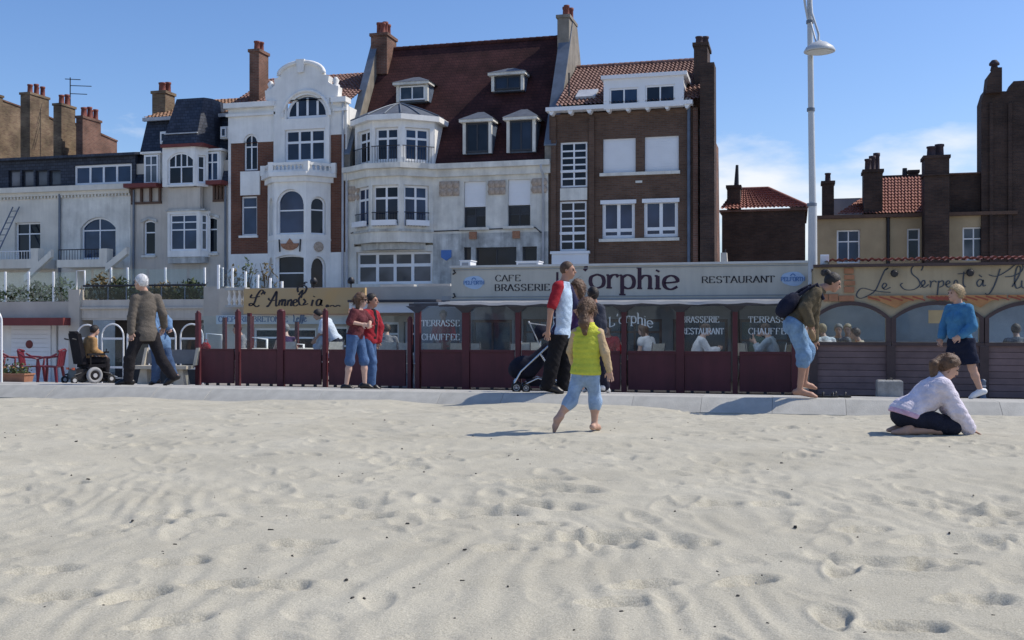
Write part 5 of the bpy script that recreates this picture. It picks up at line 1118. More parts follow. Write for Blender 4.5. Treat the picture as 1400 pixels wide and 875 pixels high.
wall(t, 'shop_wall', 'white_stucco', (M_.u(-140), M_.u(97.8), GZ, zf - .003), VL + .35, [hd2])
dr = MB().box(hd2[0] + .03, hd2[1] - .03, VL + .42, VL + .48, hd2[2], hd2[3]).build('door', 'shutter_white', t)
MB().prism([(hd[0], GZ + .9), (hd[1] - .1, GZ + .9)] + [(p, q) for p, q in arch_pts(hd[0], hd[1] - .1, hd[3] - .15, .12)][::-1], VL + .40, VL + .417).build('door_light', 'pane_dark', dr)
MB().lathe([(.02, 0), (.03, .03), (.02, .06)], (hd2[0] + .12, VL + .40, GZ + .9), 8).build('door_knob', 'chrome', dr)
r = M_.r(6, 446, 60, 522); s_ = MB()
for k in range(14): a = GZ + .02 + (r[3] - GZ) * k / 14; s_.box(r[0], r[1], VL + .30, VL + .345, a + .008, a + (r[3] - GZ) / 14)
s_.build('garage_door', 'shutter_white', t)
c0_, c1_ = M_.u(31), M_.z(31, 471); MB().prism([(c0_ + .13 * math.cos(k * math.pi / 10), c1_ + .13 * math.sin(k * math.pi / 10)) for k in range(20)], VL + .285, VL + .298).build('round_notice', 'wood_red', t)
mat('awning_red', (.16, .035, .035), .7, .15, 3)
aw = MB().box(M_.u(-120), M_.u(101), VL - .5, VL + .34, M_.z(50, 445), M_.z(50, 434.5)); aw.build('awning', 'awning_red', t)
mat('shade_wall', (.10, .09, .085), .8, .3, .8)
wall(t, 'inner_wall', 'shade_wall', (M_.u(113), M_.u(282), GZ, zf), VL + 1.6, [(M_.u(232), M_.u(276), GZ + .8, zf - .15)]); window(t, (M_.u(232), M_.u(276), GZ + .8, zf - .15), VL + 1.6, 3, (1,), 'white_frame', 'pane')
MB().box(M_.u(113), M_.u(282), VL - .04, VL + 1.7, zf - .06, zf - .003).build('soffit', 'concrete_warm', t)
# glass balustrade of the roof terrace
tg = thing('glass_balustrade', (M_.u(150), VL + .3, zt_), 'frameless glass balustrade with white posts along the left roof terrace', 'balustrade')
gx = [-40, 1, 33, 67, 103]
for a, b in zip(gx[:-1], gx[1:]):
    MB().box(M_.u(a) + .05, M_.u(b) - .05, VL + .2, VL + .215, zt_ + .02, M_.z((a + b) / 2, 372)).build('glass_pane', 'clear_glass', tg)
for x in gx[1:-1]: MB().box(M_.u(x) - .026, M_.u(x) + .026, VL + .18, VL + .23, zt_ - .02, M_.z(x, 371)).build('post', 'shutter_white', tg)
MB().tube([(M_.u(102), VL + .1, M_.z(102, 397)), (M_.u(102), VL + .1, M_.z(102, 370)), (M_.u(113), VL + .1, M_.z(113, 370)), (M_.u(113), VL + .1, M_.z(113, 397)), (M_.u(102), VL + .1, M_.z(102, 397))], .024, 6).build('gate_frame', 'white_frame', tg)
g2 = [126, 149, 202, 257, 282]
for x in g2: MB().box(M_.u(x) - .025, M_.u(x) + .025, VL + .9, VL + .95, zt_ + .05, Zp(x, 366, VL + .9)).build('post', 'white_frame', tg)
for a, b in zip([113] + g2[:-1], g2): MB().box(U(a, VL + .9) + .05, U(b, VL + .9) - .05, VL + .91, VL + .925, zt_ + .05, Zp((a + b) / 2, 368, VL + .9)).build('glass_pane', 'clear_glass', tg)
rr_ = MB(); rr_.tube([(M_.u(114), VL, M_.z(114, 391)), (M_.u(281), VL, M_.z(281, 389.5))], .035, 6); rr_.build('handrail', 'iron', tg)
for a, b in ((114, 147), (147, 172), (172, 220), (220, 252), (252, 281)): MB().box(M_.u(a) + .03, M_.u(b) - .03, VL + .02, VL + .035, zt_ + .06, M_.z((a + b) / 2, 393)).build('glass_pane', 'smoked_glass', tg); MB().tube([(M_.u(b), VL + .03, zt_), (M_.u(b), VL + .03, M_.z(b, 391))], .022, 6).build('post', 'zinc', tg)
tg2 = thing('glass_balustrade', (A_.u(360), VA, A_.z(360, 393)), 'row of slim white posts with glass above the ochre sign', 'balustrade')
wx_ = [298, 317, 335, 352, 369, 385]
for i, x in enumerate(wx_):
    v = VA + .3 + i * .5; MB().box(U(x, v) - .03, U(x, v) + .03, v, v + .06, A_.z(360, 394), Zp(x, 362 + i * 4.5, v)).build('post', 'white_frame', tg2)
for i in range(5):
    v0_, v1_ = VA + .33 + i * .5, VA + .83 + i * .5; a, b = U(wx_[i], v0_) + .05, U(wx_[i + 1], v1_) - .05
    MB().hexa([(a, v0_, zt_ + .3), (b, v1_, zt_ + .3), (b, v1_ + .012, zt_ + .3), (a, v0_ + .012, zt_ + .3)], [(a, v0_, Zp(wx_[i], 366 + i * 4.5, v0_)), (b, v1_, Zp(wx_[i + 1], 370 + i * 4.5, v1_)), (b, v1_ + .012, Zp(wx_[i + 1], 370 + i * 4.5, v1_)), (a, v0_ + .012, Zp(wx_[i], 366 + i * 4.5, v0_))]).build('glass_pane', 'clear_glass', tg2)

# plants on the roof terrace
mat('leaf_green', (.06, .085, .03), .7, .35, 9, rnd=.2); mat('leaf_dry', (.16, .12, .05), .8, .35, 9, rnd=.2); mat('stem', (.08, .06, .035), .9, .2, 9); mat('petal_white', (.7, .7, .66), .7, .05, 5)
def shrub(px, py0, py1, v, w, label, m, nleaf=260, seed=1, group='shrubs behind the glass balustrade'):
    g = np.random.default_rng(seed); f = F(v); x = f.u(px); z0 = f.z(px, py1); h = f.z(px, py0) - z0
    t = thing('shrub', (x, v, z0), label, 'shrub', group); mb = MB(); sb = MB()
    for k in range(9):
        a = g.uniform(0, 6.28); tip = (x + math.cos(a) * w * g.uniform(.2, .8), v + math.sin(a) * w * .5, z0 + h * g.uniform(.5, .95)); sb.tube([(x, v, z0 - .1), ((x + tip[0]) / 2, (v + tip[1]) / 2, z0 + h * .5), tip], [.02, .014, .006], 5)
    for k in range(nleaf):
        a = g.uniform(0, 6.28); e = g.uniform(0, 1) ** .6; zz = g.uniform(0, 1); rr = w * (math.sin(math.pi * min(.98, zz * .85 + .15)) * .9 + .1) * e
        c = Vector((x + math.cos(a) * rr, v + math.sin(a) * rr * .6, z0 + h * zz * (1 + .15 * math.sin(a * 3 + seed))))
        d1 = Vector(g.normal(size=3)).normalized() * g.uniform(.05, .11); d2 = Vector(g.normal(size=3)).cross(d1).normalized() * g.uniform(.02, .045)
        mb.add([c - d1, c + d2, c + d1, c - d2], [(0, 1, 2, 3)])
    sb.build('stems', 'stem', t); mb.build('foliage', m, t)
for i, (px, y0, y1, w, m_, lb) in enumerate(((12, 392, 414, 1.0, 'leaf_green', 'green shrub behind glass at the far left, white flower bud beside it'), (50, 388, 414, .9, 'leaf_green', 'dark green shrub behind the glass between two white posts'), (85, 384, 414, .8, 'leaf_green', 'green shrub behind the glass next to the square gate frame'),
        (140, 378, 412, .9, 'leaf_dry', 'dry brownish shrub behind the smoked glass, left of the old man'), (165, 384, 412, .7, 'leaf_green', 'bushy green shrub behind the smoked glass just left of the old man'), (225, 388, 412, .8, 'leaf_dry', 'low tawny shrub behind the smoked glass right of the old man'), (262, 384, 412, .8, 'leaf_green', 'green shrub behind the smoked glass by the right pillar'))):
    shrub(px, y0, y1, VL + .5, w, lb, m_, 320, i + 3)
for i, (px, lb) in enumerate(((318, 'reddish climbing shrub beside the white bay, above the balustrade'), (338, 'thin bushy plant standing left of the white bay'), (365, 'leafless twiggy shrub at the foot of the white canted bay'))):
    shrub(px, 358 if i else 366, 398, 31, .5, lb, 'leaf_dry' if i != 1 else 'leaf_green', 70, i + 20, 'shrubs in front of the white bay')

# --- Le Serpent a Plumes: arched glazed front on the right
VP = 20.3; Pq = F(VP)
mat('plank_mauve', (.18, .12, .115), .6, .2, 3, rnd=.12); mat('timber_dark', (.07, .045, .042), .6, .2, 4); mat('ochre_wall', (.42, .345, .225), .75, .1, 1.2, streak=.2)
mat('stripe_orange', (.42, .20, .075), .6, .2, 5); mat('stripe_red', (.30, .07, .04), .6, .2, 5); mat('letter_slate', (.05, .06, .075), .5, .1, 4); mat('paint_brick', (.36, .17, .09), .8, .2, 6)
t = thing('arched_restaurant', (Pq.u(1250), VP, TER_Z), 'ochre restaurant front with three arched windows and black script lettering at the right', 'restaurant')
ub0, ub1 = Pq.u(1112), Pq.u(1530); zsl = Pq.z(1250, 468); zar = Pq.z(1250, 417); ztp = Pq.z(1250, 364)
bays = [(1116, 1211), (1225, 1339), (1352, 1470)]; ha = [(Pq.u(a), Pq.u(b), zsl, zar, .24) for a, b in bays]
wall(t, 'frieze_wall', 'ochre_wall', (ub0, ub1, zsl, ztp), VP + .02, ha, recess=.12)
for h in ha:
    ap = arch_pts(h[0], h[1], h[3] - .24, .24); ou = arch_pts(h[0] - .085, h[1] + .085, h[3] - .24, .31)
    MB().prism([(h[0] - .085, zsl)] + ou + [(h[1] + .085, zsl), (h[1], zsl)] + ap[::-1] + [(h[0], zsl)], VP - .03, VP + .018).build('arch_frame', 'timber_dark', t)
    MB().box(h[0], h[1], VP + .08, VP + .09, zsl + .03, h[3]).build('glass_pane', 'terrace_glass', t)
    MB().box(h[0] - .08, h[1] + .08, VP - .05, VP + .1, zsl - .06, zsl - .002).build('sill', 'timber_dark', t)
    MB().box(h[0] - .03, h[1] + .03, VP + .055, VP + .07, TER_Z, zsl - .063).build('light_stop', 'timber_dark', t)  # unseen sheet, added to stop light slits between the planks
    n = 8
    for k in range(n):
        a = TER_Z + .02 + (zsl - .07 - TER_Z) * k / n; b = TER_Z + .012 + (zsl - .07 - TER_Z) * (k + 1) / n
        MB().box(h[0] - .02, h[1] + .02, VP + random.uniform(0, .006), VP + .05, a, b).build('plank', 'plank_mauve', t)
for x in (1112, 1218, 1345, 1476): MB().box(Pq.u(x) - .075, Pq.u(x) + .075, VP - .06, VP + .06, TER_Z, zsl - .063).build('pillar', 'timber_dark', t)
# striped valances between the arches
for x0, x1, flat in ((1186, 1262, 0), (1268, 1300, 1), (1304, 1376, 0), (1378, 1440, 1)):
    za_, zb_ = Pq.z(1250, 404), Pq.z(1250, 413)
    pts = [(Pq.u(x0), za_), (Pq.u(x1), za_)] + ([(Pq.u(x1), zb_ + .06), (Pq.u(x0), zb_ + .06)] if flat else [(Pq.u(x1), za_ - .06), (Pq.u(x1) - .25, zb_ + .02), (Pq.u((x0 + x1) / 2), Pq.z(1250, 421)), (Pq.u(x0) + .2, zb_ + .02), (Pq.u(x0), za_ - .06)])
    vb = MB().prism(pts[::-1], VP - .045, VP - .032).build('painted_valance', 'stripe_orange', t)
    for k in range(5):
        a = Pq.u(x0) + (Pq.u(x1) - Pq.u(x0)) * (k + .3) / 5; le = Lett(VP - .046); le.stroke([(a - .05, za_ - .02), (a + .04, za_ - .05), (a + .08, za_ - .06), (a + .16, za_ - .09)], .03, .022); le.mb.build('painted_stripe', 'stripe_red', vb)
for k, (x0, x1, y0, y1) in enumerate(((1154, 1167, 367, 374), (1154, 1168, 376, 382), (1154, 1169, 384, 390), (1154, 1168, 392, 400), (1133, 1146, 402, 412), (1147, 1168, 404, 412), (1126, 1132, 402, 412))):
    r = Pq.r(x0, y0, x1, y1); MB().box(r[0], r[1], VP - .012, VP + .017, r[2], r[3]).build('painted_block', 'paint_brick', t)
MB().box(ub0, ub1, VP - .10, VP + .25, ztp + .002, ztp + .05).build('coping', 'timber_dark', t)
pantiles(t, (ub0 + .2, VP - .06, ztp + .05), (ub1, VP - .06, ztp + .05), (ub0 + .2, VP + .5, ztp + .16), (ub1, VP + .5, ztp + .16), 42, 2, 'pantile_red', amp=.03)
for x, y in ((1222, 373), (1325, 372), (1127, 372)):
    o = MB().lathe([(.025, 0), (.06, .02), (.07, .1), (.05, .16)], (0, 0, 0), 10).build('spot_lamp', 'iron', t); o.location = (Pq.u(x), VP - .02, Pq.z(x, y)); o.rotation_euler = (rad(100), 0, 0)
le = Lett(VP + .018); ks = 10 * depth(1280, VP) / FPX
def sc(strokes, px, py, k=1.0, **q): le.script(strokes, Pq.u(px), Pq.z(px, py), ks * k, .024, .012, **q)
sc([[(3.6, 3.3), (3.9, 3.6), (3.4, 3.2), (2.8, 1.8), (2.2, .5), (1.3, -.2), (.2, -.6), (-.3, -.1), (.4, .8), (1.8, .5), (3.0, .3), (4.2, .2)], [(3.2, .7), (3.7, 1.2), (3.4, 1.5), (3.1, 1.0), (3.5, .6), (4.2, .9)]], 1174, 402)
sc([[(3.0, 2.6), (3.2, 3.2), (2.6, 3.5), (1.8, 3.0), (1.8, 2.2), (2.6, 1.4), (2.8, .6), (2.0, .0), (.9, .0), (.3, .6), (.6, .9)]], 1228, 396)
sc([[(0, .5), (.6, 1.0), (.5, 1.5), (.15, 1.1), (.5, .5), (1.1, .9)], [(1.2, 1.4), (1.4, 1.2), (1.3, .5)], [(1.35, 1.1), (1.8, 1.4), (2.1, 1.2)], [(2.4, 1.4), (2.2, -.6)], [(2.35, 1.1), (2.9, 1.4), (3.0, .8), (2.5, .5)], [(3.2, .8), (3.8, 1.1), (3.6, 1.4), (3.3, 1.0), (3.6, .5), (4.2, .8)], [(4.3, .5), (4.4, 1.3), (4.7, 1.4), (4.9, .6), (5.1, .7)], [(5.6, 2.6), (5.5, 1.0), (5.8, .5)], [(4.8, 2.3), (6.6, 2.4)]], 1258, 398)
sc([[(.9, 1.2), (.5, 1.4), (.15, .9), (.4, .4), (.8, .8), (.95, 1.3), (.95, .5), (1.3, .6)], [(.4, 2.0), (.8, 1.7)]], 1334, 396)
sc([[(1.6, 3.0), (.9, .8), (.2, -.4), (-.3, -.3)], [(.2, 2.2), (1.2, 2.0), (2.6, 2.8), (3.6, 3.6), (4.4, 3.4), (4.2, 2.6), (3.2, 2.0), (2.2, 1.9)]], 1350, 398)
sc([[(0, .6), (.9, 2.2), (1.0, 3.2), (.6, 3.2), (.3, 1.6), (.5, .4), (1.1, .6)], [(1.2, 1.4), (1.2, .6), (1.7, .4), (2.0, 1.3), (2.1, .5), (2.5, .6)], [(2.6, .4), (2.8, 1.3)], [(2.8, 1.0), (3.2, 1.4), (3.4, .4)], [(3.4, 1.0), (3.8, 1.4), (4.0, .4), (4.3, .6)], [(4.4, .8), (5.0, 1.1), (4.8, 1.4), (4.5, 1.0), (4.8, .5), (5.4, .8)], [(6.0, 1.5), (5.6, 1.2), (6.1, .7), (5.6, .4)]], 1384, 398)
le.build('letter_slate', t)
VQ = 25.0
MB().box(ub0, ub1, VQ, VQ + .3, TER_Z, ztp - .05).build('rear_wall', 'interior_blue', t)
MB().box(ub0, ub1, VQ + .1, VQ + 10, ztp - .04, ztp + .0).build('flat_roof', 'render_grey', t)
for k in range(6): MB().box(ub0 + (ub1 - ub0) * k / 6 + .03, ub0 + (ub1 - ub0) * (k + 1) / 6 - .03, VP + .52, VQ + .09, ztp - .02, ztp - .01).build('added_roof_pane', 'clear_glass', t); MB().box(ub0 + (ub1 - ub0) * k / 6 - .028, ub0 + (ub1 - ub0) * k / 6 + .028, VP + .5, VQ + .09, ztp - .06, ztp).build('added_roof_bar', 'timber_dark', t)  # unseen glass roof, added to let daylight down onto the diners
MB().box(ub0 - .02, ub0 + .08, VP + .2, VQ, TER_Z, ztp - .05).build('side_wall', 'ochre_wall', t)
MB().add([(ub0, VQ, TER_Z + .01), (ub1, VQ, TER_Z + .01), (ub1, VP + .2, TER_Z + .01), (ub0, VP + .2, TER_Z + .01)], [(3, 2, 1, 0)]).build('dining_floor', 'terrace_floor', t)
mat('notice_tan', (.45, .34, .18), .7, .1, 5); r = Pq.r(1270, 424, 1297, 442); MB().box(r[0], r[1], VP + .066, VP + .072, r[2], r[3]).build('window_notice', 'notice_tan', t)
# white junction box on a bracket beside the lamp post
t = thing('junction_box', (Pq.u(1128), VP + .3, Pq.z(1128, 366)), 'white electrical box above the ochre wall beside the lamp post', 'box')
r = Pq.r(1122, 347, 1134, 362); MB().box(r[0], r[1], VP + .2, VP + .35, r[2], r[3]).build('case', 'shutter_white', t); MB().box(r[0] + .02, r[1] - .02, VP + .185, VP + .199, r[2] + .02, r[3] - .02).build('door', 'white_plastic', t); MB().tube([(Pq.u(1128), VP + .28, r[2]), (Pq.u(1128), VP + .28, ztp - .02)], .02, 6).build('bracket', 'iron', t)

# ================================================================== PEOPLE (smooth implicit bodies, one skin per figure)
def V3(*a): return np.array(a, float)
def unit(a): a = np.asarray(a, float); return a / (np.linalg.norm(a) + 1e-9)
class Field:
    def __init__(s, lo, hi, h):
        s.h = h; s.lo = np.asarray(lo, float) - 3 * h; s.n = np.ceil((np.asarray(hi, float) + 3 * h - s.lo) / h).astype(int) + 1
        s.ax = [s.lo[i] + h * np.arange(s.n[i]) for i in range(3)]; s.f = np.full(s.n, 1.0, np.float32)
    def sub(s, lo, hi, pad):
        sl = []
        for i in range(3):
            a = int(max(0, math.floor((lo[i] - pad - s.lo[i]) / s.h))); b = int(min(s.n[i], math.ceil((hi[i] + pad - s.lo[i]) / s.h) + 1)); sl.append(slice(a, max(a, b)))
        return tuple(sl), s.ax[0][sl[0]][:, None, None], s.ax[1][sl[1]][None, :, None], s.ax[2][sl[2]][None, None, :]
    def merge(s, sl, d, k, op='u'):
        g = s.f[sl]
        if op == 'u':
            if k > 0: t = np.clip(.5 + .5 * (g - d) / k, 0, 1); g = g * (1 - t) + d * t - k * t * (1 - t)
            else: g = np.minimum(g, d)
        else: g = np.maximum(g, -d)
        s.f[sl] = g
    def cap(s, a, b, ra, rb, k=.02, op='u', infl=0.0):
        a, b = np.asarray(a, float), np.asarray(b, float); R = max(ra, rb) + infl
        sl, X, Y, Z_ = s.sub(np.minimum(a, b) - R, np.maximum(a, b) + R, k + 2 * s.h)
        ba = b - a; L2 = max(ba @ ba, 1e-9)
        t = np.clip(((X - a[0]) * ba[0] + (Y - a[1]) * ba[1] + (Z_ - a[2]) * ba[2]) / L2, 0, 1)
        d = np.sqrt((X - a[0] - ba[0] * t) ** 2 + (Y - a[1] - ba[1] * t) ** 2 + (Z_ - a[2] - ba[2] * t) ** 2) - (ra + (rb - ra) * t) - infl
        s.merge(sl, d, k, op)
    def ell(s, c, r, axes=None, k=.03, op='u', infl=0.0):
        c = np.asarray(c, float); r = np.asarray(r, float) + infl; A = np.eye(3) if axes is None else np.array([unit(a) for a in axes])
        ext = np.abs(A.T) @ r if False else np.full(3, r.max())
        sl, X, Y, Z_ = s.sub(c - ext, c + ext, k + 2 * s.h); X, Y, Z_ = X - c[0], Y - c[1], Z_ - c[2]
        q = [(X * A[i][0] + Y * A[i][1] + Z_ * A[i][2]) for i in range(3)]
        k0 = np.sqrt(sum((q[i] / r[i]) ** 2 for i in range(3))); k1 = np.sqrt(sum((q[i] / r[i] ** 2) ** 2 for i in range(3))) + 1e-6
        s.merge(sl, k0 * (k0 - 1) / k1, k, op)
    def cut(s, p, n):                        # remove the side n points to
        n = unit(n); d = (s.ax[0][:, None, None] - p[0]) * n[0] + (s.ax[1][None, :, None] - p[1]) * n[1] + (s.ax[2][None, None, :] - p[2]) * n[2]
        s.f = np.maximum(s.f, d.astype(np.float32))
    def wrinkle(s, amp, fr, seed=0):
        g = np.random.default_rng(seed); X, Y, Z_ = s.ax[0][:, None, None], s.ax[1][None, :, None], s.ax[2][None, None, :]; o = 0
        for i in range(4):
            d = g.normal(size=3); d[2] *= 1.6; d = unit(d) * fr * g.uniform(.7, 1.5); o = o + np.sin(X * d[0] + Y * d[1] + Z_ * d[2] + g.uniform(0, 6) + .8 * np.sin(X * d[2] * .6 + Z_ * d[0] * .7))
        o2 = 0
        for i in range(3):                  # sharper folds
            d = g.normal(size=3); d[2] *= 1.3; d = unit(d) * fr * g.uniform(.9, 1.7); o2 = o2 + (1 - 2 * np.abs(np.sin(X * d[0] + Y * d[1] + Z_ * d[2] + g.uniform(0, 6) + 1.1 * np.sin(X * d[2] * .5 - Y * d[0] * .6 + Z_ * d[1] * .4))))
        s.f += (amp * (o * .5 / 4 + o2 * .75 / 3)).astype(np.float32)
    def mesh(s, name, iters=1):
        f = s.f; f[0] = f[-1] = 1; f[:, 0] = f[:, -1] = 1; f[:, :, 0] = f[:, :, -1] = 1
        ins = f < 0; nx, ny, nz = f.shape
        cs = np.zeros((nx - 1, ny - 1, nz - 1), np.int8)
        for a in (0, 1):
            for b in (0, 1):
                for c in (0, 1): cs += ins[a:nx - 1 + a, b:ny - 1 + b, c:nz - 1 + c]
        ci = np.argwhere((cs > 0) & (cs < 8)); idx = np.full(cs.shape, -1, np.int64); idx[tuple(ci.T)] = np.arange(len(ci))
        acc = np.zeros((len(ci), 3)); cnt = np.zeros(len(ci)); I, J, K = ci.T
        for ax in range(3):
            o1, o2 = [q for q in range(3) if q != ax]
            for p in (0, 1):
                for q in (0, 1):
                    d0 = np.zeros(3, int); d0[o1] = p; d0[o2] = q; d1 = d0.copy(); d1[ax] = 1
                    a = f[I + d0[0], J + d0[1], K + d0[2]]; b = f[I + d1[0], J + d1[1], K + d1[2]]; m_ = (a < 0) != (b < 0)
                    t = np.where(m_, a / (a - b + 1e-12), 0); pt = np.tile(d0.astype(float), (len(ci), 1)); pt[:, ax] = t
                    acc += pt * m_[:, None]; cnt += m_
        co = s.lo + s.h * (ci + acc / np.maximum(cnt, 1)[:, None]); quads = []
        for ax in range(3):
            o1, o2 = [(1, 2), (2, 0), (0, 1)][ax]
            sa = [slice(None)] * 3; sb = [slice(None)] * 3; sa[ax] = slice(0, -1); sb[ax] = slice(1, None)
            A_, B_ = ins[tuple(sa)], ins[tuple(sb)]; e = np.argwhere(A_ != B_); fl = A_[tuple(e.T)]
            def cell(da, db):
                c = e.copy(); c[:, o1] -= da; c[:, o2] -= db; return idx[tuple(c.T)]
            q = np.stack([cell(1, 1), cell(0, 1), cell(0, 0), cell(1, 0)], -1); q[~fl] = q[~fl][:, ::-1]; quads.append(q)
        q = np.concatenate(quads); q = q[(q >= 0).all(1)]
        for _ in range(iters):              # light smoothing
            s_ = np.zeros_like(co); n_ = np.zeros(len(co))
            for a, b in ((0, 1), (1, 2), (2, 3), (3, 0)):
                np.add.at(s_, q[:, a], co[q[:, b]]); np.add.at(s_, q[:, b], co[q[:, a]]); np.add.at(n_, q[:, a], 1); np.add.at(n_, q[:, b], 1)
            co = co * .5 + .5 * s_ / np.maximum(n_, 1)[:, None]
        return fast_mesh(name, co, q) if len(q) else None

def cloth(name, col, rough=.9, var=.2, scale=11, bump=.55): return mat(name, col, rough, var, scale, bump, 70, spec=.15, detail=9)
mat('skin', (.48, .29, .21), .55, .10, 9, spec=.35); mat('skin_tan', (.40, .22, .15), .55, .10, 9, spec=.35); mat('skin_pale', (.54, .35, .27), .55, .08, 9, spec=.35); mat('eye_dark', (.02, .015, .015), .3, .1, 9); mat('lip', (.33, .12, .10), .5, .1, 9)
for n_, c_ in (('hair_white', (.62, .62, .62)), ('hair_black', (.018, .014, .012)), ('hair_brown', (.075, .042, .024)), ('hair_chestnut', (.11, .06, .032)), ('hair_blonde', (.36, .26, .14)), ('hair_grey', (.22, .21, .2))): mat(n_, c_, .55, .35, 30, .5, 90, spec=.4)

class Fig:
    """joints given as photo pixels (px, py, metres behind the feet plane) or metres"""
    def __init__(s, px, py, D, gz, vox=.0095, rot=0.0):
        s.s = D / FPX; s.px, s.py = px, py; u, v = place(px, D); s.root = (u, v, gz); s.vox = vox; s.rot = YAW + rot; s.J = {}; s.parts = []
    def p(s, a): return V3((a[0] - s.px) * s.s, a[2], (s.py - a[1]) * s.s)
    def set(s, **k):
        for n, a in k.items(): s.J[n] = s.p(a) - (V3(0, 0, .010) if n[:2] == 'sh' else 0)
        return s
    def setm(s, **k):
        for n, a in k.items(): s.J[n] = V3(*a)
        return s
    def field(s, h=None, pad=.16):
        P = np.array(list(s.J.values())); return Field(P.min(0) - pad - .05, P.max(0) + pad + .05, h or s.vox)
    def torso(s, F_, B, infl=0.0, k=.06, lo=True):
        J = s.J; sh = (J['shL'] + J['shR']) / 2; hp = (J['hpL'] + J['hpR']) / 2; side = unit(J['shR'] - J['shL']); sp = sh - hp; up = unit(sp)
        fw = unit(np.cross(up, side)); side = np.cross(fw, up); L_ = np.linalg.norm(sp); sh_w = np.linalg.norm(J['shR'] - J['shL']) / 2
        hs = unit(J['hpR'] - J['hpL']); hf = unit(np.cross(up, hs)); hs = np.cross(hf, up)
        cw = B * .155; s.fw = fw; s.up = up; s.side = side
        F_.ell(hp + up * L_ * .70 + fw * B * .005, (cw, B * .108, L_ * .36), (side, fw, up), k, infl=infl)
        F_.ell(hp + up * L_ * .38 + fw * B * .012, (B * .138, B * .10, L_ * .34), (side, fw, up), k, infl=infl)
        F_.ell(hp + up * L_ * .03 - hf * B * .01, (B * .162, B * .118, B * .125), (hs, hf, up), k, infl=infl)
        for q_ in 'LR': F_.cap(sh + up * B * .012, J['sh' + q_] - up * B * .022, B * .062, B * .044, k * .7, infl=infl * .7)
        F_.cap(sh + up * .02, J['neck'], B * .066, B * .052, .04, infl=infl)
        if getattr(s, 'belly', 0): F_.ell(hp + up * L_ * .34 + fw * B * .05, (B * .14, B * .10, L_ * .30), (side, fw, up), k, infl=infl)
        if getattr(s, 'bust', 0):
            for q in (-1, 1): F_.ell(hp + up * L_ * .70 + fw * B * .085 + side * q * B * .07, (B * .06, B * .06, B * .065), (side, fw, up), .04, infl=infl)
    def arm(s, F_, q, B, infl=0.0, frac=2.0, k=.025, straight=1.0):
        a, b, c = s.J['sh' + q], s.J['el' + q], s.J['wr' + q]
        if frac <= 1: F_.cap(a - V3(0, 0, .012), a + (b - a) * frac, B * .051, B * .048, k, infl=infl)
        else:
            F_.cap(a - V3(0, 0, .012), b, B * .050, B * .041, k, infl=infl); e = b + (c - b) * (frac - 1); F_.cap(b, e, B * .043, B * (.043 + (.028 - .043) * (frac - 1)) * straight, k, infl=infl)
    def leg(s, F_, q, B, infl=0.0, frac=2.0, k=.03, wide=0.0, start=0.0):
        a, b, c = s.J['hp' + q], s.J['kn' + q], s.J['an' + q]
        a = a + (b - a) * start
        if frac <= 1: F_.cap(a, s.J['hp' + q] + (b - s.J['hp' + q]) * frac, B * .088, B * .068, k, infl=infl + wide * frac)
        else:
            F_.cap(a, b, B * .088, B * .06, k, infl=infl + wide * .6); e = b + (c - b) * (frac - 1)
            m_ = b + (c - b) * .33 * min(1, frac - 1)
            F_.cap(b, m_, B * .057, B * .056, k, infl=infl + wide); F_.cap(m_, e, B * .056, B * (.056 + (.037 - .056) * (frac - 1)) if wide == 0 else B * .052, k, infl=infl + wide)
    def hand(s, F_, q, B, d, n=None, curl=.5, grip=False):
        w = s.J['wr' + q]; d = unit(d); n = unit(n if n is not None else (0, -1, 0)); n = unit(n - d * (n @ d)); sd = np.cross(d, n); z = B
        F_.ell(w + d * .045 * z, (.040 * z, .019 * z, .052 * z), (sd, n, d), .012)
        for i, (off, ln) in enumerate(((-.033, .062), (-.011, .075), (.012, .071), (.033, .056))):
            a = w + d * .082 * z + sd * off * z; b = a + (d * .6 + n * curl * .35 + sd * off * 2) * ln * z * .6; c = b + (d * (1 - curl) + n * curl * .9) * ln * z * .62
            F_.cap(a, b, .0098 * z, .0092 * z, .004); F_.cap(b, c, .0092 * z, .008 * z, .004)
        sg = 1 if q == 'R' else -1
        a = w + d * .025 * z + sd * .034 * z * sg; b = a + (d * .5 + sd * sg * .6 + n * .25) * .04 * z; c = b + (d * .8 + sd * sg * .15 + n * .2) * .032 * z
        F_.cap(a, b, .014 * z, .011 * z, .008); F_.cap(b, c, .011 * z, .009 * z, .004)
    def foot(s, F_, q, B, infl=0.0, k=.015):
        a, t = s.J['an' + q], s.J['to' + q]; d = t - a; d = d / (np.linalg.norm(d) + 1e-9)
        dn = unit(np.cross(np.cross(d, (0, 0, 1)), d)) if abs(d[2]) < .9 else unit((d[2], 0, 0))
        up = getattr(s, 'footup' + q, None); up = unit(up) if up is not None else unit(V3(0, 0, 1) - d * d[2])
        heel = a - d * .045 * B - up * .045 * B
        F_.cap(a, heel, B * .037, B * .036, k, infl=infl); F_.cap(heel, t - d * .07 * B, B * .036, B * .036, k, infl=infl); F_.cap(a, t - d * .07 * B + up * .0, B * .036, B * .03, k, infl=infl); F_.cap(t - d * .07 * B, t, B * .034, B * .022, k, infl=infl)
        side = np.cross(d, up)
        F_.cap(t - d * .08 * B - side * .018 * B, t - d * .015 * B - side * .022 * B, B * .024, B * .016, k, infl=infl); F_.cap(t - d * .08 * B + side * .018 * B, t - d * .02 * B + side * .022 * B, B * .022, B * .014, k, infl=infl)
    def headaxes(s, face, tilt=None):
        s.hf = unit(face); u_ = np.asarray(tilt if tilt is not None else (0, 0, 1), float); s.ht = unit(u_ - s.hf * (u_ @ s.hf)); s.hs = np.cross(s.hf, s.ht)
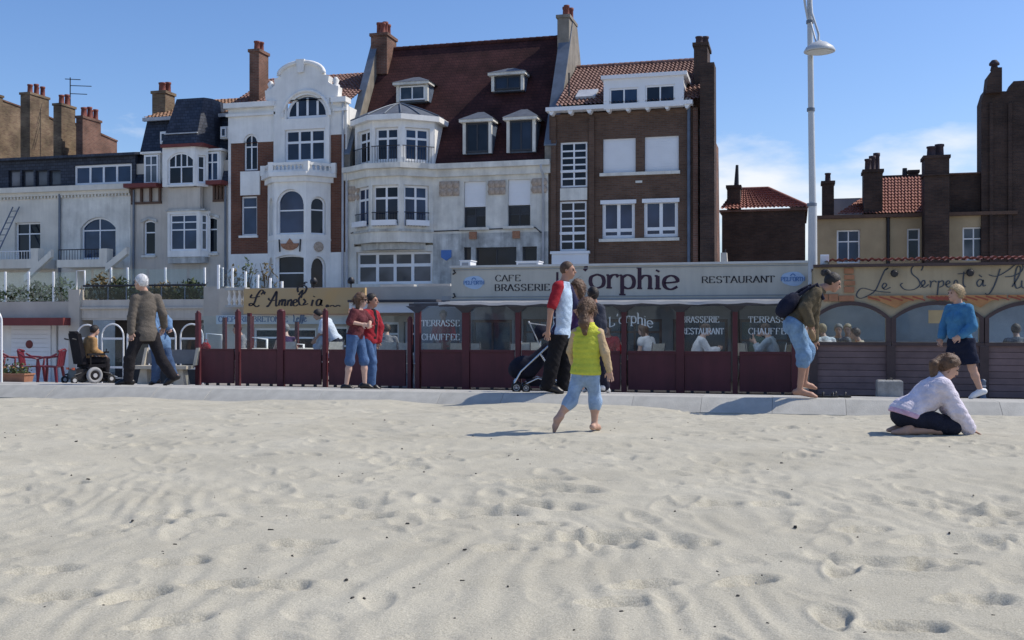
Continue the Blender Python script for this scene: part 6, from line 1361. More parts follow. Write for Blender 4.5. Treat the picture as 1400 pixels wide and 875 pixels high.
    def head(s, F_, B):
        c, f, t, d = s.J['head'], s.hf, s.ht, s.hs; b = B
        F_.ell(c + t * .018 * b - f * .012 * b, (.074 * b, .092 * b, .092 * b), (d, f, t), .03)
        F_.ell(c + f * .030 * b - t * .045 * b, (.056 * b, .062 * b, .070 * b), (d, f, t), .03)
        F_.cap(c + f * .055 * b - t * .095 * b, c + f * .05 * b - t * .085 * b, .026 * b, .03 * b, .03)
        F_.cap(c - f * .02 * b - t * .06 * b, s.J['neck'], .052 * b, .054 * b, .03)
        F_.cap(c + f * .092 * b + t * .0 * b, c + f * .108 * b - t * .032 * b, .009 * b, .014 * b, .012)       # nose
        F_.cap(c + f * .078 * b + t * .022 * b - d * .03 * b, c + f * .078 * b + t * .022 * b + d * .03 * b, .014 * b, .014 * b, .012)   # brow
        for q in (-1, 1):
            F_.ell(c + d * q * .076 * b - f * .012 * b - t * .012 * b, (.010 * b, .020 * b, .030 * b), (d, f, t), .006)
            F_.ell(c + f * .093 * b + d * q * .031 * b + t * .0 * b, (.013 * b, .010 * b, .009 * b), (d, f, t), 0, 's')
        F_.cap(c + f * .088 * b - t * .066 * b - d * .02 * b, c + f * .088 * b - t * .066 * b + d * .02 * b, .010 * b, .010 * b, .008)
    def eyes(s, B, parent):
        c, f, t, d = s.J['head'], s.hf, s.ht, s.hs
        for q in (-1, 1):
            p = c + f * .084 * B + d * q * .031 * B
            mb = MB(); mb.lathe([(.002, -.009 * B), (.008 * B, -.006 * B), (.0105 * B, 0), (.008 * B, .006 * B), (.002, .009 * B)], tuple(p), 8); child_local('eye', mb, 'eye_dark', parent)
        p = c + f * .0965 * B - t * .066 * B
        mb = MB(); mb.tube([tuple(p - d * .022 * B), tuple(p + f * .003 * B), tuple(p + d * .022 * B)], [.003 * B, .005 * B, .003 * B], 6); child_local('mouth', mb, 'lip', parent)
    def add(s, name, F_, m, iters=1, **tags):
        me = F_.mesh(name, iters)
        if me is None: return
        me.materials.append(MATS[m]); s.parts.append((name, me, tags))
    def hairfield(s, B, thick=.016, line=.035, back=.0):
        F_ = Field(s.J['head'] - .32, s.J['head'] + .32, min(.009, s.vox)); c, f, t, d = s.J['head'], s.hf, s.ht, s.hs
        F_.ell(c + t * .020 * B - f * .016 * B, (.076 * B, .093 * B, .094 * B), (d, f, t), 0, infl=thick)
        F_.cut(c + f * line * B + t * .01 * B, f * .85 - t * .62)
        F_.cut(c - t * (.075 + back) * B, -t + f * .15)
        return F_
    def strands(s, B, m, n=220, length=.06, fall=None, seed=1):
        g = np.random.default_rng(seed); c, f, t, d = s.J['head'], s.hf, s.ht, s.hs; mb = MB(); fall = unit(fall if fall is not None else (0, 0, -1))
        for i in range(n):
            q = unit(g.normal(size=3)); p = d * q[0] * .086 * B + f * (q[1] * .104 - .016) * B + t * (q[2] * .105 + .02) * B
            if p @ f > .05 * B + .7 * (p @ t) or p @ t < -.05 * B: continue
            w = unit(p); a = c + p; e = unit(fall + w * .35 + g.normal(size=3) * .25); L_ = length * g.uniform(.5, 1.3)
            mb.tube([tuple(a), tuple(a + e * L_ * .5 + w * .006), tuple(a + e * L_ + w * .004 * g.normal())], [.0032, .0026, .001], 3)
        me = bpy.data.meshes.new('hair_strands'); me.from_pydata(mb.v, [], mb.f); me.materials.append(MATS[m]); s.parts.append(('hair_strands', me, {'kind': 'stuff'}))
    def finish(s, name, label, skin, body, B, eyes=True, group=None, cat='person'):
        me = body.mesh('body', 1); me.materials.append(MATS[skin])
        o = link(name, me); o.location = s.root; o.rotation_euler = (0, 0, s.rot); o['label'] = label; o['category'] = cat
        if group: o['group'] = group
        for n, m_, tg in s.parts:
            c = bpy.data.objects.new(n, m_); COL.objects.link(c); c.parent = o
            for k, v in tg.items(): c[k] = v
        if eyes: s.eyes(B, o)
        s.obj = o
        return o
    def body(s, B, hd=(None, None), barefoot=False, feet=True, hands=True, hdir=None, hn=None, curl=.5):
        F_ = s.field(); s.torso(F_, B * .94); s.head(F_, B)
        for q in 'LR':
            s.arm(F_, q, B * .95); s.leg(F_, q, B * .95)
            if hands:
                d = s.J['wr' + q] - s.J['el' + q] if not hdir or not hdir.get(q) else hdir[q]
                s.hand(F_, q, B, d, (hn or {}).get(q), curl)
            if feet: s.foot(F_, q, B * .95)
        return F_
    def top(s, name, m, B, infl=.012, sleeve=1.0, hem=None, neckcut=.0, sleeves=True, wr=.004, k=.05, straight=1.15, legs=0.0, torso=True, open_=None, tail=0.0, hemcut=None):
        F_ = s.field()
        if torso: s.torso(F_, B, infl, k)
        if tail: F_.ell((s.J['hpL'] + s.J['hpR']) / 2 - s.up * .02, (B * .165, B * .125, tail), (s.side, s.fw, s.up), .04, infl=infl)
        if sleeves:
            for q in 'LR': s.arm(F_, q, B, infl + .004, sleeve, .03 if torso else .01, straight)
        if legs:
            for q in 'LR': s.leg(F_, q, B, infl + .006, legs, .06)
        F_.wrinkle(wr, 34, int(B * 1000))
        hp = (s.J['hpL'] + s.J['hpR']) / 2
        if torso:
            F_.cut(s.J['neck'] + s.up * neckcut, s.up + s.fw * .15)
            if hemcut is not None: F_.cut(*hemcut)
            elif hem is not None: F_.cut(hp + s.up * hem, -s.up)
        elif sleeves:
            # keep only the sleeves, outside the shoulder line
            pass
        s.add(name, F_, m); return F_
    def bottom(s, name, m, B, infl=.012, length=2.0, waist=.08, wide=.008, wr=.004, cutlegs=True):
        F_ = s.field(); J = s.J; hp = (J['hpL'] + J['hpR']) / 2; sh = (J['shL'] + J['shR']) / 2; up = unit(sh - hp); hs = unit(J['hpR'] - J['hpL']); hf = unit(np.cross(up, hs)); hs = np.cross(hf, up)
        F_.ell(hp + up * .02 - hf * B * .01, (B * .162, B * .118, B * .15), (hs, hf, up), .03, infl=infl)
        if not cutlegs: F_.cut(hp + up * waist, up)
        for q in 'LR': s.leg(F_, q, B, infl, length, .035, wide)
        F_.wrinkle(wr, 30, int(B * 777) + 3)
        if cutlegs: F_.cut(hp + up * waist, up)
        for q in 'LR':
            b, c = J['kn' + q], J['an' + q]
        s.add(name, F_, m); return F_
    def shoes(s, m, B, infl=.010, sole=True, name='shoe'):
        for q in 'LR':
            P = np.array([s.J['an' + q], s.J['to' + q]]); F_ = Field(P.min(0) - .14, P.max(0) + .14, min(.009, s.vox)); s.foot(F_, q, B * .95, infl)
            F_.cut(s.J['an' + q] + V3(0, 0, .03), (0, 0, 1)); s.add(name, F_, m)

# ---- old man in the brown jacket, seen from behind, walking left
P = Fig(188, 528, 16.8, 0); P.root = (*P.root[:2], prom_z(P.root[1]))
P.set(head=(193, 387, -.02), neck=(197, 399, 0), shL=(187, 407, -.08), shR=(210, 407, .16), elL=(184, 434, -.12), elR=(218, 431, .16), wrL=(184, 456, -.16), wrR=(216, 447, .30),
      hpL=(191, 459, -.05), hpR=(206, 460, .10), knL=(180, 492, -.10), knR=(218, 494, .10), anL=(177, 521, -.05), anR=(234, 517, .10), toL=(162, 526, -.07), toR=(224, 527, .06))
P.footupR = (-.75, 0, .65); P.headaxes((-.93, .35, -.02))
b = P.body(1.02, hdir={'L': (.1, -.1, -1), 'R': (-.4, .3, -.8)}); cloth('tweed', (.125, .108, .09)); cloth('trouser_dark', (.022, .02, .022)); mat('leather_black', (.015, .013, .013), .4, .2, 10)
P.top('jacket', 'tweed', .96, .020, 1.96, hem=-.10, neckcut=-.005, straight=1.2, tail=.30, wr=.006)
P.bottom('trousers', 'trouser_dark', .95, .014, 1.97, .05, .014, .006); P.shoes('leather_black', 1.03, .012)
h = P.hairfield(1.04, .014, .02); P.add('hair', h, 'hair_white'); P.strands(1.04, 'hair_white', 160, 0.03); P.finish('person', 'white-haired man in brown tweed jacket and dark trousers walking left', 'skin', b, 1.02)

# ---- woman in blue behind him
P = Fig(214, 530, 18.4, 0); P.root = (*P.root[:2], prom_z(P.root[1]))
P.set(head=(203, 414, .1), neck=(206, 425, .1), shL=(202, 431, -.08), shR=(216, 431, .2), elL=(212, 446, -.14), elR=(225, 443, .18), wrL=(220, 455, -.14), wrR=(229, 452, .1), hpL=(212, 471, 0), hpR=(220, 471, .16), knL=(213, 499, .05), knR=(228, 496, .1), anL=(210, 524, .08), anR=(236, 519, .1), toL=(203, 529, .08), toR=(228, 528, .1)); P.headaxes((-1, .2, 0))
b = P.body(.9); cloth('coat_blue', (.13, .22, .36)); cloth('jeans_dark', (.05, .085, .16)); P.top('coat', 'coat_blue', .92, .026, 1.95, hem=-.16, legs=.3); P.bottom('jeans', 'jeans_dark', .92, .014, 1.95, .0); P.shoes('leather_black', .92)
P.add('hair', P.hairfield(.95, .016, .03), 'hair_grey'); P.finish('person', 'person in a pale blue coat mostly hidden behind the white-haired man', 'skin', b, .9)

# ---- couple
P = Fig(487, 531, 17.3, 0); P.root = (*P.root[:2], prom_z(P.root[1])); P.bust = 1
P.set(head=(493.5, 409.5, 0), neck=(491.5, 420, 0), shL=(494, 425, .14), shR=(486, 425, -.15), elL=(503, 438, .22), elR=(481, 440, -.20), wrL=(505, 445, .05), wrR=(497, 443, -.16), hpL=(489, 460, .08), hpR=(483, 460, -.08), knL=(497, 493, .06), knR=(479, 493, -.06), anL=(498, 526, .06), anR=(474, 527, -.06), toL=(508, 530, .07), toR=(484, 531, -.07)); P.headaxes((1, -.12, -.08))
b = P.body(.93); cloth('top_maroon', (.12, .035, .04), var=.4, scale=30); cloth('denim', (.075, .135, .26), var=.3); cloth('denim_pale', (.16, .26, .42), var=.3)
P.top('blouse', 'top_maroon', .95, .016, 1.0, hem=-.03, neckcut=-.03, wr=.006); P.bottom('shorts', 'denim', .90, .012, 1.06, .03, .010); P.shoes('leather_black', .93, .008)
h = P.hairfield(.96, .016, .03, .06); c = P.J['head']
for q in (-.05, .05): h.cap(c + V3(-.05, q, .02), c + V3(-.045, q * 1.2, -.16), .045, .03, .03)
h.wrinkle(.007, 70, 9); P.add('hair', h, 'hair_chestnut'); P.strands(.96, 'hair_chestnut', 260, .10)
o = P.finish('person', 'woman in maroon top and denim shorts with sunglasses, walking right', 'skin_pale', b, .93)
gl = MB(); c = P.J['head']
for q in (-1, 1): p = c + P.hf * .094 + P.hs * q * .033 + P.ht * .002; gl.hexa([tuple(p - P.hs * .03 - P.ht * .018), tuple(p + P.hs * .03 - P.ht * .018), tuple(p + P.hs * .03 - P.ht * .018 - P.hf * .008), tuple(p - P.hs * .03 - P.ht * .018 - P.hf * .008)], [tuple(p - P.hs * .03 + P.ht * .018), tuple(p + P.hs * .03 + P.ht * .018), tuple(p + P.hs * .03 + P.ht * .018 - P.hf * .008), tuple(p - P.hs * .03 + P.ht * .018 - P.hf * .008)])
for q in (-1, 1): p = c + P.hs * q * .074 + P.ht * .006; gl.tube([tuple(p + P.hf * .08), tuple(p - P.hf * .02)], .005, 5)
child_local('sunglasses', gl, 'leather_black', o)
cloth('jacket_red', (.30, .025, .035)); cloth('shirt_black', (.014, .013, .016))
P = Fig(508, 530, 17.75, 0); P.root = (*P.root[:2], prom_z(P.root[1]))
P.set(head=(508.5, 409, .02), neck=(506, 420.5, .02), shL=(511.5, 427, .16), shR=(500, 426, -.14), elL=(517, 445, .2), elR=(492, 436, -.02), wrL=(515, 466, .14), wrR=(486, 424.5, -.06), hpL=(506, 463, .1), hpR=(501, 463, -.08), knL=(508, 494, .12), knR=(510, 492, -.06), anL=(500, 524, .12), anR=(509, 525, -.04), toL=(508, 529, .12), toR=(519, 530, -.06)); P.headaxes((.97, -.22, -.02))
b = P.body(.97, hdir={'R': (-.8, -.4, .1)}); P.top('hooded_jacket', 'jacket_red', .99, .026, 1.95, hem=-.06, neckcut=-.01, wr=.007)
F_ = P.field(); P.torso(F_, .97, .031, .05); sh = (P.J['shL'] + P.J['shR']) / 2; F_.cut(sh + P.fw * .045, -P.fw); F_.cut(sh + P.side * .045, P.side); F_.cut(sh - P.side * .055, -P.side); F_.cut((P.J['hpL'] + P.J['hpR']) / 2 + P.up * .02, -P.up); F_.cut(P.J['neck'] - P.up * .0, P.up)
P.add('shirt', F_, 'shirt_black'); P.bottom('jeans', 'denim', .90, .010, 1.96, .03, .006); P.shoes('leather_black', .98)
P.add('hair', P.hairfield(.99, .010, .03), 'hair_black'); P.finish('person', 'dark-haired young man in red hooded jacket walking with the woman in shorts', 'skin_tan', b, .97)

# ---- man in red-sleeved T-shirt
P = Fig(755, 539, 14.5, KERB_Z)
P.set(head=(776.5, 370.5, 0), neck=(772.5, 383.5, 0), shR=(762.5, 392.5, -.16), shL=(776.5, 392.5, .17), elR=(752, 426, -.23), elL=(789, 424, .24), wrR=(748.5, 454, -.22), wrL=(801, 446, .18), hpR=(763, 461, -.09), hpL=(771, 461, .09), knR=(755, 496, -.11), knL=(773, 497, .10), anR=(748, 528, -.10), anL=(770, 528, .12), toR=(767, 536.5, -.14), toL=(791, 536.5, .10)); P.headaxes((.97, -.2, -.06))
b = P.body(1.0, hdir={'R': (-.1, 0, -1)}); cloth('tee_pale', (.44, .55, .68)); cloth('tee_red', (.30, .022, .032)); cloth('tee_navy', (.03, .03, .07)); cloth('track_black', (.014, .013, .015))
P.top('t_shirt', 'tee_pale', 1.0, .02, 1.0, hem=-.03, sleeves=False, neckcut=-.025, wr=.007)
F_ = P.field()
for q in 'R': P.arm(F_, q, 1.04, .020, .80, .03); F_.cap(P.J['sh' + q] + V3(-.01, 0, .0), P.J['neck'] - P.up * .05 - P.fw * .03, .050, .040, .03, infl=.016)
F_.wrinkle(.006, 34, 3); F_.cut(P.J['neck'] - P.up * .02, P.up); P.add('sleeve', F_, 'tee_red')
F_ = P.field(); P.arm(F_, 'L', 1.04, .020, .80, .03); F_.wrinkle(.006, 34, 5); P.add('sleeve', F_, 'tee_navy')
F_ = P.field(); P.torso(F_, 1.0, .0225, .06); hp = (P.J['hpL'] + P.J['hpR']) / 2; F_.wrinkle(.006, 34, 8); F_.cut(hp - P.up * .035, -P.up); F_.cut(hp + P.side * .118, -P.side); F_.cut(P.J['shR'] - P.up * .1, P.up); F_.cut(hp + P.side * .11 - P.fw * .025, P.fw); P.add('side_panel', F_, 'tee_navy')
P.bottom('track_trousers', 'track_black', 1.0, .018, 1.97, .02, .02, .008); P.shoes('leather_black', 1.04, .014)
P.add('hair', P.hairfield(1.0, .007, .02), 'hair_brown'); P.finish('person', 'tall man in pale T-shirt with a red sleeve and black trousers beside the pram', 'skin_tan', b, 1.0)

# ---- woman with the pram, behind him
P = Fig(782, 534.5, 15.6, 0); P.root = (*P.root[:2], prom_z(P.root[1])); P.bust = 1
P.set(head=(789, 391.5, 0), neck=(787.5, 403.5, 0), shL=(797, 410, .1), shR=(779, 410, -.12), elL=(797, 435, .16), elR=(776, 435, -.18), wrL=(784, 452, .18), wrR=(766, 455, -.06), hpL=(789, 461, .08), hpR=(780, 461, -.08), knL=(788, 495, .06), knR=(776, 496, -.06), anL=(792, 527, .08), anR=(772, 527, -.05), toL=(784, 533, .02), toR=(765, 533, -.10)); P.headaxes((-.75, -.55, -.1))
b = P.body(.95); cloth('top_purple', (.06, .03, .09)); cloth('trouser_white', (.66, .67, .68)); P.top('top', 'top_purple', .96, .016, 1.4, hem=-.05, neckcut=-.03); P.bottom('trousers', 'trouser_white', .97, .014, 1.8, .02, .012); P.shoes('skin_tan', .93, .003, name='sandal')
h = P.hairfield(.97, .024, .025, .07); c = P.J['head']
for q in (-.06, .06): h.cap(c + V3(.04, q, .0), c + V3(.07, q, -.15), .055, .035, .03)
h.wrinkle(.012, 60, 4); P.add('hair', h, 'hair_chestnut'); P.strands(.97, 'hair_chestnut', 400, .10); P.finish('person', 'woman with curly brown hair, purple top and white trousers behind the tall man', 'skin_tan', b, .95)
# ---- dark-haired companion behind the girl
P = Fig(815, 535.5, 15.9, 0); P.root = (*P.root[:2], prom_z(P.root[1]))
P.set(head=(810.5, 401, 0), neck=(812, 412.5, 0), shL=(804, 419, .08), shR=(821, 419, .0), elL=(802, 440, .2), elR=(824, 441, .02), wrL=(806, 460, .25), wrR=(825, 460, .12), hpL=(808, 466, .06), hpR=(818, 466, .0), knL=(808, 500, .1), knR=(822, 499, .04), anL=(806, 528, .12), anR=(828, 528, .06), toL=(800, 534, .2), toR=(833, 534.5, .12)); P.headaxes((-.2, .95, 0))
b = P.body(.9); cloth('shirt_slate', (.055, .06, .08)); cloth('trouser_navy', (.02, .02, .035)); P.top('shirt', 'shirt_slate', .92, .02, 1.5, hem=-.08); P.bottom('trousers', 'trouser_navy', .92, .016, 1.95, .02, .01); P.shoes('white_plastic', .92)
P.add('hair', P.hairfield(.95, .016, .02, .04), 'hair_black'); P.finish('person', 'dark-haired person in slate shirt, half hidden behind the girl in the yellow vest', 'skin_tan', b, .9)

# ---- girl in the yellow vest
P = Fig(785, 587.5, 9.4, .05, vox=.007); x, y = P.root[:2]; P.root = (x, y, sand_z(x, y) * .3 + .05 * .7)
P.set(head=(803.5, 421, .0), neck=(804.5, 439, .0), shL=(787.5, 450, .01), shR=(818.5, 450, -.03), elL=(781.5, 478, .10), elR=(826.5, 480, -.05), wrL=(787, 500, .20), wrR=(833, 505, -.02), hpL=(791.5, 513, .02), hpR=(809.5, 513, -.01), knL=(781, 545, .0), knR=(814, 545, .03), anL=(761, 571, -.03), anR=(813, 579, .03), toL=(757.5, 588, -.01), toR=(821, 586, .13))
P.footupL = (-1, 0, .15); P.headaxes((.62, .75, -.08))
b = P.body(.74, hdir={'R': (.1, .05, -1)}); cloth('vest_yellow', (.52, .54, .07), var=.15); cloth('sleeve_tan', (.50, .37, .22)); cloth('jeans_light', (.26, .36, .50), var=.35, scale=9)
F_ = P.field(); P.torso(F_, .68, .019, .05); F_.ell((P.J['hpL'] + P.J['hpR']) / 2 + P.up * .05, (.128, .098, .12), (P.side, P.fw, P.up), .04); Zc = F_.ax[2][None, None, :]; F_.f += (.0022 * np.cos(Zc * 2 * math.pi / .05)).astype(np.float32) * np.ones_like(F_.f); F_.wrinkle(.003, 40, 2)
hp = (P.J['hpL'] + P.J['hpR']) / 2; F_.cut(P.J['neck'] + P.up * .005, P.up); F_.cut(hp + P.up * .02, -P.up); P.add('padded_vest', F_, 'vest_yellow')
F_ = P.field(); [P.arm(F_, q, .76, .007, 1.93, .02) for q in 'LR']; F_.wrinkle(.004, 50, 2); P.add('sleeves', F_, 'sleeve_tan')
P.bottom('jeans', 'jeans_light', .64, .008, 1.30, .045, .006, .005)
F_ = P.field()
for q in 'LR':
    a_, b_ = P.J['kn' + q], P.J['an' + q]; F_.cap(a_ + (b_ - a_) * .22, a_ + (b_ - a_) * .30, .048, .048, .01)
P.add('turned_cuffs', F_, 'jeans_light')
h = P.hairfield(.80, .018, .015, .03); c = P.J['head']; h.cap(c + V3(-.03, -.075, -.01), c + V3(-.04, -.095, -.12), .036, .045, .02); h.cap(c + V3(-.04, -.095, -.12), c + V3(-.03, -.09, -.215), .045, .018, .02); h.wrinkle(.008, 80, 6); P.add('hair', h, 'hair_chestnut'); P.strands(.80, 'hair_chestnut', 260, .07)
P.finish('person', 'girl in yellow padded vest and rolled jeans walking barefoot on the sand', 'skin', b, .80)

# ---- woman bending over her sandals
P = Fig(1098, 544, 13.55, KERB_Z)
P.set(head=(1139.5, 385.5, .02), neck=(1124.5, 394, .02), shR=(1111, 398, -.14), shL=(1121, 399, .16), elR=(1094, 421, -.20), elL=(1118, 437, .20), wrR=(1102, 443, -.22), wrL=(1118, 465, .16), hpR=(1083, 444, -.09), hpL=(1088, 444, .09), knR=(1097, 483, -.08), knL=(1107, 478, .10), anR=(1091.5, 533, -.06), anL=(1104, 524, .16), toR=(1113, 541.5, -.10), toL=(1121, 532, .18)); P.headaxes((.92, -.12, -.38), (.3, 0, 1))
b = P.body(.98, hdir={'L': (.0, 0, -1), 'R': (.15, 0, -1)}); cloth('jacket_khaki', (.105, .085, .055)); cloth('jeans_mid', (.17, .28, .43), var=.3)
P.top('jacket', 'jacket_khaki', 1.0, .022, 1.93, hem=-.03, neckcut=-.005, wr=.007); P.bottom('cropped_jeans', 'jeans_mid', 1.0, .015, 1.25, .05, .018, .008)
h = P.hairfield(1.0, .012, .03); c = P.J['head']; h.ell(c - P.hf * .11 + P.ht * .085, (.045, .045, .045), None, .01); P.add('hair', h, 'hair_black')
o = P.finish('person', 'woman in khaki jacket and cropped jeans bending over on the kerb', 'skin_tan', b, .98)
F_ = Field(P.J['head'] - .3, P.J['head'] + .3, .009); F_.ell(c - P.hf * .085 + P.ht * .072, (.030, .030, .012), (np.cross(P.ht, P.hf), P.hf + P.ht, P.hf - P.ht), 0); me = F_.mesh('hair_band'); me.materials.append(MATS['white_plastic']); q = bpy.data.objects.new('hair_band', me); COL.objects.link(q); q.parent = o
BW = P
# ---- her rucksack, worn on the back
cloth('pack_navy', (.016, .018, .035)); t = link('rucksack', None); t.location = P.root; t.rotation_euler = (0, 0, YAW); t['label'] = 'dark navy rucksack on the back of the bending woman'; t['category'] = 'rucksack'
F_ = Field((-.55, -.35, .6), (.35, .35, 1.6), .01); bk = P.p((1077.5, 417, 0)); F_.ell(bk, (.105, .14, .19), (unit((-.75, 0, .6)), (0, 1, 0), unit((.6, 0, .75))), 0); F_.ell(bk - V3(.06, 0, .03), (.075, .11, .12), (unit((-.75, 0, .6)), (0, 1, 0), unit((.6, 0, .75))), .03); F_.wrinkle(.006, 30, 5)
me = F_.mesh('pack'); me.materials.append(MATS['pack_navy']); q = bpy.data.objects.new('pack', me); COL.objects.link(q); q.parent = t
for yy in (-.15, .15):
    a_ = P.p((1088, 404, yy)); m_ = P.p((1112, 391, yy)); e_ = P.p((1116, 412, yy)); child_local('strap', MB().tube([tuple(a_), tuple((a_ + m_) / 2 + V3(0, 0, .02)), tuple(m_ + V3(.0, 0, .022)), tuple(e_ + V3(.05, 0, .02))], .022, 6), 'pack_navy', t)
# phone pouch in her hand
mat('pouch_tan', (.22, .14, .07), .6, .2, 8); t = link('shoulder_bag', None); t.location = P.root; t.rotation_euler = (0, 0, YAW); t['label'] = 'small tan bag in the right hand of the bending woman'; t['category'] = 'bag'
F_ = Field(P.p((1102.5, 456, -.24)) - .15, P.p((1102.5, 456, -.24)) + .15, .008); F_.ell(P.p((1103, 457.5, -.235)), (.045, .03, .085), (unit((1, 0, .35)), (0, 1, 0), unit((-.35, 0, 1))), 0); me = F_.mesh('pouch'); me.materials.append(MATS['pouch_tan']); q = bpy.data.objects.new('pouch', me); COL.objects.link(q); q.parent = t
child_local('wrist_strap', MB().tube([tuple(P.p((1101, 450, -.235))), tuple(P.p((1099, 444, -.25))), tuple(P.p((1104, 444, -.2)))], .008, 6), 'pouch_tan', t)

# ---- woman in the blue jacket
P = Fig(1318, 545, 14.95, 0); P.root = (*P.root[:2], prom_z(P.root[1])); P.bust = 1; P.belly = 1
P.set(head=(1306, 400.5, 0), neck=(1309.5, 412, 0), shL=(1317, 420, -.16), shR=(1305, 420, .16), elL=(1320, 446, -.23), elR=(1300, 444, .22), wrL=(1302, 459, -.25), wrR=(1293, 463, .16), hpL=(1316, 468, -.09), hpR=(1312, 468, .09), knL=(1327, 503, -.06), knR=(1303, 502, .06), anL=(1338, 533, -.06), anR=(1289, 535, .06), toL=(1324, 543, -.06), toR=(1277, 543, .06)); P.headaxes((-.97, -.2, .02)); P.footupL = (-.45, 0, .9)
b = P.body(.97, hdir={'L': (-.8, 0, -.5)}); cloth('jacket_blue', (.06, .19, .34)); cloth('skirt_navy', (.012, .016, .035)); P.top('jacket', 'jacket_blue', 1.0, .02, 1.8, hem=-.02, neckcut=-.02, wr=.006)
F_ = P.field(); hp = (P.J['hpL'] + P.J['hpR']) / 2; F_.ell(hp + V3(0, 0, .03), (.15, .18, .16), None, .03)
for q in 'LR': F_.cap(P.J['hp' + q], P.J['hp' + q] + (P.J['kn' + q] - P.J['hp' + q]) * .93, .11, .115, .10)
F_.wrinkle(.010, 26, 8); F_.cut(hp + V3(0, 0, .07), (0, 0, 1)); F_.cut(P.p((1318, 497.5, 0)), (.12, 0, -1)); P.add('skirt', F_, 'skirt_navy'); P.shoes('white_plastic', .95, .007)
h = P.hairfield(.98, .022, .03, .02); h.wrinkle(.009, 75, 2); P.add('hair', h, 'hair_blonde'); P.strands(1, 'hair_blonde', 260, 0.05); P.finish('person', 'blonde woman in blue jacket and navy skirt walking left', 'skin', b, .97)

# ---- girl kneeling on the sand
P = Fig(1268, 592, 9.25, .05, vox=.007); x, y = P.root[:2]; P.root = (x, y, sand_z(x, y) * .3 + .05 * .7)
P.set(head=(1298, 501, .0), neck=(1288, 517, .0), shR=(1281, 524, -.13), shL=(1290, 523, .14), elR=(1299, 560, -.14), elL=(1304, 556, .14), wrR=(1318, 584.5, -.10), wrL=(1315, 581, .12), hpR=(1238, 567, -.07), hpL=(1239, 567, .08), knR=(1300, 583, -.10), knL=(1302, 582, .11), anR=(1233, 588, -.10), anL=(1235, 587.5, .09), toR=(1216, 589.5, -.08), toL=(1218, 589, .07)); P.headaxes((.86, -.18, -.50), (.4, 0, 1)); P.footupR = (0, 0, -1); P.footupL = (0, 0, -1)
b = P.body(.80, hdir={'R': (.9, -.1, -.4), 'L': (.9, .1, -.4)}, hn={'R': (0, 0, -1), 'L': (0, 0, -1)}, curl=.2); cloth('top_pink', (.66, .61, .68)); cloth('hem_pink', (.62, .40, .52)); cloth('shorts_navy', (.018, .02, .035))
P.top('sweater', 'top_pink', .94, .028, 1.95, hem=-.0, neckcut=.005, wr=.008, hemcut=(P.p((1240, 568, 0)), (-.35, 0, -1)))
F_ = P.field(); P.torso(F_, .94, .033, .05); hp = (P.J['hpL'] + P.J['hpR']) / 2; F_.cut(P.p((1240, 562, 0)), (.35, 0, 1)); F_.cut(P.p((1240, 569.5, 0)), (-.35, 0, -1)); F_.cut(P.p((1272, 565, 0)), (1, 0, 0)); P.add('sweater_hem', F_, 'hem_pink')
P.bottom('shorts', 'shorts_navy', .86, .012, .92, .03, .010, .006, cutlegs=False)
h = P.hairfield(.84, .018, .03, .0); c = P.J['head']; h.cap(c - P.hf * .09 + P.ht * .04, c + V3(-.135, -.01, .02), .03, .042, .02); h.cap(c + V3(-.135, -.01, .02), c + V3(-.15, -.03, -.11), .042, .024, .02); h.wrinkle(.008, 80, 3); P.add('hair', h, 'hair_chestnut'); P.strands(.84, 'hair_chestnut', 160, .04, (-.7, 0, -.2))
P.finish('person', 'girl in pale pink sweater and navy shorts kneeling on the sand', 'skin', b, .84)

# ---- people seated or serving on the terraces
def seated(px, v, ang, label, top, hair, B=.97, skin='skin', sleeve=1.9, lean=.05, bottom='trouser_dark', z=None, arms='table', dz=0.0, hairlen=0.0, group=None, name='person', bare=False):
    u = U(px, v); P = Fig(0, 0, 1, 0, vox=.013, rot=0); P.root = (u, v, (TER_Z + .012 if z is None else z) + dz); P.rot = ang
    l = lean
    P.setm(head=(0, l + .10, 1.19), neck=(0, l + .03, 1.05), shL=(-.17, l, .98), shR=(.17, l, .98), hpL=(-.09, -.08, .50), hpR=(.09, -.08, .50), knL=(-.12, .36, .50), knR=(.12, .36, .50), anL=(-.12, .38, .09), anR=(.12, .36, .09), toL=(-.13, .52, .03), toR=(.13, .50, .03))
    if arms == 'table': P.setm(elL=(-.24, l + .10, .74), elR=(.24, l + .12, .74), wrL=(-.12, l + .34, .80), wrR=(.14, l + .32, .80))
    elif arms == 'up': P.setm(elL=(-.24, l + .16, .78), elR=(.26, l + .2, .80), wrL=(-.06, l + .30, 1.0), wrR=(.10, l + .36, .94))
    else: P.setm(elL=(-.25, l - .02, .73), elR=(.25, l - .02, .73), wrL=(-.22, l + .2, .63), wrR=(.22, l + .2, .63))
    P.headaxes((.05, 1, -.12)); b = P.body(B)
    P.top('top', top, B * 1.02, .014 if bare else .02, .25 if bare else sleeve, hem=-.04, neckcut=-.06 if bare else -.02, wr=.006, sleeves=not bare); P.bottom('trousers', bottom, B, .014, 1.95, .03, cutlegs=False); P.shoes('leather_black', B)
    h = P.hairfield(B * 1.02, .016, .03, .03)
    if hairlen:
        c = P.J['head']
        for q in (-.05, .05): h.cap(c + V3(q, -.06, .02), c + V3(q * 1.2, -.09, -hairlen), .05, .03, .03)
    P.add('hair', h, hair); return P.finish(name, label, skin, b, B, group=group)
cloth('shirt_white', (.66, .68, .72)); cloth('shirt_grey', (.20, .20, .21), var=.4, scale=40); cloth('shirt_sky', (.34, .42, .50)); cloth('top_red', (.34, .03, .04)); cloth('shirt_beige', (.42, .37, .29)); cloth('shirt_green', (.07, .12, .1)); cloth('tan_coat', (.36, .21, .09))
GS = None
R_ = rad
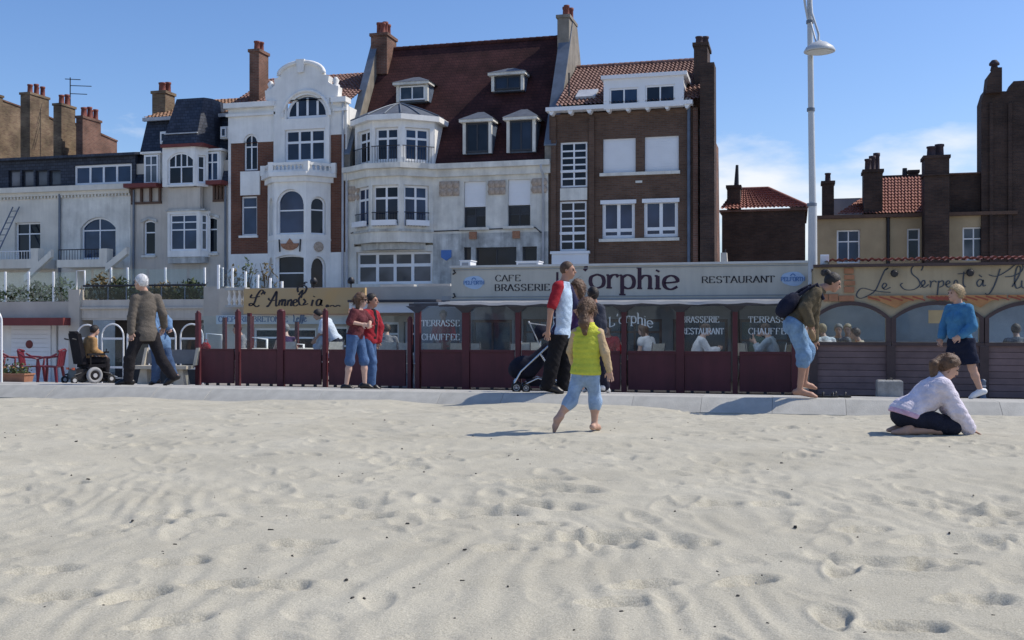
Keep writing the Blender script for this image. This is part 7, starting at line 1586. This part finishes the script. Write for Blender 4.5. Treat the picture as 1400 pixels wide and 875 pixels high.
seated(333, 22.6, R_(120), 'man with sunglasses seated by the second post on the open terrace', 'shirt_grey', 'hair_brown', arms='lap')
seated(391, 22.3, R_(30), 'bare-shouldered grey-haired woman seated with her back to the promenade', 'top_purple', 'hair_grey', skin='skin_pale', bare=True, arms='table')
seated(450, 22.4, R_(60), 'man in pale shirt seated beneath the bending waiter', 'shirt_sky', 'hair_grey', arms='table')
seated(529, 22.4, R_(25), 'person in grey patterned jacket seated with back turned, just right of the couple', 'shirt_grey', 'hair_brown', arms='lap')
seated(886, 22.0, R_(60), 'long-haired woman in white top seated behind the terrace glass', 'shirt_white', 'hair_chestnut', skin='skin_pale', sleeve=.3, hairlen=.28, arms='lap')
seated(952, 21.6, R_(-75), 'man in white shirt reading at a table behind the terrace glass', 'shirt_white', 'hair_brown', skin='skin_pale', lean=.10, arms='table')
seated(1058, 21.6, R_(75), 'man in light blue shirt at the last table of the glazed terrace', 'shirt_sky', 'hair_brown', skin='skin_pale', lean=.08, arms='up')
seated(1031, 22.7, R_(-60), 'dark-haired man facing the one in light blue across the last table', 'shirt_green', 'hair_black', skin='skin_tan', lean=.08)
seated(833, 22.8, R_(170), 'person in red behind the terrace glass right of the girl', 'top_red', 'hair_brown', arms='lap')
seated(1129, 22.2, R_(30), 'blonde woman in white seated behind the first arched window', 'shirt_white', 'hair_blonde', arms='lap')
seated(1146, 23.4, R_(180), 'pale man facing out through the first arched window', 'shirt_grey', 'hair_grey', arms='lap')
seated(1160, 23.6, R_(170), 'fair-haired person facing out beside the pale man in the first arched window', 'shirt_beige', 'hair_blonde', arms='lap')
seated(1179, 22.6, R_(90), 'rightmost of the diners behind the first arched window', 'shirt_beige', 'hair_chestnut', arms='lap', dz=-.08)
seated(1391, 22.4, R_(0), 'dark-haired diner behind the arched window at the right edge', 'shirt_grey', 'hair_brown', arms='lap')

# waiter leaning over a table on the open terrace
P = Fig(452, 531, 24.3, 0, vox=.012); P.root = (*P.root[:2], TER_Z + .01)
P.set(head=(434, 440, 0), neck=(441, 445, 0), shL=(443, 449, -.16), shR=(448, 448, .16), elL=(441, 464, -.22), elR=(444, 463, .2), wrL=(433, 474, -.18), wrR=(432, 472, .1), hpL=(459, 476, -.08), hpR=(461, 476, .08), knL=(459, 501, -.08), knR=(463, 501, .08), anL=(460, 525, -.08), anR=(465, 525, .08), toL=(451, 530, -.08), toR=(456, 530, .08)); P.headaxes((-.93, -.1, -.35), (-.3, 0, 1))
b = P.body(.97); P.top('shirt', 'shirt_white', 1.0, .02, .9, hem=-.02); P.bottom('trousers', 'trouser_navy', 1.0, .016, 1.95, .04); P.shoes('leather_black', .97); P.add('hair', P.hairfield(.98, .014, .03), 'hair_black'); P.finish('person', 'waiter in white shirt bending over a table on the open terrace', 'skin_tan', b, .97)
# waiter in red standing inside the glazed terrace
P = Fig(607, 527, 24.0, 0, vox=.012); P.root = (*P.root[:2], TER_Z + .012)
P.set(head=(606, 436, 0), neck=(606, 445, 0), shL=(596, 449, 0), shR=(617, 449, 0), elL=(594, 464, -.05), elR=(620, 464, -.05), wrL=(600, 474, -.22), wrR=(615, 473, -.24), hpL=(601, 481, 0), hpR=(611, 481, 0), knL=(601, 504, -.02), knR=(612, 504, -.02), anL=(601, 522, 0), anR=(612, 522, 0), toL=(600, 526, -.15), toR=(614, 526, -.15)); P.headaxes((-.1, -1, -.1))
b = P.body(.92); P.top('shirt', 'top_red', .95, .02, 1.0, hem=-.08); P.bottom('trousers', 'trouser_dark', .95, .016, 1.95, .02); P.shoes('leather_black', .92); P.add('hair', P.hairfield(.95, .014, .03), 'hair_brown'); P.finish('person', 'waiter in red shirt standing inside the glazed terrace behind TERRASSE CHAUFFEE', 'skin_tan', b, .92)
# wheelchair user
WV = 20.9; seated(121, WV, R_(-28), 'person in tan jacket seated in the powered wheelchair', 'tan_coat', 'hair_black', z=prom_z(WV) + .02, arms='lap', bottom='trouser_dark')

# ================================================================== STREET FURNITURE AND SMALL THINGS
# ---- lamp post
LV = 21.0; lf = F(LV); t = thing('lamp_post', (lf.u(1111), LV, prom_z(LV)), 'tall white lamp post with dish lamp standing between the two restaurants', 'lamp post')
mat('lamp_white', (.48, .50, .51), .45, .08, 2); mat('lamp_diffuser', (.55, .56, .53), .5, .05, 3); x0, x1 = lf.u(1111), lf.u(1107)
MB().tube([(x0, LV, prom_z(LV)), (x0, LV, lf.z(1111, 362)), (x0 + .0, LV, lf.z(1111, 280))], [.085, .085, .08], 14).build('lower_pole', 'lamp_white', t)
MB().tube([(x0, LV, lf.z(1111, 280)), ((x0 + x1) / 2, LV, lf.z(1109, 150)), (x1, LV, lf.z(1107, 0)), (x1, LV, lf.z(1107, -60))], [.066, .057, .05, .045], 14).build('upper_pole', 'lamp_white', t)
for y, r_ in ((280, .092), (150, .075), (30, .07)): MB().lathe([(r_, -.03), (r_, .03)], (x0 + (x1 - x0) * (360 - y) / 360, LV, lf.z(1109, y)), 14).build('collar', 'zinc', t)
hx, hz = lf.u(1120), lf.z(1120, 73)
MB().tube([(x1, LV, lf.z(1107, -20)), (x1 + .04, LV - .1, lf.z(1110, 20)), (x1 + .16, LV - .25, lf.z(1114, 52)), (hx - .02, LV - .3, hz + .12)], .022, 8).tube([(x1, LV, lf.z(1107, 25)), (hx - .06, LV - .28, hz + .14)], .018, 8).build('arm', 'lamp_white', t)
MB().tube([(x1 - .16, LV - .15, lf.z(1098, -30)), (x1 - .08, LV - .08, lf.z(1102, 10)), (x1 - .03, LV - .03, lf.z(1105, 28))], .022, 8).tube([(x1 + .02, LV - .1, lf.z(1112, -30)), (x1 + .02, LV - .05, lf.z(1110, 22))], .018, 8).build('upper_arm', 'lamp_white', t)
MB().lathe([(.03, .17), (.05, .15), (.14, .12), (.25, .04), (.29, -.03), (.285, -.045)][::-1], (hx, LV - .3, hz), 24).build('lamp_shade', 'lamp_white', t)
MB().lathe([(.06, -.085), (.17, -.075), (.24, -.05)], (hx, LV - .3, hz), 24).build('diffuser', 'lamp_diffuser', t)

# ---- sandals on the kerb
for k, (dx, dy, a, lb) in enumerate(((0, 0, .1, 'black sandal on the kerb by the bending woman, nearer one'), (.16, .10, -.15, 'black sandal on the kerb by the bending woman, farther one'))):
    u, v = place(1131, 13.62); t = thing('sandal', (u + dx, v + dy, KERB_Z), lb, 'sandal', 'sandals on the kerb'); t.rotation_euler = (0, 0, a)
    sole = [(.14 * math.cos(q * math.pi / 10) * (1 if math.cos(q * math.pi / 10) > 0 else .92), (.046 if math.cos(q * math.pi / 10) > 0 else .036) * math.sin(q * math.pi / 10)) for q in range(20)]
    child_local('sole', MB().vprism(sole, .002, .028), 'leather_black', t)
    for xx, hh_ in ((.06, .055), (-.06, .06)):
        child_local('strap', MB().tube([(xx, -.045, .02), (xx + .01, -.03, hh_), (xx + .01, 0, hh_ + .012), (xx + .01, .03, hh_), (xx, .045, .02)], .011, 6), 'leather_black', t)

# ---- concrete block by the planked wall
u, v = place(1216, 18.2); z0 = prom_z(v); s_ = 18.2 / FPX
t = thing('concrete_block', (u, v, z0), 'weathered grey concrete block against the planked restaurant wall', 'block'); t.rotation_euler = (0, 0, .05)
mat('block_grey', (.30, .30, .29), .9, .35, 6, .4, 40); c = .02; w, h_ = 16.5 * s_, 23 * s_
child_local('block', MB().hexa([(-w, -.13, 0), (w, -.13, 0), (w, .15, 0), (-w, .15, 0)], [(-w, -.13, h_ - c), (w, -.13, h_ - c), (w, .15, h_ - c), (-w, .15, h_ - c)]).hexa([(-w, -.13, h_ - c), (w, -.13, h_ - c), (w, .15, h_ - c), (-w, .15, h_ - c)], [(-w + c, -.13 + c, h_), (w - c, -.13 + c, h_), (w - c, .15 - c, h_), (-w + c, .15 - c, h_)]), 'block_grey', t)
child_local('lifting_eye', MB().tube([(-.05, 0, h_), (-.04, 0, h_ + .03), (.04, 0, h_ + .03), (.05, 0, h_)], .008, 6), 'iron', t)
u, v = place(1344, 18.0); t = thing('reflection_post', (u, v, prom_z(v)), 'short blue-grey post standing in for a reflection on the planked wall behind the blonde woman', 'reflection_post')  # upright made up to carry a bluish reflection seen at the planks
MB().lathe([(.055, 0), (.055, .02), (.045, .03), (.045, .27), (.05, .28), (.05, .31), (.02, .33)], (u, v, prom_z(v)), 12).build('shaft', 'lead_blue', t); MB().lathe([(.052, 0), (.052, .025)], (u, v, prom_z(v) + .2), 12).build('band', 'zinc_pale', t)

# ---- bench
bx, bv = place(226, 22.6); z0 = prom_z(bv); t = thing('bench', (bx, bv, z0), 'concrete bench with slab backrest behind the white-haired man', 'bench'); t.rotation_euler = (0, 0, rad(8)); mat('bench_concrete', (.40, .36, .29), .9, .2, 4, .3, 40); mat('bench_back', (.16, .16, .16), .85, .2, 3)
child_local('seat', MB().box(-.62, .58, -.26, .16, .34, .41), 'bench_concrete', t)
child_local('backrest', MB().hexa([(-.50, .18, .44), (.56, .18, .44), (.56, .24, .44), (-.50, .24, .44)], [(-.50, .27, .74), (.56, .27, .74), (.56, .32, .74), (-.50, .32, .74)]), 'bench_back', t)
for x in (-.42, .38): child_local('leg', MB().hexa([(x - .12, -.2, 0), (x + .12, -.2, 0), (x + .12, .12, 0), (x - .12, .12, 0)], [(x - .07, -.14, .337), (x + .07, -.14, .337), (x + .07, .08, .337), (x - .07, .08, .337)]), 'bench_concrete', t)
for x in (-.56, .60): child_local('end_frame', MB().hexa([(x - .03, .10, .41), (x + .03, .10, .41), (x + .03, .22, .41), (x - .03, .22, .41)], [(x - .03, .26, .78), (x + .03, .26, .78), (x + .03, .34, .78), (x - .03, .34, .78)]), 'bench_concrete', t)

# ---- white hooped windscreens
def hoop(px, v, rpx, ytop, label, glass=True):
    f = F(v); c = f.u(px); D = depth(px, v); r = rpx * D / FPX; z1 = f.z(px, ytop); zc = z1 - r; zb = prom_z(v) + .0
    t = thing('hoop_screen', (c, v, zb), label, 'screen', 'white hooped screens on the left')
    MB().tube([(c - r, v, zb), (c - r, v, zc)] + [(c - r * math.cos(math.pi * k / 14), v, zc + r * math.sin(math.pi * k / 14)) for k in range(1, 14)] + [(c + r, v, zc), (c + r, v, zb)], .021, 8).build('hoop', 'white_plastic', t)
    zr_ = zc - r * .25
    MB().box(c - r + .03, c + r - .03, v - .02, v + .02, zr_, zr_ + .05).build('top_bar', 'white_plastic', t); MB().box(c - r + .03, c + r - .03, v - .02, v + .02, zb + .38, zb + .43).build('lower_bar', 'white_plastic', t)
    if glass: MB().box(c - r + .04, c + r - .04, v - .005, v + .005, zb + .432, zr_ - .002).build('glass_pane', 'clear_glass', t)
hoop(-13, 17.5, 18, 422, 'white hoop frame cut by the left edge', False)
hoop(119, 23.2, 16, 444, 'white hooped glass screen behind the wheelchair'); hoop(154, 23.2, 17, 443, 'white hooped glass screen between wheelchair and white-haired man')
hoop(189, 23.2, 17, 443, 'white hooped glass screen hidden behind the white-haired man'); hoop(226, 23.2, 16, 444, 'white hooped glass screen above the left of the bench'); hoop(262, 23.2, 17, 443, 'white hooped glass screen beside the first burgundy post')

# ---- red plastic armchairs and planter
mat('plastic_red', (.15, .02, .032), .4, .12, 3, rnd=.1)
def armchair(px, v, a, label):
    u = U(px, v); t = thing('garden_chair', (u, v, prom_z(v)), label, 'chair', 'red plastic chairs on the left'); t.rotation_euler = (0, 0, a); t.scale = (.98,) * 3
    child_local('seat', MB().hexa([(-.22, -.22, .40), (.22, -.22, .40), (.2, .2, .38), (-.2, .2, .38)], [(-.23, -.23, .43), (.23, -.23, .43), (.21, .21, .41), (-.21, .21, .41)]), 'plastic_red', t)
    for q in (-1, 1):
        child_local('leg', MB().hexa([(q * .26 - .025, -.26, 0), (q * .26 + .025, -.26, 0), (q * .26 + .025, -.21, 0), (q * .26 - .025, -.21, 0)], [(q * .22 - .03, -.23, .42), (q * .22 + .03, -.23, .42), (q * .22 + .03, -.17, .42), (q * .22 - .03, -.17, .42)]), 'plastic_red', t)
        child_local('leg', MB().hexa([(q * .25 - .025, .22, 0), (q * .25 + .025, .22, 0), (q * .25 + .025, .27, 0), (q * .25 - .025, .27, 0)], [(q * .2 - .03, .16, .40), (q * .2 + .03, .16, .40), (q * .2 + .03, .22, .40), (q * .2 - .03, .22, .40)]), 'plastic_red', t)
        child_local('armrest', MB().tube([(q * .23, -.2, .42), (q * .26, -.22, .60), (q * .27, -.1, .64), (q * .26, .12, .66), (q * .22, .24, .74)], [.025, .028, .03, .028, .025], 6), 'plastic_red', t)
    bk = MB(); n = 7
    pts = [(-.22 + .44 * k / n, .22 + .05 * math.sin(math.pi * k / n)) for k in range(n + 1)]
    bk.tube([(x, y + .06, .80 + .04 * math.sin(math.pi * k / n)) for k, (x, y) in enumerate(pts)], .028, 6)
    for k in range(n):
        (xa_, ya_), (xb_, yb_) = pts[k], pts[k + 1]; g_ = .012
        bk.hexa([(xa_ + g_, ya_, .42), (xb_ - g_, yb_, .42), (xb_ - g_, yb_ + .02, .42), (xa_ + g_, ya_ + .02, .42)], [(xa_ + g_, ya_ + .06, .80), (xb_ - g_, yb_ + .06, .80), (xb_ - g_, yb_ + .08, .80), (xa_ + g_, ya_ + .08, .80)])
    child_local('backrest', bk, 'plastic_red', t)
armchair(14, 23.0, rad(150), 'red plastic armchair behind the planter at the left edge'); armchair(44, 22.8, rad(110), 'red plastic armchair between two others, left of the wheelchair'); armchair(70, 22.6, rad(-75), 'red plastic armchair nearest the wheelchair'); armchair(-8, 23.6, rad(40), 'red plastic armchair cut by the left edge')
mat('terracotta', (.32, .15, .09), .8, .2, 5, .2); pv = 21.2; u = U(14, pv); z0 = prom_z(pv); s_ = depth(14, pv) / FPX
t = thing('planter', (u, pv, z0), 'terracotta trough of low plants at the left edge', 'planter')
w, h_ = 24 * s_, 9.5 * s_; MB().hexa([(u - w * .94, pv, z0), (u + w * .94, pv, z0), (u + w * .94, pv + .28, z0), (u - w * .94, pv + .28, z0)], [(u - w, pv - .03, z0 + h_), (u + w, pv - .03, z0 + h_), (u + w, pv + .31, z0 + h_), (u - w, pv + .31, z0 + h_)]).build('trough', 'terracotta', t); MB().box(u - w - .02, u + w + .02, pv - .05, pv + .33, z0 + h_ + .001, z0 + h_ + .035).build('rim', 'terracotta', t)
lv = MB(); g = np.random.default_rng(5)
for k in range(240):
    c = Vector((u + g.uniform(-w, w), pv + g.uniform(0, .28), z0 + h_ + .03 + abs(g.normal()) * .11)); d1 = Vector(g.normal(size=3)).normalized() * .05; d2 = Vector(g.normal(size=3)).cross(d1).normalized() * .02; lv.add([c - d1, c + d2, c + d1, c - d2], [(0, 1, 2, 3)])
lv.build('foliage', 'leaf_green', t)
for k in range(5): MB().lathe([(.005, 0), (.03, .01), (.02, .03)], (u - w * .5 + k * w * .3, pv + .05, z0 + h_ + .16 + .03 * (k % 2)), 7).build('flower', 'petal_white' if k % 2 else 'stripe_orange', t)

# ---- powered wheelchair
z0 = prom_z(WV); t = thing('wheelchair', (U(121, WV), WV, z0), 'black powered wheelchair with grey-rimmed wheels parked by the hooped screens', 'wheelchair'); t.rotation_euler = (0, 0, rad(-28))
mat('rubber', (.02, .02, .02), .8, .1, 6); mat('tyre_grey', (.30, .30, .30), .8, .15, 6); mat('rim_grey', (.45, .45, .45), .5, .1, 6); mat('reflector', (.5, .08, .03), .3, .05, 4)
child_local('backrest', MB().hexa([(-.24, -.24, .44), (.24, -.24, .44), (.24, -.13, .44), (-.24, -.13, .44)], [(-.23, -.37, 1.14), (.23, -.37, 1.14), (.23, -.28, 1.14), (-.23, -.28, 1.14)]).hexa([(-.15, -.38, 1.141), (.15, -.38, 1.141), (.15, -.29, 1.141), (-.15, -.29, 1.141)], [(-.14, -.39, 1.19), (.14, -.39, 1.19), (.14, -.31, 1.19), (-.14, -.31, 1.19)]), 'shirt_black', t)
child_local('seat', MB().box(-.24, .24, -.16, .30, .36, .44), 'shirt_black', t); child_local('motor_base', MB().hexa([(-.22, -.42, .10), (.22, -.42, .10), (.22, .25, .10), (-.22, .25, .10)], [(-.2, -.36, .34), (.2, -.36, .34), (.2, .2, .34), (-.2, .2, .34)]), 'leather_black', t)
for q in (-1, 1):
    w_ = child_local('drive_wheel', MB().wheel((q * .30, .0, .19), .19, .09, (1, 0, 0), 24, .045), 'tyre_grey', t)
    child_local('rim', MB().lathe([(.105, -.03), (.105, .03)], (0, 0, 0), 16), 'leather_black', w_); w_.children[0].rotation_euler = (0, rad(90), 0); w_.children[0].location = (q * .30, 0, .19); child_local('hub', MB().tube([(q * .26, 0, .19), (q * .345, 0, .19)], .05, 12), 'rim_grey', w_)
    for yy, rr in ((.42, .10), (-.44, .09)): w2 = child_local('castor', MB().wheel((q * .24, yy, rr), rr, .05, (1, 0, 0), 16, .03), 'rubber', t); child_local('hub', MB().tube([(q * .24 - .03, yy, rr), (q * .24 + .03, yy, rr)], .045, 10), 'rim_grey', w2); child_local('fork', MB().tube([(q * .24, yy, rr + .11), (q * .2, yy * .6, .25)], .018, 6), 'iron', t)
    child_local('armrest', MB().box(q * .28 - .035, q * .28 + .035, -.15, .24, .64, .69).box(q * .28 - .012, q * .28 + .012, -.10, -.07, .42, .639), 'leather_black', t)
    child_local('footrest', MB().tube([(q * .12, .28, .36), (q * .13, .50, .16), (q * .13, .62, .12)], .02, 6).box(q * .13 - .07, q * .13 + .07, .55, .72, .09, .11), 'zinc', t)
for x in (-.14, .14): child_local('reflector', MB().box(x - .05, x + .05, -.435, -.405, .32, .37), 'reflector', t)
child_local('joystick', MB().box(.25, .31, .24, .34, .69, .73).tube([(.28, .29, .73), (.28, .29, .79)], .012, 6), 'leather_black', t); [child_local('push_handle', MB().tube([(x, -.37, 1.0), (x, -.47, 1.02)], .016, 6), 'iron', t) for x in (-.2, .2)]

# ---- pram
P = Fig(735, 537, 15.1, 0); P.root = (*P.root[:2], prom_z(P.root[1])); t = thing('pram', P.root, 'navy pushchair with silver frame and grey wheels beside the tall man', 'pram'); t.rotation_euler = (0, 0, YAW)
def pp(x, y, d=0.0): return tuple(P.p((x, y, d)))
cloth('pram_navy', (.014, .015, .026)); cloth('pram_light', (.45, .46, .47))
for d in (-.22, .22):
    for (x, y, r_, nm) in ((706, 530, .075, 'wheel'), (719, 530.5, .068, 'wheel'), (763, 529.5, .082, 'wheel')):
        c = P.p((x, y, d)); c[2] = r_; w_ = child_local(nm, MB().wheel(tuple(c), r_, .05, (0, 1, 0), 22, .018), 'rubber', t); child_local('rim', MB().wheel(tuple(c), r_ - .022, .04, (0, 1, 0), 22, .010), 'rim_grey', w_); child_local('hub', MB().tube([(c[0], c[1] - .03, c[2]), (c[0], c[1] + .03, c[2])], .016, 8), 'rim_grey', w_)
    child_local('frame_tube', MB().tube([pp(703, 524, d), pp(712, 508, d), pp(741, 481, d), pp(764, 459, d)], .014, 8), 'chrome', t)
    child_local('rear_leg', MB().tube([pp(763, 528, d), pp(748, 500, d), pp(738, 484, d)], .014, 8), 'chrome', t); child_local('lower_stay', MB().tube([pp(714, 527, d), pp(735, 517, d), pp(762, 526, d)], .011, 8), 'chrome', t)
child_local('axle', MB().tube([pp(712, 528, -.22), pp(712, 528, .22)], .010, 6), 'iron', t); child_local('axle', MB().tube([pp(763, 529, -.22), pp(763, 529, .22)], .010, 6), 'iron', t)
child_local('handle', MB().tube([pp(764, 459, -.22), pp(767, 456, -.12), pp(767, 456, .12), pp(764, 459, .22)], .017, 8), 'leather_black', t)
F_ = Field(P.p((690, 530, -.3)), P.p((765, 440, .3)), .010); F_.ell(P.p((713, 503, 0)), (.20, .20, .155), (unit((1, 0, .55)), (0, 1, 0), unit((-.55, 0, 1))), 0); F_.cap(P.p((722, 506, -.1)), P.p((750, 478, -.1)), .13, .09, .05); F_.cap(P.p((722, 506, .1)), P.p((750, 478, .1)), .13, .09, .05); F_.wrinkle(.004, 30, 1)
me = F_.mesh('seat'); me.materials.append(MATS['pram_navy']); o = bpy.data.objects.new('seat', me); COL.objects.link(o); o.parent = t
F_ = Field(P.p((705, 500, -.3)), P.p((770, 425, .3)), .009); F_.ell(P.p((744, 462, 0)), (.14, .19, .20), (unit((.9, 0, .5)), (0, 1, 0), unit((-.5, 0, .9))), 0); F_.ell(P.p((747, 465, 0)), (.118, .165, .178), (unit((.9, 0, .5)), (0, 1, 0), unit((-.5, 0, .9))), 0, 's'); F_.cut(P.p((735, 466, 0)), (.35, 0, -.9)); F_.cut(P.p((746, 460, 0)), (.9, 0, -.3))
me = F_.mesh('hood')
if me: me.materials.append(MATS['pram_navy']); o = bpy.data.objects.new('hood', me); COL.objects.link(o); o.parent = t
child_local('hood_rim', MB().tube([pp(724, 443, -.18), pp(723, 441, -.08), pp(723, 441, .08), pp(724, 443, .18)], .012, 6).tube([pp(724, 443, -.18), pp(738, 474, -.19)], .009, 6).tube([pp(724, 443, -.18), pp(746, 446, -.18)], .009, 6), 'pram_light', t)
child_local('basket', MB().hexa([pp(722, 528, -.17), pp(757, 528, -.17), pp(757, 528, .17), pp(722, 528, .17)], [pp(718, 518, -.2), pp(760, 516, -.2), pp(760, 516, .2), pp(718, 518, .2)]), 'pram_navy', t)

# ---- terrace tables and chairs
def table(px, v, label, top='table_top'):
    u = U(px, v); z0 = TER_Z + .012; t = thing('terrace_table', (u, v, z0), label, 'table', 'terrace tables')
    MB().lathe([(.36, 0), (.37, .01), (.37, .03), (.36, .035)], (u, v, z0 + .70), 20).build('table_top', top, t); MB().tube([(u, v, z0 + .03), (u, v, z0 + .70)], .03, 8).build('column', 'iron', t); MB().lathe([(.2, 0), (.2, .015), (.05, .035)], (u, v, z0), 14).build('base', 'iron', t)
for px, v, lb in ((345, 22.4, 'round table in front of the man with sunglasses'), (408, 22.9, 'round table between the bare-shouldered woman and the waiter'), (972, 21.5, 'round table where the man in the white shirt reads'), (1041, 22.1, 'round table between the two men at the end of the glazed terrace'), (900, 22.5, 'round table beside the long-haired woman'), (660, 22.0, 'empty round table behind the third burgundy post'), (592, 21.9, 'empty round table behind TERRASSE CHAUFFEE')): table(px, v, lb)
cloth('canvas_cream', (.60, .57, .50))
def dchair(px, v, a, label, m='canvas_cream', z=None):
    u = U(px, v); t = thing('terrace_chair', (u, v, (TER_Z + .012) if z is None else z), label, 'chair', 'terrace chairs'); t.rotation_euler = (0, 0, a)
    child_local('seat', MB().box(-.22, .22, -.2, .22, .43, .46), m, t); child_local('backrest', MB().hexa([(-.22, -.24, .64), (.22, -.24, .64), (.22, -.22, .64), (-.22, -.22, .64)], [(-.22, -.28, .90), (.22, -.28, .90), (.22, -.26, .90), (-.22, -.26, .90)]), m, t)
    for q in (-1, 1):
        child_local('leg', MB().tube([(q * .21, .2, 0), (q * .21, .2, .43)], .014, 6), 'chrome', t); child_local('leg', MB().tube([(q * .21, -.24, 0), (q * .21, -.2, .44), (q * .21, -.285, .93)], .014, 6), 'chrome', t)
for px, v, a, lb in ((597, 21.3, 180, 'cream canvas chair behind the TERRASSE CHAUFFEE pane'), (566, 21.4, 150, 'cream canvas chair at the left end of the glazed terrace'), (628, 21.5, 200, 'cream canvas chair left of the second burgundy post'), (652, 21.4, 170, 'cream canvas chair right of the second burgundy post'), (714, 21.3, 185, 'cream canvas chair left of the pram hood'), (725, 22.2, 10, 'cream canvas chair behind the pram hood'),
        (333, 22.55, 300, 'chair under the man with sunglasses'), (391, 22.25, 210, 'chair under the bare-shouldered woman'), (450, 22.35, 240, 'chair under the man in pale shirt'), (529, 22.35, 205, 'chair under the person in grey patterned jacket'), (950, 21.6, 105, 'chair under the man in the white shirt'), (1060, 21.6, 255, 'chair under the man in light blue'), (886, 22.0, 240, 'chair under the long-haired woman'), (1029, 22.75, 120, 'chair under the dark-haired man at the last table'), (833, 22.85, -10, 'chair under the person in red')):
    dchair(px, v, rad(a + 180), lb)
# red bag on the terrace and menu cards
t = thing('tote_bag', (U(281, 21.2), 21.2, TER_Z + .01), 'red bag hanging just inside the first windbreak panel', 'bag')
F_ = Field((-.3, -.2, .5), (.3, .2, 1.1), .012); F_.ell((0, 0, .78), (.12, .07, .12), None, 0); F_.wrinkle(.01, 30, 1); me = F_.mesh('sack'); me.materials.append(MATS['jacket_red']); o = bpy.data.objects.new('sack', me); COL.objects.link(o); o.parent = t
child_local('handles', MB().tube([(-.06, 0, .86), (-.03, 0, .96), (.03, 0, .96), (.06, 0, .86)], .008, 6), 'jacket_red', t)
